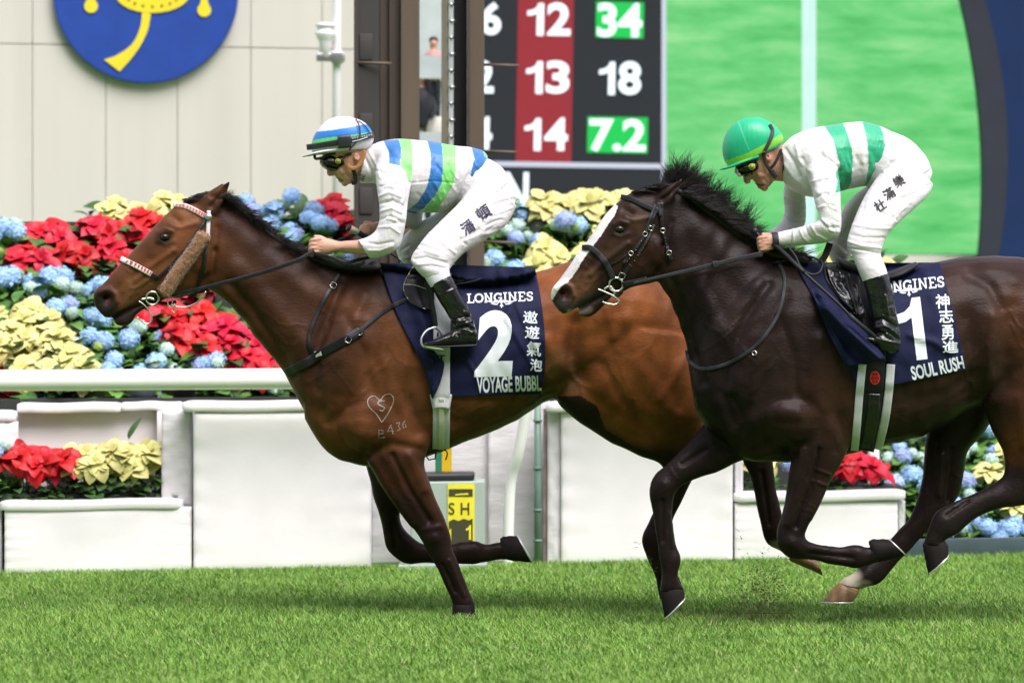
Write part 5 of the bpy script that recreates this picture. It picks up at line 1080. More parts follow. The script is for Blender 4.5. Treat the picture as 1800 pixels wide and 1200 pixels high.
for k in range(8):
    for bx, by, dx, dy in ((1128, 424, -3.6, 5.0), (1167, 412, 1.4, 5.6), (1136, 426, -2.9, 4.6)):
        q = K2.on(bx + k * dx, by + k * dy, .018); add('stud', *cord([q, q + (0, .002, 0)], .0012, 6), M['buckle'], R2)
add('bit_ring', *ring(F2, 1083, 500, 12, 12, -.080, .0045), M['buckle'], R2); sbuck(R2, K2, 1093, 485, 4.5, .018, .4)
add('bit_bar', *cord(cr([F2.P(x, y, -.075) for x, y in ((1062, 508), (1072, 503), (1080, 512), (1078, 521))], 5), .005, 8), M['buckle'], R2)
add('bit_bar', *cord(cr([F2.P(x, y, -.078) for x, y in ((1051, 508), (1066, 514), (1080, 521), (1088, 530), (1080, 535), (1066, 533), (1059, 530))], 6), .0036, 8), M['buckle'], R2)
add('curb_strap', *strap(None, [(1074, 512), (1085, 520), (1094, 512)], 6, ys=[F2.Y(1075, -.07), F2.Y(1094, -.08)]), M['leather'], R2)
add('rein', *strap(None, [(1094, 500), (1115, 496), (1137, 491)], 10, th=.006, ys=[F2.Y(1094, -.095), F2.Y(1137, -.125)]), M['leather'], R2)
add('rein', *strap(None, [(1112, 498), (1150, 489), (1190, 480), (1230, 471), (1280, 459), (1340, 446)], 5, wend=9.5, th=.005, ys=[F2.Y(1112, -.125), F2.Y(1190, -.14), F2.Y(1280, -.155), F2.Y(1340, -.16)]), M['leather2'], R2)
add('rein_stop', *strap(None, [(1253, 466), (1262, 464)], 13, th=.012, ys=[F2.Y(1253, -.150), F2.Y(1262, -.152)]), M['leather2'], R2)
add('rein', *strap(None, [(1094, 500), (1150, 489), (1230, 472), (1330, 440), (1400, 420)], 6, ys=[F2.Y(1094, .09), F2.Y(1150, .13), F2.Y(1400, .16)]), M['leather2'], R2)
add('rein', *cord(cr([F2.P(x, y, yy) for x, y, yy in ((1385, 434, -.18), (1398, 450, -.2), (1408, 470, -.22), (1425, 482, -.24), (1440, 479, -.24), (1446, 465, -.22), (1442, 456, -.2))], 8), .005, 8), M['leather2'], R2)
add('rein_keeper', *strap(None, [(1440, 462), (1449, 452), (1455, 438), (1459, 427)], 12, th=.014, ys=[F2.Y(1440, -.2), F2.Y(1459, -.2)]), M['leather'], R2)
add('rein', *cord(cr([F2.P(x, y, -.1) for x, y in ((1360, 462), (1400, 455), (1425, 452), (1441, 458))], 5), .004, 8), M['leather'], R2)

# ================================================================== RIDERS
M['skin1'] = mat('skin_fair', (0.52, 0.27, 0.18, 1), .5, var=.10, vscale=16, bump=.12, bscale=60, sss=.12, dist=.004)
M['skin2'] = mat('skin_ruddy', (0.46, 0.22, 0.15, 1), .5, var=.12, vscale=16, bump=.12, bscale=60, sss=.12, dist=.004)
M['silk'] = mat('racing_silk', (0, 0, 0, 1), .42, attr=True, var=.03, vscale=10, bump=.6, bscale=12, bstretch=(1.3, 1, .8), dist=.016, sheen=.3)
M['breech'] = mat('white_breeches', (0.66, 0.64, 0.66, 1), .5, var=.02, bump=.6, bscale=14, bstretch=(1, 1, 2), dist=.012, sheen=.2)
M['sock'] = mat('white_sock', (0.68, 0.68, 0.74, 1), .6)
M['cap'] = mat('cap_silk', (0, 0, 0, 1), .42, attr=True, bump=.12, bscale=14, dist=.01)
M['goggle'] = mat('goggle_lens', (0.008, 0.007, 0.006, 1), .06, spec=.5); M['gvent'] = mat('goggle_vent', (0.42, 0.42, 0.05, 1), .35); M['gvent2'] = mat('goggle_vent_deep', (0.22, 0.26, 0.03, 1), .35)
M['chinl'] = mat('tan_leather', (0.36, 0.17, 0.055, 1), .4, var=.2, vscale=30); M['strapb'] = mat('webbing', (0.02, 0.018, 0.02, 1), .6)
M['inkn'] = mat('ink_navy', (0.010, 0.010, 0.05, 1), .6); M['inkb'] = mat('ink_black', (0.008, 0.008, 0.008, 1), .6)
M['darkband'] = mat('cap_band', (0.018, 0.020, 0.024, 1), .4, var=.1)
WHT = (0.67, 0.65, 0.67); BLU = (0.016, 0.155, 0.46); GRN = (0.20, 0.66, 0.16); GR2 = (0.010, 0.37, 0.185)

def garment(fr, lofts, voxel, sm, creases, name, m, root, base=None, strokes=(), polys=(), blobs=()):
    ps = [loft(fr, L_, sub=5, n=28, ex=2.15) for L_ in lofts] + [blob(fr, *b) for b in blobs]
    v, f = union(ps, voxel, sm); v = relief(v, f, [(c_[0], c_[1] * .95, c_[2] * 1.15) for c_ in creases], fr)
    me = mesh(name, v, f, base=BASE[root.name]); me.materials.append(M[m])
    if base: paint(me, v, base, strokes, polys, fr)
    return link(name, me, root, base=BASE[root.name]), (v, f)
def fold_set(seed, n, box, ang, ln, amp, rad=(2.2, 4.5)):
    r = random.Random(seed); out = []
    for k in range(n):
        x, y = r.uniform(box[0], box[2]), r.uniform(box[1], box[3]); a = math.radians(r.gauss(ang, 14)); l = ln * r.uniform(.5, 1.2)
        b = a + r.gauss(0, .25); p = [(x, y), (x + math.cos(a) * l / 2, y + math.sin(a) * l / 2), (x + math.cos(a) * l / 2 + math.cos(b) * l / 2, y + math.sin(a) * l / 2 + math.sin(b) * l / 2)]
        out.append((p, r.uniform(*rad), amp * r.choice((1, -1, 1)) * r.uniform(.6, 1.3)))
    return out
def fingers(fr, x, y, dx, dy, ys, sc=1.0, tilt=0.0, n=4):
    """four fingers rolled round the rein, plus a thumb; x, y is the top knuckle, dx, dy the step to the next"""
    ps = []
    for i, l in enumerate((1.0, 1.06, 1.0, .82)):
        bx, by = x + dx * i, y + dy * i
        pts = [fr.P(bx + 12 * sc, by - 1, ys - .012), fr.P(bx + 3 * sc, by - .5, ys - .016), fr.P(bx - 5 * sc * l, by + 1.5, ys - .010), fr.P(bx - 7 * sc * l, by + 5, ys + .008), fr.P(bx - 2 * sc, by + 6.5, ys + .022)]
        P_ = cr(pts, 3); ps.append(cord(P_, .0092 * sc * (1 if i < 3 else .88), 10))
        e = P_[-1]; 
    tp = cr([fr.P(x + 20 * sc, y + 1, ys + .016), fr.P(x + 9 * sc, y - 4, ys + .020), fr.P(x - 1 * sc, y - 3.5, ys + .010)], 3); ps.append(cord(tp, .0105 * sc, 10))
    return ps

def helmet_parts(fr, rows, peak, base, polys, root, strokes=()):
    v, f = union([loft(fr, rows, sub=5, n=36, ex=2.05), loft(fr, peak, sub=3, n=24, ex=2.3)], .0032, 3)
    me = mesh('helmet', v, f, base=BASE[root.name]); me.materials.append(M['cap']); paint(me, v, base, strokes, polys); link('helmet', me, root, base=BASE[root.name]); return Skin(v, f), (v, f)

# ---- rider one ------------------------------------------------------------------
J1 = empty('person', F1.P(800, 607, 0), 'crouching jockey in white jacket with blue and green hoops and white cap', 'person')
head = [[(603, 325, 618, 323, 0, .020), (597, 317, 627, 313, 0, .040), (590, 309, 633, 303, 0, .050), (584, 301, 638, 290, 0, .058), (576, 291, 642, 277, 0, .066), (569, 280, 647, 266, 0, .070), (566, 268, 649, 252, 0, .072), (566, 250, 648, 236, 0, .068), (576, 228, 638, 224, 0, .052), (596, 214, 622, 215, 0, .025)],
        [(578, 286, 590, 290, 0, .012), (574.5, 297, 590, 300, 0, .014), (574.5, 305, 589, 306, 0, .015), (578, 310, 588, 309, 0, .012)],
        [(616, 300, 648, 262, 0, .048), (634, 312, 660, 270, 0, .052), (655, 316, 680, 280, 0, .06), (700, 335, 715, 275, 0, .12), (750, 345, 765, 275, 0, .13), (800, 345, 825, 280, 0, .12)]]
armL = [(690, 300, 712, 312, -.15, .05), (672, 345, 700, 350, -.20, .045), (672, 395, 700, 400, -.235, .042), (662, 422, 692, 436, -.235, .040), (645, 421, 655, 447, -.22, .037), (628, 422, 632, 447, -.195, .034), (610, 423, 612, 445, -.17, .029), (596, 424, 592, 443, -.15, .025), (582, 420, 580, 447, -.135, .028), (568, 418, 567, 449, -.125, .028), (556, 420, 556, 446, -.12, .022)]
armR = [(700, 310, 725, 320, .15, .05), (705, 350, 735, 358, .20, .045), (702, 378, 728, 395, .21, .040), (690, 384, 694, 407, .19, .032), (672, 388, 675, 409, .15, .028), (660, 390, 660, 411, .13, .026), (648, 394, 648, 414, .11, .026)]
leg1 = [(850, 320, 880, 360, -.10, .06), (790, 390, 830, 410, -.2, .05), (745, 440, 785, 455, -.27, .042), (750, 470, 782, 474, -.31, .036), (768, 500, 788, 494, -.325, .032), (790, 545, 812, 540, -.335, .026), (800, 575, 825, 575, -.335, .028), (780, 594, 800, 602, -.335, .026)]
leg2 = [(850, 320, 880, 360, .10, .06), (765, 390, 805, 410, .2, .05), (710, 435, 740, 450, .28, .042), (718, 465, 740, 472, .31, .036), (745, 505, 765, 498, .325, .032), (775, 550, 795, 545, .335, .026), (780, 594, 800, 602, .335, .026)]
ps = [loft(F1, L_, sub=4, n=22) for L_ in head + [armL, armR, leg1, leg2]]
ps += fingers(F1, 553, 421, -.6, 7.0, -.125) + fingers(F1, 641, 396, -.5, 4.4, .10, .9)
ps += [blob(F1, 594, 312, 4, 2.6, 0, .016, 20), blob(F1, 598.5, 318.5, 4.5, 2.8, 0, .014, 20), blob(F1, 606, 322, 6, 6, 0, .018), blob(F1, 627, 277, 7.5, 5.5, -.072, .012, 75), blob(F1, 627, 277, 7.5, 5.5, .072, .012, 75), blob(F1, 602, 300, 10, 8, -.035, .022, 40)]
v, f = union(ps, .0036, 3)
v = relief(v, f, [([(627, 275)], 3, -.007), ([(593, 315), (603, 317)], 1.6, -.007), ([(590, 306), (598, 313)], 2.2, -.004), ([(605, 300), (612, 312)], 2.5, -.004), ([(600, 320), (612, 318)], 2, -.002), ([(577, 303)], 2, .002), ([(584, 307), (590, 305)], 1.8, -.004),
                  ([(566, 428), (552, 426)], 1.2, -.002), ([(566, 435), (552, 433)], 1.2, -.002), ([(566, 441), (552, 440)], 1.2, -.002), ([(600, 440), (640, 442)], 3, -.003), ([(640, 300), (645, 275)], 5, -.003)], F1)
me = mesh('body', v, f, base=BASE[J1.name]); me.materials.append(mat('skin_painted', (0, 0, 0, 1), .5, attr=True, bump=.12, bscale=60, sss=.10, dist=.004))
paint(me, v, (0.60, 0.33, 0.24), [([(580, 304)], 5, (0.58, 0.22, 0.17), .6), ([(612, 305)], 9, (0.60, 0.26, 0.19), .5), ([(594, 313), (601, 318)], 2.0, (0.40, 0.13, 0.11), .7), ([(595, 315.5), (603, 317.5)], 1.2, (0.05, 0.015, 0.012), .9), ([(636, 262), (642, 285)], 8, (0.28, 0.14, 0.08), .5), ([(547, 425), (545, 445)], 6, (0.62, 0.30, 0.22), .5), ([(627, 277)], 6, (0.62, 0.26, 0.19), .6)])
link('body', me, J1, base=BASE[J1.name])
jl = [[(642, 262, 632, 322, 0, .062), (654, 254, 664, 324, 0, .085), (676, 247, 681, 345, 0, .15), (702, 244, 700, 362, 0, .19), (732, 246, 722, 371, 0, .19), (766, 250, 752, 374, 0, .178), (800, 256, 782, 372, 0, .168), (830, 259, 806, 356, 0, .16), (850, 266, 822, 338, 0, .15), (858, 276, 838, 312, 0, .13)],
      [(668, 268, 722, 292, -.09, .09), (660, 298, 724, 306, -.15, .078), (662, 328, 722, 328, -.20, .070), (666, 355, 717, 358, -.225, .063), (667, 385, 714, 385, -.24, .060), (661, 404, 709, 412, -.24, .060), (650, 414, 699, 438, -.235, .060), (636, 420, 668, 452, -.225, .054), (629, 421, 650, 454, -.215, .050)],
      [(680, 290, 730, 310, .12, .08), (698, 335, 745, 345, .19, .065), (704, 362, 744, 372, .21, .06), (702, 372, 738, 398, .20, .052), (696, 380, 722, 404, .19, .045)]]
cre = [([(885 - 165, 320), (716, 350), (708, 378)], 3, -.008), ([(682, 262), (690, 285), (712, 300)], 3.5, -.006), ([(661, 300), (680, 305), (700, 300)], 3, -.004), ([(668, 328), (690, 322), (706, 326)], 2.5, -.005), ([(666, 345), (684, 338), (704, 346)], 2.5, .005), ([(667, 358), (690, 352), (710, 362)], 2.5, -.006), ([(668, 372), (688, 366), (708, 375)], 2.2, .005),
       ([(668, 386), (686, 380), (706, 390)], 2.5, -.005), ([(665, 400), (686, 398), (702, 410)], 2.2, .004), ([(640, 425), (665, 430), (690, 425)], 2.5, -.004), ([(648, 440), (668, 440), (690, 432)], 2.5, .004), ([(700, 318), (692, 345), (690, 380)], 3, .004),
       ([(845, 262), (832, 300), (822, 340)], 3, .006), ([(838, 262), (826, 300), (812, 345)], 3, -.005), ([(820, 320), (838, 285)], 2, -.005), ([(722, 322), (760, 318), (800, 322)], 1.5, -.003), ([(640, 275), (652, 300), (655, 320)], 3, -.006), ([(648, 265), (662, 290), (668, 312)], 3, .004), ([(725, 365), (760, 362), (790, 350)], 4, -.004)] + fold_set(31, 22, (730, 260, 830, 360), 75, 34, .0026) + fold_set(32, 10, (668, 300, 708, 420), 10, 26, .0035)
pj = [([(674, 247), (701, 245), (706, 262), (704, 280), (703, 292), (684, 287), (683, 268)], BLU), ([(701, 242), (722, 242), (726, 270), (724, 300), (723, 322), (716, 315), (712, 300), (703, 292), (706, 265)], GRN),
      ([(750, 244), (776, 248), (779, 275), (777, 320), (764, 345), (745, 366), (730, 376), (714, 371), (735, 355), (750, 330), (757, 300), (757, 270)], BLU), ([(776, 248), (801, 252), (801, 300), (796, 325), (782, 350), (766, 374), (740, 374), (748, 366), (764, 345), (777, 320), (779, 280)], GRN),
      ([(828, 256), (852, 262), (860, 275), (846, 300), (842, 320), (836, 342), (812, 352), (812, 344), (826, 310), (834, 280)], BLU), ([(845, 255), (862, 262), (866, 285), (852, 275)], GRN)]
jk, jg = garment(F1, jl, .0040, 6, cre, 'jacket', 'silk', J1, WHT, polys=pj)
bl = [[(818, 272, 800, 360, 0, .14), (850, 276, 820, 385, 0, .165), (882, 294, 845, 408, 0, .172), (901, 325, 870, 402, 0, .14), (909, 345, 894, 385, 0, .08)],
      [(845, 300, 908, 362, -.10, .09), (812, 350, 890, 395, -.16, .10), (780, 383, 854, 421, -.21, .092), (750, 413, 818, 443, -.255, .082), (730, 440, 798, 463, -.285, .070), (722, 457, 791, 473, -.30, .062), (730, 472, 789, 478, -.315, .054), (744, 487, 790, 476, -.32, .048)],
      [(815, 330, 880, 390, .10, .09), (770, 372, 830, 410, .16, .095), (738, 390, 790, 430, .21, .09), (712, 412, 760, 446, .255, .08), (697, 434, 740, 462, .285, .068), (700, 452, 740, 474, .30, .06), (708, 468, 740, 484, .315, .05), (725, 492, 750, 486, .32, .045)]]
cb = [([(880, 300), (850, 330), (830, 350)], 2.5, -.005), ([(890, 320), (860, 345), (845, 365)], 2.5, .005), ([(905, 350), (880, 355), (860, 365)], 2.5, -.005), ([(900, 365), (875, 375), (850, 380)], 2.2, .004), ([(880, 385), (850, 398)], 2.2, -.005), ([(725, 445), (745, 440), (770, 448)], 3, .005), ([(728, 455), (750, 452), (785, 462)], 2.5, -.006), ([(735, 465), (760, 463), (788, 470)], 2.3, .005),
      ([(860, 275), (870, 300), (880, 330)], 3, .003), ([(770, 395), (800, 410), (820, 430)], 2.4, -.004), ([(755, 410), (780, 428), (800, 445)], 2.4, .004), ([(738, 430), (770, 440)], 2.4, -.004), ([(705, 440), (720, 430), (735, 440)], 2.5, -.005), ([(706, 455), (722, 450)], 2.5, .005), ([(812, 355), (830, 372), (850, 392)], 3, -.003), ([(744, 486), (788, 476)], 1.2, .003)] + fold_set(41, 16, (760, 380, 880, 440), -25, 40, .0028) + fold_set(42, 10, (840, 290, 900, 370), 60, 34, .0028)
bk_, bg1 = garment(F1, bl, .0044, 6, cb, 'breeches', 'breech', J1)
SB = Skin(*bg1)
word(J1, SB, '頓', (838, 361, 862, 385), rot=-32, bold=.022, m='inkn', off=.003); word(J1, SB, '潘', (811, 387, 834, 410), rot=-32, bold=.022, m='inkn', off=.003)
sk1, sg1 = garment(F1, [[(742, 480, 790, 470, -.322, .046), (750, 494, 791, 482, -.325, .045), (757, 506, 793, 488, -.327, .043)]], .004, 3, [], 'sock', 'sock', J1)
garment(F1, [[(714, 476, 745, 470, .322, .040), (725, 495, 750, 488, .325, .04), (735, 510, 760, 503, .327, .038)]], .005, 3, [], 'sock', 'sock', J1)
def boot(fr, J, y, shaft, foot, cre):
    b, g = garment(fr, [shaft, foot], .0036, 4, cre, 'boot', 'patent', J); return b, g
sh = [(756, 501, 792, 484, -.328, .045), (763, 513, 800, 497, -.332, .046), (772, 530, 808, 513, -.335, .044), (784, 549, 820, 534, -.337, .040), (793, 566, 829, 553, -.338, .037), (795, 582, 835, 572, -.338, .036), (796, 598, 838, 590, -.338, .036)]
ft = [(838, 580, 838, 606, -.338, .032), (826, 572, 826, 607, -.338, .036), (806, 576, 808, 607, -.338, .038), (786, 585, 788, 607, -.338, .040), (768, 594, 768, 608, -.338, .038), (754, 599, 754, 608, -.338, .030), (745, 602, 745, 607, -.338, .018)]
cs = [([(762, 522), (778, 516), (806, 505)], 1.2, .003), ([(792, 566), (806, 560), (828, 556)], 3, -.007), ([(794, 574), (812, 570), (832, 564)], 2.5, .006), ([(796, 582), (815, 574), (836, 580)], 2.5, -.006), ([(800, 540), (815, 555), (826, 560)], 3, -.004), ([(790, 550), (805, 562)], 3, .004), ([(745, 604), (790, 603), (838, 603)], 1.3, -.004), ([(800, 582), (795, 592)], 2.5, .004), ([(826, 586), (836, 580)], 2.5, .005)] + fold_set(51, 10, (775, 530, 825, 590), 20, 26, .0035, (2, 4))
boot(F1, J1, 0, sh, ft, cs)
boot(F1, J1, 0, [(a - 18, b + 4, c - 18, d + 4, -y + .0, r_) for a, b, c, d, y, r_ in sh], [(a - 12, b, c - 12, d, -y, r_) for a, b, c, d, y, r_ in ft], cs)
add('sole', *loft(F1, [(838, 604, 838, 609, -.338, .034), (806, 606, 806, 609.5, -.338, .038), (770, 607, 770, 610, -.338, .036), (748, 606, 748, 609, -.338, .022)], sub=3, ex=3), M['black'], J1)
# stirrup belongs to the saddle of the horse
pr(R1, None, [(750, 495), (756, 520), (762, 548), (766, 573)], 8.5, 'leather', 'stirrup_leather', th=.006, ys=[F1.Y(750, -.315), F1.Y(766, -.318)])
pr(R1, None, [(755, 500), (759, 530), (764, 560), (768, 573)], 5, 'leather', 'stirrup_leather', th=.006, ys=[F1.Y(750, -.325), F1.Y(766, -.325)])
add('stirrup', *cord(cr([F1.P(x, y, yy) for x, y, yy in ((764, 575, -.33), (750, 581, -.335), (741, 594, -.345), (742, 606, -.35), (750, 611, -.345), (768, 614, -.340))], 6), .0050, 10), M['steel'], R1)
add('stirrup', *cord(cr([F1.P(x, y, yy) for x, y, yy in ((764, 575, -.33), (772, 582, -.30), (778, 590, -.29), (782, 606, -.29), (774, 613, -.31))], 6), .0045, 10), M['steel'], R1)
add('stirrup_tread', *loft(F1, [(746, 607, 746, 612, -.338, .02), (760, 609, 760, 615, -.338, .05), (776, 611, 776, 617, -.338, .045), (783, 614, 783, 617, -.338, .02)], sub=3, ex=3), mat('tread_green', (.12, .19, .08, 1), .5), R1)
# cap, goggles, straps
H_, hg = helmet_parts(F1, [(550, 270, 646, 262, 0, .094), (547, 262, 653, 255, 0, .098), (548, 250, 657, 246, 0, .101), (553, 237, 655, 234, 0, .100), (562, 224, 647, 221, 0, .090), (575, 212, 633, 211, 0, .068), (592, 205, 613, 205, 0, .030)],
      [(606, 258, 606, 268, 0, .098), (575, 262, 575, 271, 0, .092), (555, 267, 555, 273, 0, .078), (542, 271, 542, 275, 0, .055), (531, 274, 531, 276.5, 0, .02)], WHT,
      [([(546, 248), (555, 232), (583, 229), (612, 224), (640, 219), (654, 219), (658, 232), (628, 236), (600, 239), (570, 243)], (0.02, 0.20, 0.62)), ([(544, 258), (548, 247), (570, 243), (600, 239), (628, 236), (658, 231), (660, 238), (600, 251), (560, 256)], (0.14, 0.60, 0.14)), ([(528, 272), (560, 268), (600, 268.5), (560, 274), (530, 279)], (.50, .56, .48))], J1)
pr(J1, H_, [(539, 259), (556, 257), (590, 251), (622, 245), (645, 240), (657, 237)], 10.5, 'darkband', 'cap_band', off=.006, th=.012); pr(J1, H_, [(594, 250), (606, 249), (617, 248)], 23, 'darkband', 'transmitter', off=.014, th=.016)
Hb = Skin(*cat([hg, strap(H_, [(539, 259), (556, 257), (590, 251), (622, 245), (645, 240), (657, 237)], 10.5, .006, .012)]))
for k in range(9): word(J1, Hb, 'BECTDEXBS'[k] if False else 'o', (619 + k * 4.1, 242.2 - k * .85, 621.4 + k * 4.1, 244.6 - k * .85), m='print', off=.002)
pr(J1, Hb, [(619, 249), (632, 246), (646, 241)], 1.2, 'print', 'band_line', off=.003, th=.001)
pr(J1, H_, [(625, 209), (631, 220), (633, 235), (630, 245), (620, 257), (610, 268)], 2.6, 'strapb', 'elastic', off=.012, th=.004)
pr(J1, H_, [(630, 212), (642, 222), (651, 236)], 2, 'strapb', 'elastic', off=.006, th=.003)
add('elastic', *cord(cr([F1.P(x, y, -.02) for x, y in ((655, 236), (660, 250), (655, 260), (651, 263))], 5), .0035, 6), M['strapb'], J1)
gv, gf = union([blob(F1, 586, 286, 25, 16, 0, .071, 10), blob(F1, 600, 283, 11, 13, -.02, .062, 20)], .003, 3); add('goggles', gv, gf, M['goggle'], J1)
add('goggles_frame', *cord(cr([F1.P(x, y, -.055) for x, y in ((553, 272), (555, 279), (568, 277), (580, 271), (590, 269))], 5), .0065, 8), M['goggle'], J1)
for r_, m_, yy in ((5.0, 'gvent', -.0850), (3.6, 'gvent2', -.0875)): c = F1.P(594, 283.5, yy); add('goggle_vent', *cord([c + (0, .008, 0), c], r_ / 400, 20), M[m_], J1)
add('goggles_strap', *cord(cr([F1.P(x, y, -.073) for x, y in ((604, 277), (610, 273), (618, 270))], 4), .006, 8), M['strapb'], J1)
add('chin_cup', *strap(None, [(606, 271), (607, 282), (612, 292), (621, 296), (631, 291), (638, 278), (641, 265)], 7, th=.008, ys=[F1.Y(610, -.074)] * 3), M['chinl'], J1)
add('chin_strap', *strap(None, [(620, 297), (624, 307), (625, 320), (618, 322)], 7, th=.010, ys=[F1.Y(610, -.062), F1.Y(610, -.04), F1.Y(610, -.02)]), M['strapb'], J1)
word(J1, Skin(*jg), 'NNS', (630, 306, 641, 318), rot=-75, m='inkb', bold=.01, off=.003)
W1 = empty('riding_whip', F1.P(630, 410, .08), 'short black whip with a cream capped handle held by the left jockey', 'whip')
add('handle', *cord([F1.P(617, 402, .06), F1.P(630, 409, .07), F1.P(648, 420, .08)], .0125, 14), M['black'], W1); add('grip_cap', *cord([F1.P(614, 400.5, .055), F1.P(617, 402, .06), F1.P(629, 408.5, .07)], .0145, 14), M['girthcream'], W1)
add('cap_end', *cord([F1.P(611.5, 399, .053), F1.P(614.5, 400.7, .056)], .0165, 14), M['strapb'], W1); add('shaft', *cord([F1.P(648, 420, .08), F1.P(700, 455, .16), F1.P(745, 500, .33)], .005, 8, taper=True), M['black'], W1)

# ---- rider two --------------------------------------------------------------------
J2 = empty('person', F2.P(1545, 610, 0), 'crouching jockey in white jacket with two green hoops and emerald cap', 'person')
head = [[(1338, 334, 1352, 328, 0, .020), (1332, 327, 1361, 317, 0, .040), (1325, 319, 1366, 305, 0, .050), (1317, 312, 1370, 292, 0, .058), (1307, 304, 1373, 280, 0, .066), (1298, 296, 1375, 268, 0, .070), (1292, 284, 1375, 254, 0, .072), (1291, 266, 1371, 243, 0, .068), (1300, 242, 1358, 232, 0, .052), (1315, 224, 1340, 222, 0, .025)],
        [(1303, 300, 1316, 302, 0, .012), (1306, 311, 1320, 311, 0, .014), (1307, 319, 1320, 318, 0, .015), (1312, 324, 1320, 321, 0, .012)],
        [(1346, 316, 1372, 264, 0, .048), (1360, 318, 1382, 265, 0, .052), (1382, 320, 1400, 275, 0, .06), (1425, 328, 1435, 250, 0, .13), (1475, 318, 1485, 240, 0, .13), (1520, 312, 1535, 248, 0, .12)]]
armL = [(1425, 290, 1458, 300, -.15, .05), (1440, 335, 1466, 338, -.20, .045), (1446, 378, 1470, 384, -.235, .042), (1430, 400, 1458, 414, -.225, .038), (1405, 404, 1415, 426, -.185, .033), (1385, 409, 1390, 430, -.16, .028), (1366, 411, 1368, 434, -.14, .027), (1352, 411, 1354, 440, -.13, .029), (1340, 414, 1343, 444, -.125, .026)]
armR = [(1390, 290, 1412, 300, .14, .05), (1385, 345, 1408, 348, .18, .045), (1382, 385, 1408, 392, .20, .042), (1370, 402, 1392, 412, .17, .035), (1350, 408, 1358, 428, .12, .028), (1338, 412, 1342, 436, .09, .027)]
leg1 = [(1580, 285, 1615, 330, -.10, .06), (1530, 360, 1580, 378, -.2, .05), (1502, 410, 1545, 415, -.27, .042), (1505, 445, 1540, 445, -.31, .036), (1518, 485, 1548, 478, -.325, .032), (1535, 540, 1562, 540, -.335, .026), (1545, 585, 1570, 590, -.335, .028), (1535, 596, 1550, 606, -.335, .026)]
leg2 = [(1580, 285, 1615, 330, .10, .06), (1495, 360, 1530, 378, .2, .05), (1480, 410, 1500, 425, .27, .042), (1462, 435, 1490, 455, .29, .036), (1475, 475, 1500, 470, .32, .03), (1500, 540, 1525, 540, .335, .026), (1535, 596, 1550, 606, .335, .026)]
ps = [loft(F2, L_, sub=4, n=22) for L_ in head + [armL, armR, leg1, leg2]]
ps += fingers(F2, 1340, 417, .8, 6.8, -.13) + fingers(F2, 1332, 416, .8, 5.0, .07, .9)
ps += [blob(F2, 1331, 323, 4.2, 2.6, 0, .016, 25), blob(F2, 1335, 329, 4.6, 2.9, 0, .014, 25), blob(F2, 1344, 331, 6, 5.5, 0, .018), blob(F2, 1350, 277, 9, 6, -.072, .012, 70), blob(F2, 1350, 277, 9, 6, .072, .012, 70), blob(F2, 1338, 308, 10, 8, -.035, .022, 40)]
v, f = union(ps, .0036, 3)
v = relief(v, f, [([(1350, 274)], 3.5, -.008), ([(1331, 326), (1342, 326)], 1.8, -.008), ([(1322, 318), (1330, 323)], 2.2, -.004), ([(1340, 312), (1348, 322)], 2.5, -.003), ([(1318, 320), (1324, 316)], 1.8, -.004), ([(1352, 424), (1338, 424)], 1.2, -.002), ([(1352, 431), (1338, 431)], 1.2, -.002), ([(1352, 437), (1340, 438)], 1.2, -.002), ([(1364, 315), (1374, 285)], 5, -.003)], F2)
me = mesh('body', v, f, base=BASE[J2.name]); me.materials.append(mat('skin_painted_two', (0, 0, 0, 1), .5, attr=True, bump=.12, bscale=60, sss=.10, dist=.004))
paint(me, v, (0.56, 0.29, 0.205), [([(1311, 316)], 6, (0.50, 0.19, 0.14), .6), ([(1345, 308)], 10, (0.46, 0.20, 0.15), .5), ([(1331, 323), (1337, 329)], 2.2, (0.42, 0.13, 0.12), .7), ([(1331, 326), (1342, 326)], 1.5, (0.05, 0.012, 0.012), .9), ([(1362, 262), (1370, 275)], 8, (0.16, 0.085, 0.05), .7), ([(1350, 277)], 8, (0.56, 0.20, 0.15), .7), ([(1350, 275)], 2.6, (0.18, 0.05, 0.04), .8), ([(1333, 418), (1336, 442)], 6, (0.60, 0.28, 0.21), .5)])
link('body', me, J2, base=BASE[J2.name])
jl = [[(1373, 258, 1376, 318, 0, .072), (1392, 240, 1392, 334, 0, .12), (1418, 228, 1418, 345, 0, .175), (1450, 221, 1446, 346, 0, .19), (1485, 216, 1476, 337, 0, .178), (1518, 214, 1504, 330, 0, .168), (1545, 221, 1528, 326, 0, .158), (1565, 230, 1546, 320, 0, .145)],
      [(1415, 262, 1472, 285, -.09, .09), (1416, 300, 1474, 302, -.15, .078), (1427, 335, 1477, 335, -.20, .066), (1434, 362, 1478, 365, -.23, .058), (1440, 384, 1479, 396, -.24, .056), (1428, 392, 1472, 417, -.235, .053), (1410, 398, 1450, 427, -.205, .047), (1394, 402, 1412, 431, -.175, .041), (1380, 405, 1388, 433, -.155, .037), (1366, 409, 1368, 434, -.14, .035)],
      [(1385, 285, 1425, 295, .12, .07), (1377, 340, 1416, 342, .17, .062), (1379, 368, 1417, 366, .19, .055), (1374, 388, 1414, 396, .19, .052), (1358, 402, 1392, 412, .15, .042), (1345, 408, 1360, 430, .12, .036)]]
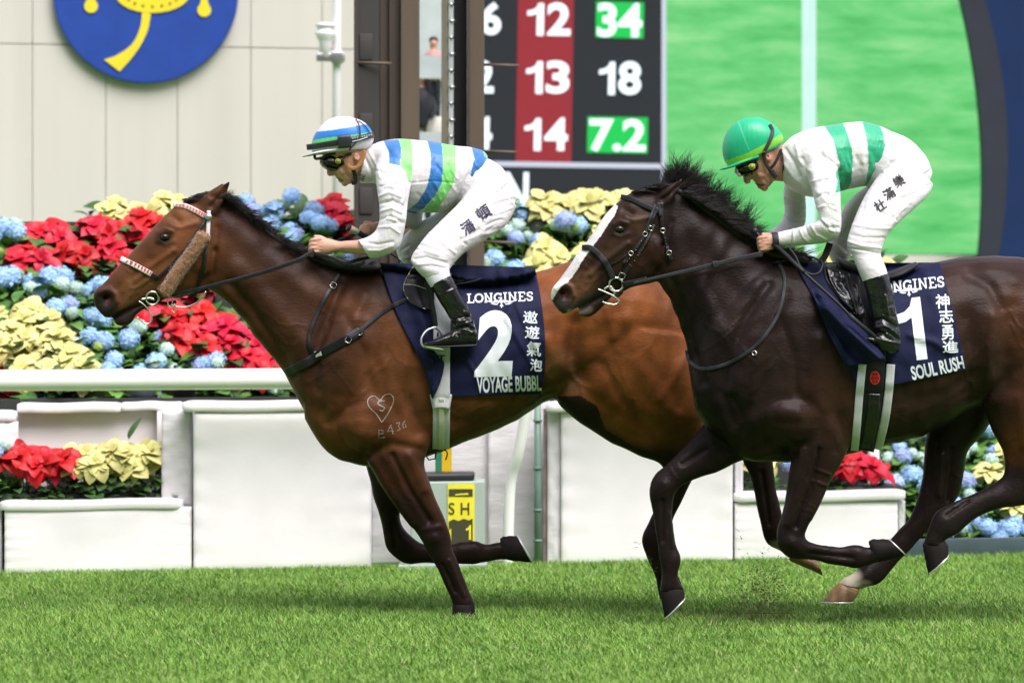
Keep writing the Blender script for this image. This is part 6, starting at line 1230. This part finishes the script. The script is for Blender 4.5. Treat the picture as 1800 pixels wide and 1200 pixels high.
cre = [([(1476, 300), (1470, 325), (1455, 345)], 3, -.008), ([(1430, 350), (1450, 340), (1472, 345)], 2.5, -.005), ([(1425, 320), (1450, 312), (1475, 318)], 2.5, .004), ([(1436, 366), (1455, 360), (1476, 372)], 2.5, .004), ([(1440, 385), (1455, 400), (1475, 400)], 2.4, -.005), ([(1425, 395), (1435, 412), (1455, 422)], 2.2, .005), ([(1415, 398), (1422, 415), (1440, 427)], 2.2, -.005), ([(1405, 401), (1412, 418), (1425, 428)], 2.2, .004),
       ([(1445, 385), (1460, 405), (1475, 408)], 2, .004), ([(1394, 401), (1396, 431)], 1.6, .005), ([(1390, 402), (1391, 431)], 1.4, -.004), ([(1380, 262), (1395, 285), (1405, 310)], 4, -.008), ([(1400, 255), (1405, 280), (1420, 300)], 4, .006), ([(1380, 290), (1400, 320), (1425, 335)], 4, .006), ([(1385, 310), (1410, 330)], 3, -.006), ([(1410, 280), (1422, 310), (1428, 335)], 4, -.006),
       ([(1555, 240), (1548, 280), (1540, 310)], 3, .005), ([(1548, 250), (1538, 290)], 2.5, -.005), ([(1380, 345), (1398, 355), (1414, 350)], 2.5, .005), ([(1380, 360), (1400, 372), (1414, 368)], 2.5, -.005), ([(1378, 376), (1396, 388), (1412, 386)], 2.3, .005)] + fold_set(61, 18, (1470, 230, 1545, 320), 80, 30, .0030, (3, 6)) + fold_set(62, 10, (1425, 240, 1465, 330), 60, 34, .0028, (3, 6)) + fold_set(63, 8, (1430, 330, 1470, 400), 20, 24, .003)
pj = [([(1445, 216), (1480, 212), (1490, 235), (1498, 262), (1499, 290), (1496, 320), (1490, 332), (1468, 340), (1472, 318), (1468, 305), (1477, 290), (1471, 270), (1464, 245)], GR2), ([(1514, 208), (1542, 212), (1553, 235), (1557, 265), (1556, 292), (1548, 312), (1533, 326), (1518, 334), (1524, 312), (1527, 290), (1526, 262), (1522, 238)], GR2)]
jk2, jg2 = garment(F2, jl, .0040, 6, cre, 'jacket', 'silk', J2, (.68, .67, .67), polys=pj)
bl = [[(1536, 226, 1520, 325, 0, .14), (1566, 231, 1540, 345, 0, .165), (1600, 246, 1562, 372, 0, .172), (1627, 275, 1592, 366, 0, .14), (1639, 303, 1618, 345, 0, .08)],
      [(1572, 265, 1641, 325, -.10, .09), (1537, 318, 1630, 345, -.16, .10), (1517, 350, 1604, 370, -.21, .095), (1502, 384, 1580, 391, -.255, .085), (1492, 412, 1560, 414, -.285, .070), (1489, 431, 1550, 438, -.30, .060), (1497, 447, 1549, 450, -.31, .052), (1504, 465, 1554, 462, -.325, .050), (1512, 484, 1559, 476, -.333, .050), (1517, 496, 1562, 488, -.336, .046)],
      [(1545, 315, 1600, 350, .10, .09), (1505, 340, 1550, 372, .16, .09), (1482, 368, 1522, 392, .22, .08), (1472, 395, 1504, 414, .26, .068), (1458, 420, 1498, 440, .28, .062), (1454, 440, 1492, 460, .30, .055), (1464, 462, 1492, 472, .31, .045), (1475, 485, 1500, 484, .32, .04)]]
cb = [([(1600, 265), (1580, 285), (1560, 300)], 3, -.005), ([(1590, 258), (1568, 282), (1552, 300)], 2.5, .004), ([(1635, 300), (1610, 320), (1590, 330)], 2.5, -.005), ([(1632, 320), (1610, 335), (1585, 345)], 2.4, .005), ([(1545, 370), (1575, 385)], 2.4, -.004), ([(1500, 395), (1530, 400), (1565, 402)], 2.5, .004), ([(1495, 412), (1520, 418), (1555, 418)], 2.5, -.004), ([(1492, 425), (1515, 432), (1548, 436)], 2.2, .005), ([(1492, 436), (1520, 440), (1549, 446)], 1.6, -.006),
      ([(1490, 400), (1480, 415)], 2.5, -.004), ([(1470, 430), (1485, 445)], 3, .006), ([(1462, 440), (1482, 455)], 3, -.006), ([(1540, 315), (1555, 300), (1565, 285)], 2.4, -.005), ([(1600, 355), (1580, 375), (1565, 400)], 2.4, .004), ([(1520, 355), (1512, 385)], 3, -.003)] + fold_set(71, 16, (1520, 340, 1590, 400), -40, 34, .0028) + fold_set(72, 10, (1570, 250, 1630, 330), 55, 30, .0028)
bk2, bg2 = garment(F2, bl, .0044, 6, cb, 'breeches', 'breech', J2)
SB2 = Skin(*bg2)
for ch, cx, cy in (('樂', 1580, 318), ('滿', 1563, 340), ('杜', 1547, 361)): word(J2, SB2, ch, (cx - 9.5, cy - 10, cx + 9.5, cy + 10), rot=-32, bold=.02, m='inkb', off=.003)
sh = [(1515, 490, 1561, 480, -.335, .048), (1520, 505, 1566, 498, -.337, .049), (1526, 532, 1572, 528, -.338, .047), (1531, 558, 1577, 556, -.338, .043), (1536, 580, 1582, 580, -.338, .040), (1540, 600, 1584, 600, -.338, .038)]
ft = [(1584, 590, 1580, 618, -.338, .030), (1574, 575, 1568, 622, -.338, .038), (1556, 582, 1550, 616, -.338, .040), (1538, 588, 1534, 606, -.338, .040), (1522, 591, 1520, 601, -.338, .034), (1511, 592, 1510, 598, -.338, .020)]
cs = [([(1534, 566), (1552, 560), (1576, 575)], 3, -.007), ([(1536, 576), (1556, 572), (1580, 590)], 2.5, .006), ([(1538, 586), (1560, 584), (1582, 598)], 2.5, -.006), ([(1540, 594), (1562, 600), (1582, 604)], 2, .005), ([(1545, 515), (1550, 545)], 4, -.003), ([(1556, 520), (1562, 555)], 3, .004), ([(1545, 612), (1578, 618)], 1.3, -.004)] + fold_set(81, 14, (1525, 510, 1575, 600), 30, 22, .003, (2, 4))
boot(F2, J2, 0, sh, ft, cs); boot(F2, J2, 0, [(a - 26, b + 4, c - 26, d + 4, -y, r_) for a, b, c, d, y, r_ in sh], [(a - 20, b, c - 20, d, -y, r_) for a, b, c, d, y, r_ in ft], cs)
cf = patch(Skin(*cat([G2, cv2])), [(1424, 505), (1440, 545), (1462, 596), (1488, 645)], [(1438, 508), (1486, 550), (1526, 590), (1556, 630)], .030, 34, 34, wav=waves([([(1450, 540), (1500, 590), (1545, 630)], 9, .050), ([(1455, 560), (1490, 610)], 8, -.008), ([(1500, 575), (1550, 628)], 14, .03)], .003))
add('cloth_flap', *cf, M['navy'], R2, solid=.004)
H_, hg = helmet_parts(F2, [(1280, 292, 1372, 258, 0, .094), (1274, 284, 1376, 250, 0, .099), (1270, 268, 1377, 242, 0, .102), (1271, 250, 1373, 233, 0, .101), (1278, 232, 1363, 222, 0, .091), (1291, 217, 1349, 212, 0, .069), (1309, 207, 1335, 206, 0, .030)],
      [(1330, 272, 1334, 280, 0, .098), (1305, 282, 1308, 288, 0, .088), (1288, 289, 1290, 294, 0, .072), (1274, 294, 1276, 298, 0, .05), (1264, 297.5, 1265, 299.5, 0, .02)], (0.010, 0.42, 0.20),
      [([(1270, 284), (1310, 271), (1345, 253), (1370, 237), (1380, 236), (1379, 248), (1350, 263), (1315, 280), (1274, 292)], (0.22, 0.62, 0.06)), ([(1295, 210), (1298, 210), (1308, 238), (1318, 264), (1316, 265), (1306, 240)], (0.08, 0.50, 0.30))], J2)
pr(J2, H_, [(1353, 219), (1358, 230), (1355, 243), (1348, 258), (1343, 268)], 6.5, 'strapb', 'elastic', off=.006, th=.004)
add('chin_strap', *strap(None, [(1342, 268), (1344, 280), (1350, 294), (1358, 306), (1364, 313)], 6, th=.006, ys=[F2.Y(1342, -.082), F2.Y(1342, -.075), F2.Y(1360, -.05)]), M['strapb'], J2)
add('chin_strap', *strap(None, [(1373, 262), (1368, 276), (1360, 290), (1354, 296)], 5, th=.006, ys=[F2.Y(1342, -.075), F2.Y(1342, -.072), F2.Y(1360, -.066)]), M['strapb'], J2)
add('chin_buckle', *strap(None, [(1356, 300), (1364, 312)], 9, th=.010, ys=[F2.Y(1360, -.06), F2.Y(1360, -.055)]), M['strapb'], J2)
gv, gf = union([blob(F2, 1315, 295, 25, 15, 0, .071, -18), blob(F2, 1325, 292, 11, 12, -.02, .062, 0), blob(F2, 1322, 283, 30, 6, 0, .078, -22)], .003, 3); add('goggles', gv, gf, M['goggle'], J2)
for r_, m_, yy in ((5.8, 'gvent', -.0850), (4.4, 'gvent2', -.0875)): c = F2.P(1322, 293, yy); add('goggle_vent', *cord([c + (0, .008, 0), c], r_ / 410, 20), M[m_], J2)
for p_ in ((1296, 300), (1299, 306)): add('clear_lens', *blob(F2, p_[0], p_[1], 4, 6, -.01, .035, -30), M['white'], J2)
add('neckband', *strap(Skin(*jg2), [(1372, 258), (1376, 275), (1377, 295), (1374, 317)], 2.6, off=.004), M['strapb'], J2)
add('wristband', *loft(F2, [(1357, 409, 1359, 437, -.137, .034), (1362, 408, 1365, 437, -.139, .037), (1367, 408, 1369, 436, -.141, .037)], sub=3), M['strapb'], J2)
W2 = empty('riding_whip', F2.P(1440, 500, -.3), 'long black whip slanting from the right jockey hand down to his boot', 'whip')
wp = [(1326, 405, -.10), (1340, 420, -.12), (1366, 434, -.17), (1400, 466, -.27), (1430, 494, -.325), (1470, 530, -.37), (1500, 560, -.395), (1536, 590, -.41)]
P = cr([F2.P(*q) for q in wp], 6); add('shaft', *cord(P[6:], .0065, 10), M['leather'], W2); add('handle', *cord(P[:22], .0095, 12), M['leather'], W2)
add('handle_knob', *cord([F2.P(1324, 402.5, -.098), F2.P(1330, 409, -.105)], .0145, 14), M['black'], W2); add('flap_end', *cord([F2.P(1492, 552, -.393), F2.P(1500, 560, -.398), F2.P(1538, 592, -.412)], .0098, 12), M['leather2'], W2)

# ================================================================== FLOWERS
M['pred'] = mat('bract_red', (0.55, 0.006, 0.020, 1), .5, var=.30, vscale=9, rnd=.25, spec=.35); M['pyel'] = mat('bract_pale_yellow', (0.64, 0.61, 0.22, 1), .5, var=.22, vscale=9, rnd=.15, spec=.35)
M['pleaf'] = mat('leaf_dark', (0.045, 0.125, 0.024, 1), .5, var=.4, vscale=12, rnd=.35, spec=.4); M['hleaf'] = mat('leaf_fresh', (0.085, 0.20, 0.032, 1), .5, var=.4, vscale=12, rnd=.3, spec=.4)
M['hblue'] = mat('hydrangea_blue', (0.34, 0.55, 0.80, 1), .6, var=.2, vscale=22, rnd=.22, spec=.2); M['hgrn'] = mat('hydrangea_greenish', (0.48, 0.66, 0.58, 1), .6, var=.2, vscale=22, rnd=.16, spec=.2); M['hlav'] = mat('hydrangea_lavender', (0.38, 0.50, 0.80, 1), .6, rnd=.2, spec=.2); M['hbud'] = mat('hydrangea_bud', (0.36, 0.50, 0.10, 1), .6, rnd=.2, spec=.2)
M['cyath'] = mat('flower_eye', (0.55, 0.45, 0.03, 1), .6)

def leaf_geo(L_, Wd, droop, fold, r, base, yaw, pitch, lobed=0.0, nseg=6):
    V, F = [], []; cy, sy = math.cos(yaw), math.sin(yaw); x, z, a = 0.0, 0.0, pitch; rt = r.uniform(-.3, .3)
    for i in range(nseg + 1):
        t = i / nseg; w = Wd * (math.sin(math.pi * min(1, t ** .8)) ** .75 if 0 < t < 1 else .02) * (1 + lobed * (i % 2) * .3)
        for s in (-1, 0, 1):
            px, py, pz = x, s * w, z + abs(s) * w * fold + s * w * rt
            V.append((base[0] + px * cy - py * sy, base[1] + px * sy + py * cy, base[2] + pz))
        x += math.cos(a) * L_ / nseg; z += math.sin(a) * L_ / nseg; a -= droop / nseg
    for i in range(nseg):
        for s in (0, 1): k = i * 3 + s; F.append((k, k + 1, k + 4, k + 3))
    return np.array(V), F
def rot_to(v, d):                                        # turn +Z to direction d
    q = Vector((0, 0, 1)).rotation_difference(Vector(tuple(d))); R_ = np.array(q.to_matrix()); return v @ R_.T
def poin_head(seed, R_=.130):
    r = random.Random(seed); ps = []; a0 = r.random() * 6
    for ring_, (n, l, p, dr) in enumerate(((6, 1.0, .10, 1.2), (5, .76, .35, 1.0), (4, .44, .8, .6))):
        for k in range(n):
            ps.append(leaf_geo(R_ * l * r.uniform(.85, 1.15), R_ * l * r.uniform(.30, .42), dr * r.uniform(.5, 1.5), r.uniform(.1, .4), r, (0, 0, .006 * ring_), a0 + ring_ * .5 + 2 * math.pi * k / n + r.uniform(-.2, .2), p + r.uniform(-.2, .2), .15))
    return cat(ps)
def hyd_head(seed, R_=.056):
    r = random.Random(seed); ps = []; n = 105
    for k in range(n):
        zz = 1 - 1.55 * (k + .5) / n; a = k * 2.399963 + r.uniform(-.1, .1); q = math.sqrt(max(0, 1 - zz * zz)); d = np.array([q * math.cos(a), q * math.sin(a), zz]); rr = R_ * r.uniform(.88, 1.06)
        s = R_ * r.uniform(.17, .23); b0 = r.random() * 1.6; V, F = [], []
        for m_ in range(4):
            aa = b0 + m_ * math.pi / 2; c, si = math.cos(aa), math.sin(aa)
            pts = [(0, 0, 0), (c * s * .55 - si * s * .42, si * s * .55 + c * s * .42, s * .12), (c * s, si * s, s * r.uniform(-.1, .3)), (c * s * .55 + si * s * .42, si * s * .55 - c * s * .42, s * .12)]
            k0 = len(V); V += pts; F.append((k0, k0 + 3, k0 + 2, k0 + 1))
        v = rot_to(np.array(V), d + np.array([r.gauss(0, .2), r.gauss(0, .2), r.gauss(0, .2)])) + d * rr; v[:, 2] *= .86; ps.append((v, F))
    core_v, core_f = lathe([(.001, -R_ * .6), (R_ * .6, -R_ * .4), (R_ * .82, 0), (R_ * .7, R_ * .45), (R_ * .35, R_ * .7), (.001, R_ * .75)], (0, 0, 0), 10)
    ps.append((core_v, core_f)); return cat(ps)
def foliage(seed, n, R_, H, L_, wd, up):
    r = random.Random(seed); ps = []
    for k in range(n):
        a = r.random() * 2 * math.pi; q = R_ * math.sqrt(r.random()) * .75; z = H * r.uniform(-.75, .30) - q * .55
        ps.append(leaf_geo(L_ * r.uniform(.7, 1.25), L_ * wd * r.uniform(.8, 1.2), r.uniform(.4, 1.3), r.uniform(.05, .35), r, (q * math.cos(a), q * math.sin(a), z), a + r.gauss(0, .5), r.uniform(-.1, up)))
    for k in range(6):
        a = r.random() * 6.28; q = R_ * .5 * r.random(); ps.append(cord([np.array([q * .3 * math.cos(a), q * .3 * math.sin(a), -H * 1.2]), np.array([q * math.cos(a), q * math.sin(a), 0])], .004, 5))
    return cat(ps)
def lmesh(nm, g, m): me = mesh(nm, *g); me.materials.append(M[m]); return me
PH = {c: [lmesh('bloom', poin_head(10 * i + k), m) for k in range(4)] for i, (c, m) in enumerate((('R', 'pred'), ('Y', 'pyel')))}
HH = {c: [lmesh('bloom', hyd_head(50 + 10 * i + k), m) for k in range(3)] for i, (c, m) in enumerate((('b', 'hblue'), ('g', 'hgrn'), ('l', 'hlav'), ('u', 'hbud')))}
PF = [lmesh('foliage', foliage(90 + k, 75, .30, .20, .13, .32, .9), 'pleaf') for k in range(3)]; HF = [lmesh('foliage', foliage(95 + k, 120, .31, .16, .105, .38, 1.0), 'hleaf') for k in range(3)]
UP = np.array([0, -.55, .83])
def plant_obj(kind, p, seed, label, group, nb=6, sc=1.0, fs=1.0):
    r = random.Random(seed); name = {'R': 'red_poinsettia', 'Y': 'pale_poinsettia', 'B': 'hydrangea'}[kind]
    root = empty(name, p, label, 'flower plant', group); root.rotation_euler = (0, 0, 0)
    def ch(nm, me, loc, d, s, spin):
        o = bpy.data.objects.new(nm, me); COL.objects.link(o); o.parent = root; q = Vector((0, 0, 1)).rotation_difference(Vector(tuple(d)).normalized())
        o.rotation_mode = 'QUATERNION'; o.rotation_quaternion = q @ Vector((0, 0, 1)).to_track_quat('Z', 'Y') if False else q
        o.location = loc; o.scale = (s, s, s)
        if spin: 
            from mathutils import Quaternion
            o.rotation_quaternion = q @ Quaternion((0, 0, 1), spin)
    ch('foliage', r.choice(PF if kind in 'RY' else HF), (0, 0, .0 if fs == 1 else -.085), (0, -.25, 1), sc * fs, r.random() * 6)
    for k in range(nb):
        a = -math.pi / 2 + (k - (nb - 1) / 2) * (2.3 * math.pi / nb) * .8 + r.uniform(-.3, .3); q = r.uniform(.35, 1) if k else .1
        x, y = .16 * q * math.cos(a) * sc, .14 * q * math.sin(a) * sc; z = (.04 - .5 * (x * x + y * y) / .15 - .25 * max(0, -y)) * sc + r.uniform(-.02, .03)
        d = np.array([x * 2.2 + r.gauss(0, .12), -.55 + y * 2.5 + r.gauss(0, .12), .75])
        if kind in 'RY': ch('bloom', r.choice(PH[kind]), (x, y, z), d, sc * r.uniform(.8, 1.15), r.random() * 6)
        else:
            c = r.choices('bglu', (5, 3, 1.4, 1.2))[0]; s = sc * (r.uniform(.85, 1.15) if c in 'bl' else (r.uniform(.6, .9) if c == 'g' else r.uniform(.4, .55))); ch('bloom', r.choice(HH[c]), (x, y, z + .01), d, s, r.random() * 6)
    return root
NTH = ['first', 'second', 'third', 'fourth', 'fifth', 'sixth', 'seventh', 'eighth', 'ninth', 'tenth', 'eleventh']
KN = {'R': 'red poinsettia', 'Y': 'pale yellow poinsettia', 'B': 'blue hydrangea'}
def bank(rows, x0, dx, place, group, seed, jx=10, jy=9, sc=1.0):
    """rows: (pixel row, depth behind wall line, kinds)"""
    r = random.Random(seed)
    for ri, (py, vd, ks) in enumerate(rows):
        cnt = {}
        tot = {k: ks.count(k) for k in 'RYB'}
        for i, k in enumerate(ks):
            px = x0 + dx * i + r.uniform(-jx, jx) + (dx / 2 if ri % 2 else 0)
            if k == '.': continue
            cnt[k] = cnt.get(k, 0) + 1
            rown = 'back row' if ri == 0 else ('front row' if ri == len(rows) - 1 else NTH[ri] + ' row from back')
            if tot[k] == 1: lb = 'only %s plant in the %s, %s' % (KN[k], rown, place)
            else: lb = '%s plant, %s from left, %s, %s' % (KN[k], NTH[cnt[k] - 1], rown, place)
            p = WL.P(px, py + r.uniform(-jy, jy) + 12, vd)
            plant_obj(k, p, seed * 1000 + ri * 50 + i, lb, group, nb=r.choice((4, 5, 6)) if k == 'B' else r.choice((3, 4, 4)), sc=sc * r.uniform(.92, 1.1))
GL = 'flowers banked left of the brown post'
bank([(356, 2.55, '...YY.BBR'), (395, 2.25, 'BRRRY.BBR'), (445, 1.95, 'BRRRR..BB'), (495, 1.65, 'BBBRR....'), (545, 1.35, 'YYBBRR...'), (592, 1.10, 'YYBBRRR..'), (640, .90, 'RYYBBBRR.'), (686, .88, 'RBYB..BRR')], -22, 76, 'left of post', GL, 3)
GR = 'flowers banked right of the brown post'
bank([(352, 2.55, 'BYYYY'), (400, 2.25, 'BBYYB'), (450, 1.95, 'BYYBY')], 878, 76, 'right of post', GR, 5)
GD = 'flowers behind the dark horse'
bank([(442, 2.1, '.BBBBYY')], 1172, 58, 'behind dark horse mane', GD, 7, jy=3, sc=.85)
GP = 'flowers in the low left planter'
for i, (k, px, py) in enumerate((('R', 42, 812), ('R', 92, 815), ('Y', 150, 808), ('Y', 205, 800), ('Y', 262, 806))):
    n = [0, 0, 1, 1, 1][i]; lb = ['red poinsettia plant at the far left end of the low planter', 'red poinsettia plant beside the yellow ones in the low planter', 'pale yellow poinsettia next to the red plants in the low planter', 'pale yellow poinsettia in the middle of the low planter', 'pale yellow poinsettia at the right end of the low planter'][i]
    plant_obj(k, WL.P(px, py, .24), 900 + i, lb, GP, nb=6, sc=.92, fs=.72)
plant_obj('B', WL.P(-22, 800, .3), 920, 'blue hydrangea at the frame edge left of the low planter', GP, nb=6, sc=.9, fs=.7)
GQ = 'flowers in the white planter under the dark horse'
for i, (k, px, py, lb) in enumerate((('Y', 1322, 812, 'pale yellow poinsettia at the left end of the right white planter'), ('B', 1392, 835, 'leafy blue hydrangea in the middle of the right white planter'), ('R', 1455, 815, 'red poinsettia between the forelegs of the dark horse in the planter'), ('R', 1508, 822, 'red poinsettia beside the girth in the right white planter'))):
    plant_obj(k, WL.P(px, py, .26), 940 + i, lb, GQ, nb=4 if k != 'B' else 2, sc=.86, fs=.66)
GT = 'flowers over the dark teal trough'
bank([(745, 1.15, '.RBBBB'), (790, .90, '.BBBYY'), (835, .66, '..BBYB'), (885, .45, '...BYB'), (925, .30, '...BBB')], 1490, 62, 'above teal trough', GT, 9, jx=6, jy=6, sc=.9)
tag(add('flower_stand', *cat([slab(WL, 1540, 745 + 45 * k, 2100, 960, 1.35 - .26 * k, .3, zb=0.02) for k in range(4)]), M['stand'], smooth=False, loc=WL.Pz(1700, 0, 1)), 'dark stepped stand behind the teal trough on the right', 'stand')
q = leaf_geo(.14, .045, .3, .2, random.Random(1), (0, 0, 0), 0.6, 1.1); lf = add('poinsettia_leaf', q[0] + WL.P(226, 772, .24), q[1], M['pleaf'], loc=WL.P(226, 772, .24)); tag(lf, 'single dark green leaf standing above the yellow poinsettias in low planter', 'leaf')

# ---- spectators seen between the uprights
M['navyc'] = mat('dark_clothes', (.02, .022, .03, 1), .8); M['creamc'] = mat('cream_clothes', (.62, .60, .52, 1), .8); M['pinkc'] = mat('pink_clothes', (.42, .22, .22, 1), .8)
GX = Frame(11.0, 0)
def spectator(px, top, sc, torso, label, hair=True):
    r0 = empty('person', GX.P(px, top + 70 * sc, 0) * np.array([1, 1, 1]), label, 'person')
    s = sc; hs_ = [(px - 5 * s, top + 2 * s, px + 5 * s, top + 2 * s, 0, .03), (px - 9 * s, top + 9 * s, px + 9 * s, top + 9 * s, 0, .07), (px - 8 * s, top + 20 * s, px + 8 * s, top + 20 * s, 0, .065), (px - 5 * s, top + 27 * s, px + 5 * s, top + 27 * s, 0, .045), (px - 5 * s, top + 31 * s, px + 5 * s, top + 31 * s, 0, .04)]
    tr = [(px - 6 * s, top + 28 * s, px + 6 * s, top + 28 * s, 0, .05), (px - 18 * s, top + 34 * s, px + 18 * s, top + 34 * s, 0, .08), (px - 18 * s, top + 50 * s, px + 18 * s, top + 50 * s, 0, .11), (px - 16 * s, top + 75 * s, px + 16 * s, top + 75 * s, 0, .11), (px - 17 * s, top + 95 * s, px + 17 * s, top + 95 * s, 0, .11)]
    lg = [[(px + q * 9 * s - 8 * s, top + 92 * s, px + q * 9 * s + 8 * s, top + 92 * s, 0, .08), (px + q * 9 * s - 6 * s, top + 140 * s, px + q * 9 * s + 6 * s, top + 140 * s, 0, .06), (px + q * 9 * s - 4 * s, top + 180 * s, px + q * 9 * s + 4 * s, top + 180 * s, 0, .045)] for q in (-1, 1)]
    ar = [[(px + q * 17 * s - 5 * s, top + 38 * s, px + q * 17 * s + 5 * s, top + 38 * s, 0, .05), (px + q * 22 * s - 4 * s, top + 62 * s, px + q * 22 * s + 4 * s, top + 62 * s, -.05, .04), (px + q * 16 * s - 4 * s, top + 80 * s, px + q * 16 * s + 4 * s, top + 78 * s, -.16, .035)] for q in (-1, 1)]
    v, f = union([loft(GX, a, sub=3, n=16) for a in [hs_] + lg + ar + [[(a, b, c, d, y, r_ * .9) for a, b, c, d, y, r_ in tr]]], .014, 3); add('body', v, f, M['skin1'], r0)
    v, f = union([loft(GX, a, sub=3, n=16) for a in [tr] + [[(p_[0] - 1, p_[1], p_[2] + 1, p_[3], p_[4], p_[5] * 1.15) for p_ in a] for a in ar]], .014, 3); add('shirt', v, f, M[torso], r0)
    v, f = union([loft(GX, [(p_[0] - 1, p_[1], p_[2] + 1, p_[3], p_[4], p_[5] * 1.2) for p_ in a], sub=3, n=16) for a in lg], .014, 3); add('trousers', v, f, M['navyc'], r0)
    v, f = union([loft(GX, [(px - 6 * s, top - 2 * s, px + 6 * s, top - 2 * s, .01, .04), (px - 10.5 * s, top + 5 * s, px + 10.5 * s, top + 5 * s, .015, .08), (px - 10 * s, top + 12 * s, px + 10 * s, top + 12 * s, .03, .06)], sub=3, n=16)], .010, 2); add('hair', v, f, M['navyc'], r0)
spectator(763, 170, 1.2, 'creamc', 'blurred spectator in cream top seated lowest between the post uprights')
spectator(741, 122, 1.1, 'navyc', 'blurred spectator in dark clothes above the cream one between uprights')
spectator(762, 66, .8, 'pinkc', 'blurred spectator in pink at the top between the post uprights')

for yy, lb in ((98, 'pale ledge below the upper spectator between the post uprights'), (232, 'pale ledge at the foot of the seated spectators between the uprights')):
    tag(add('terrace_ledge', *slab(Plane(30.6, .1), 700, yy, 812, yy + 40, 0, .1), M['paleconc'], smooth=False, loc=Plane(30.6, .1).P(756, yy + 20)), lb, 'ledge')
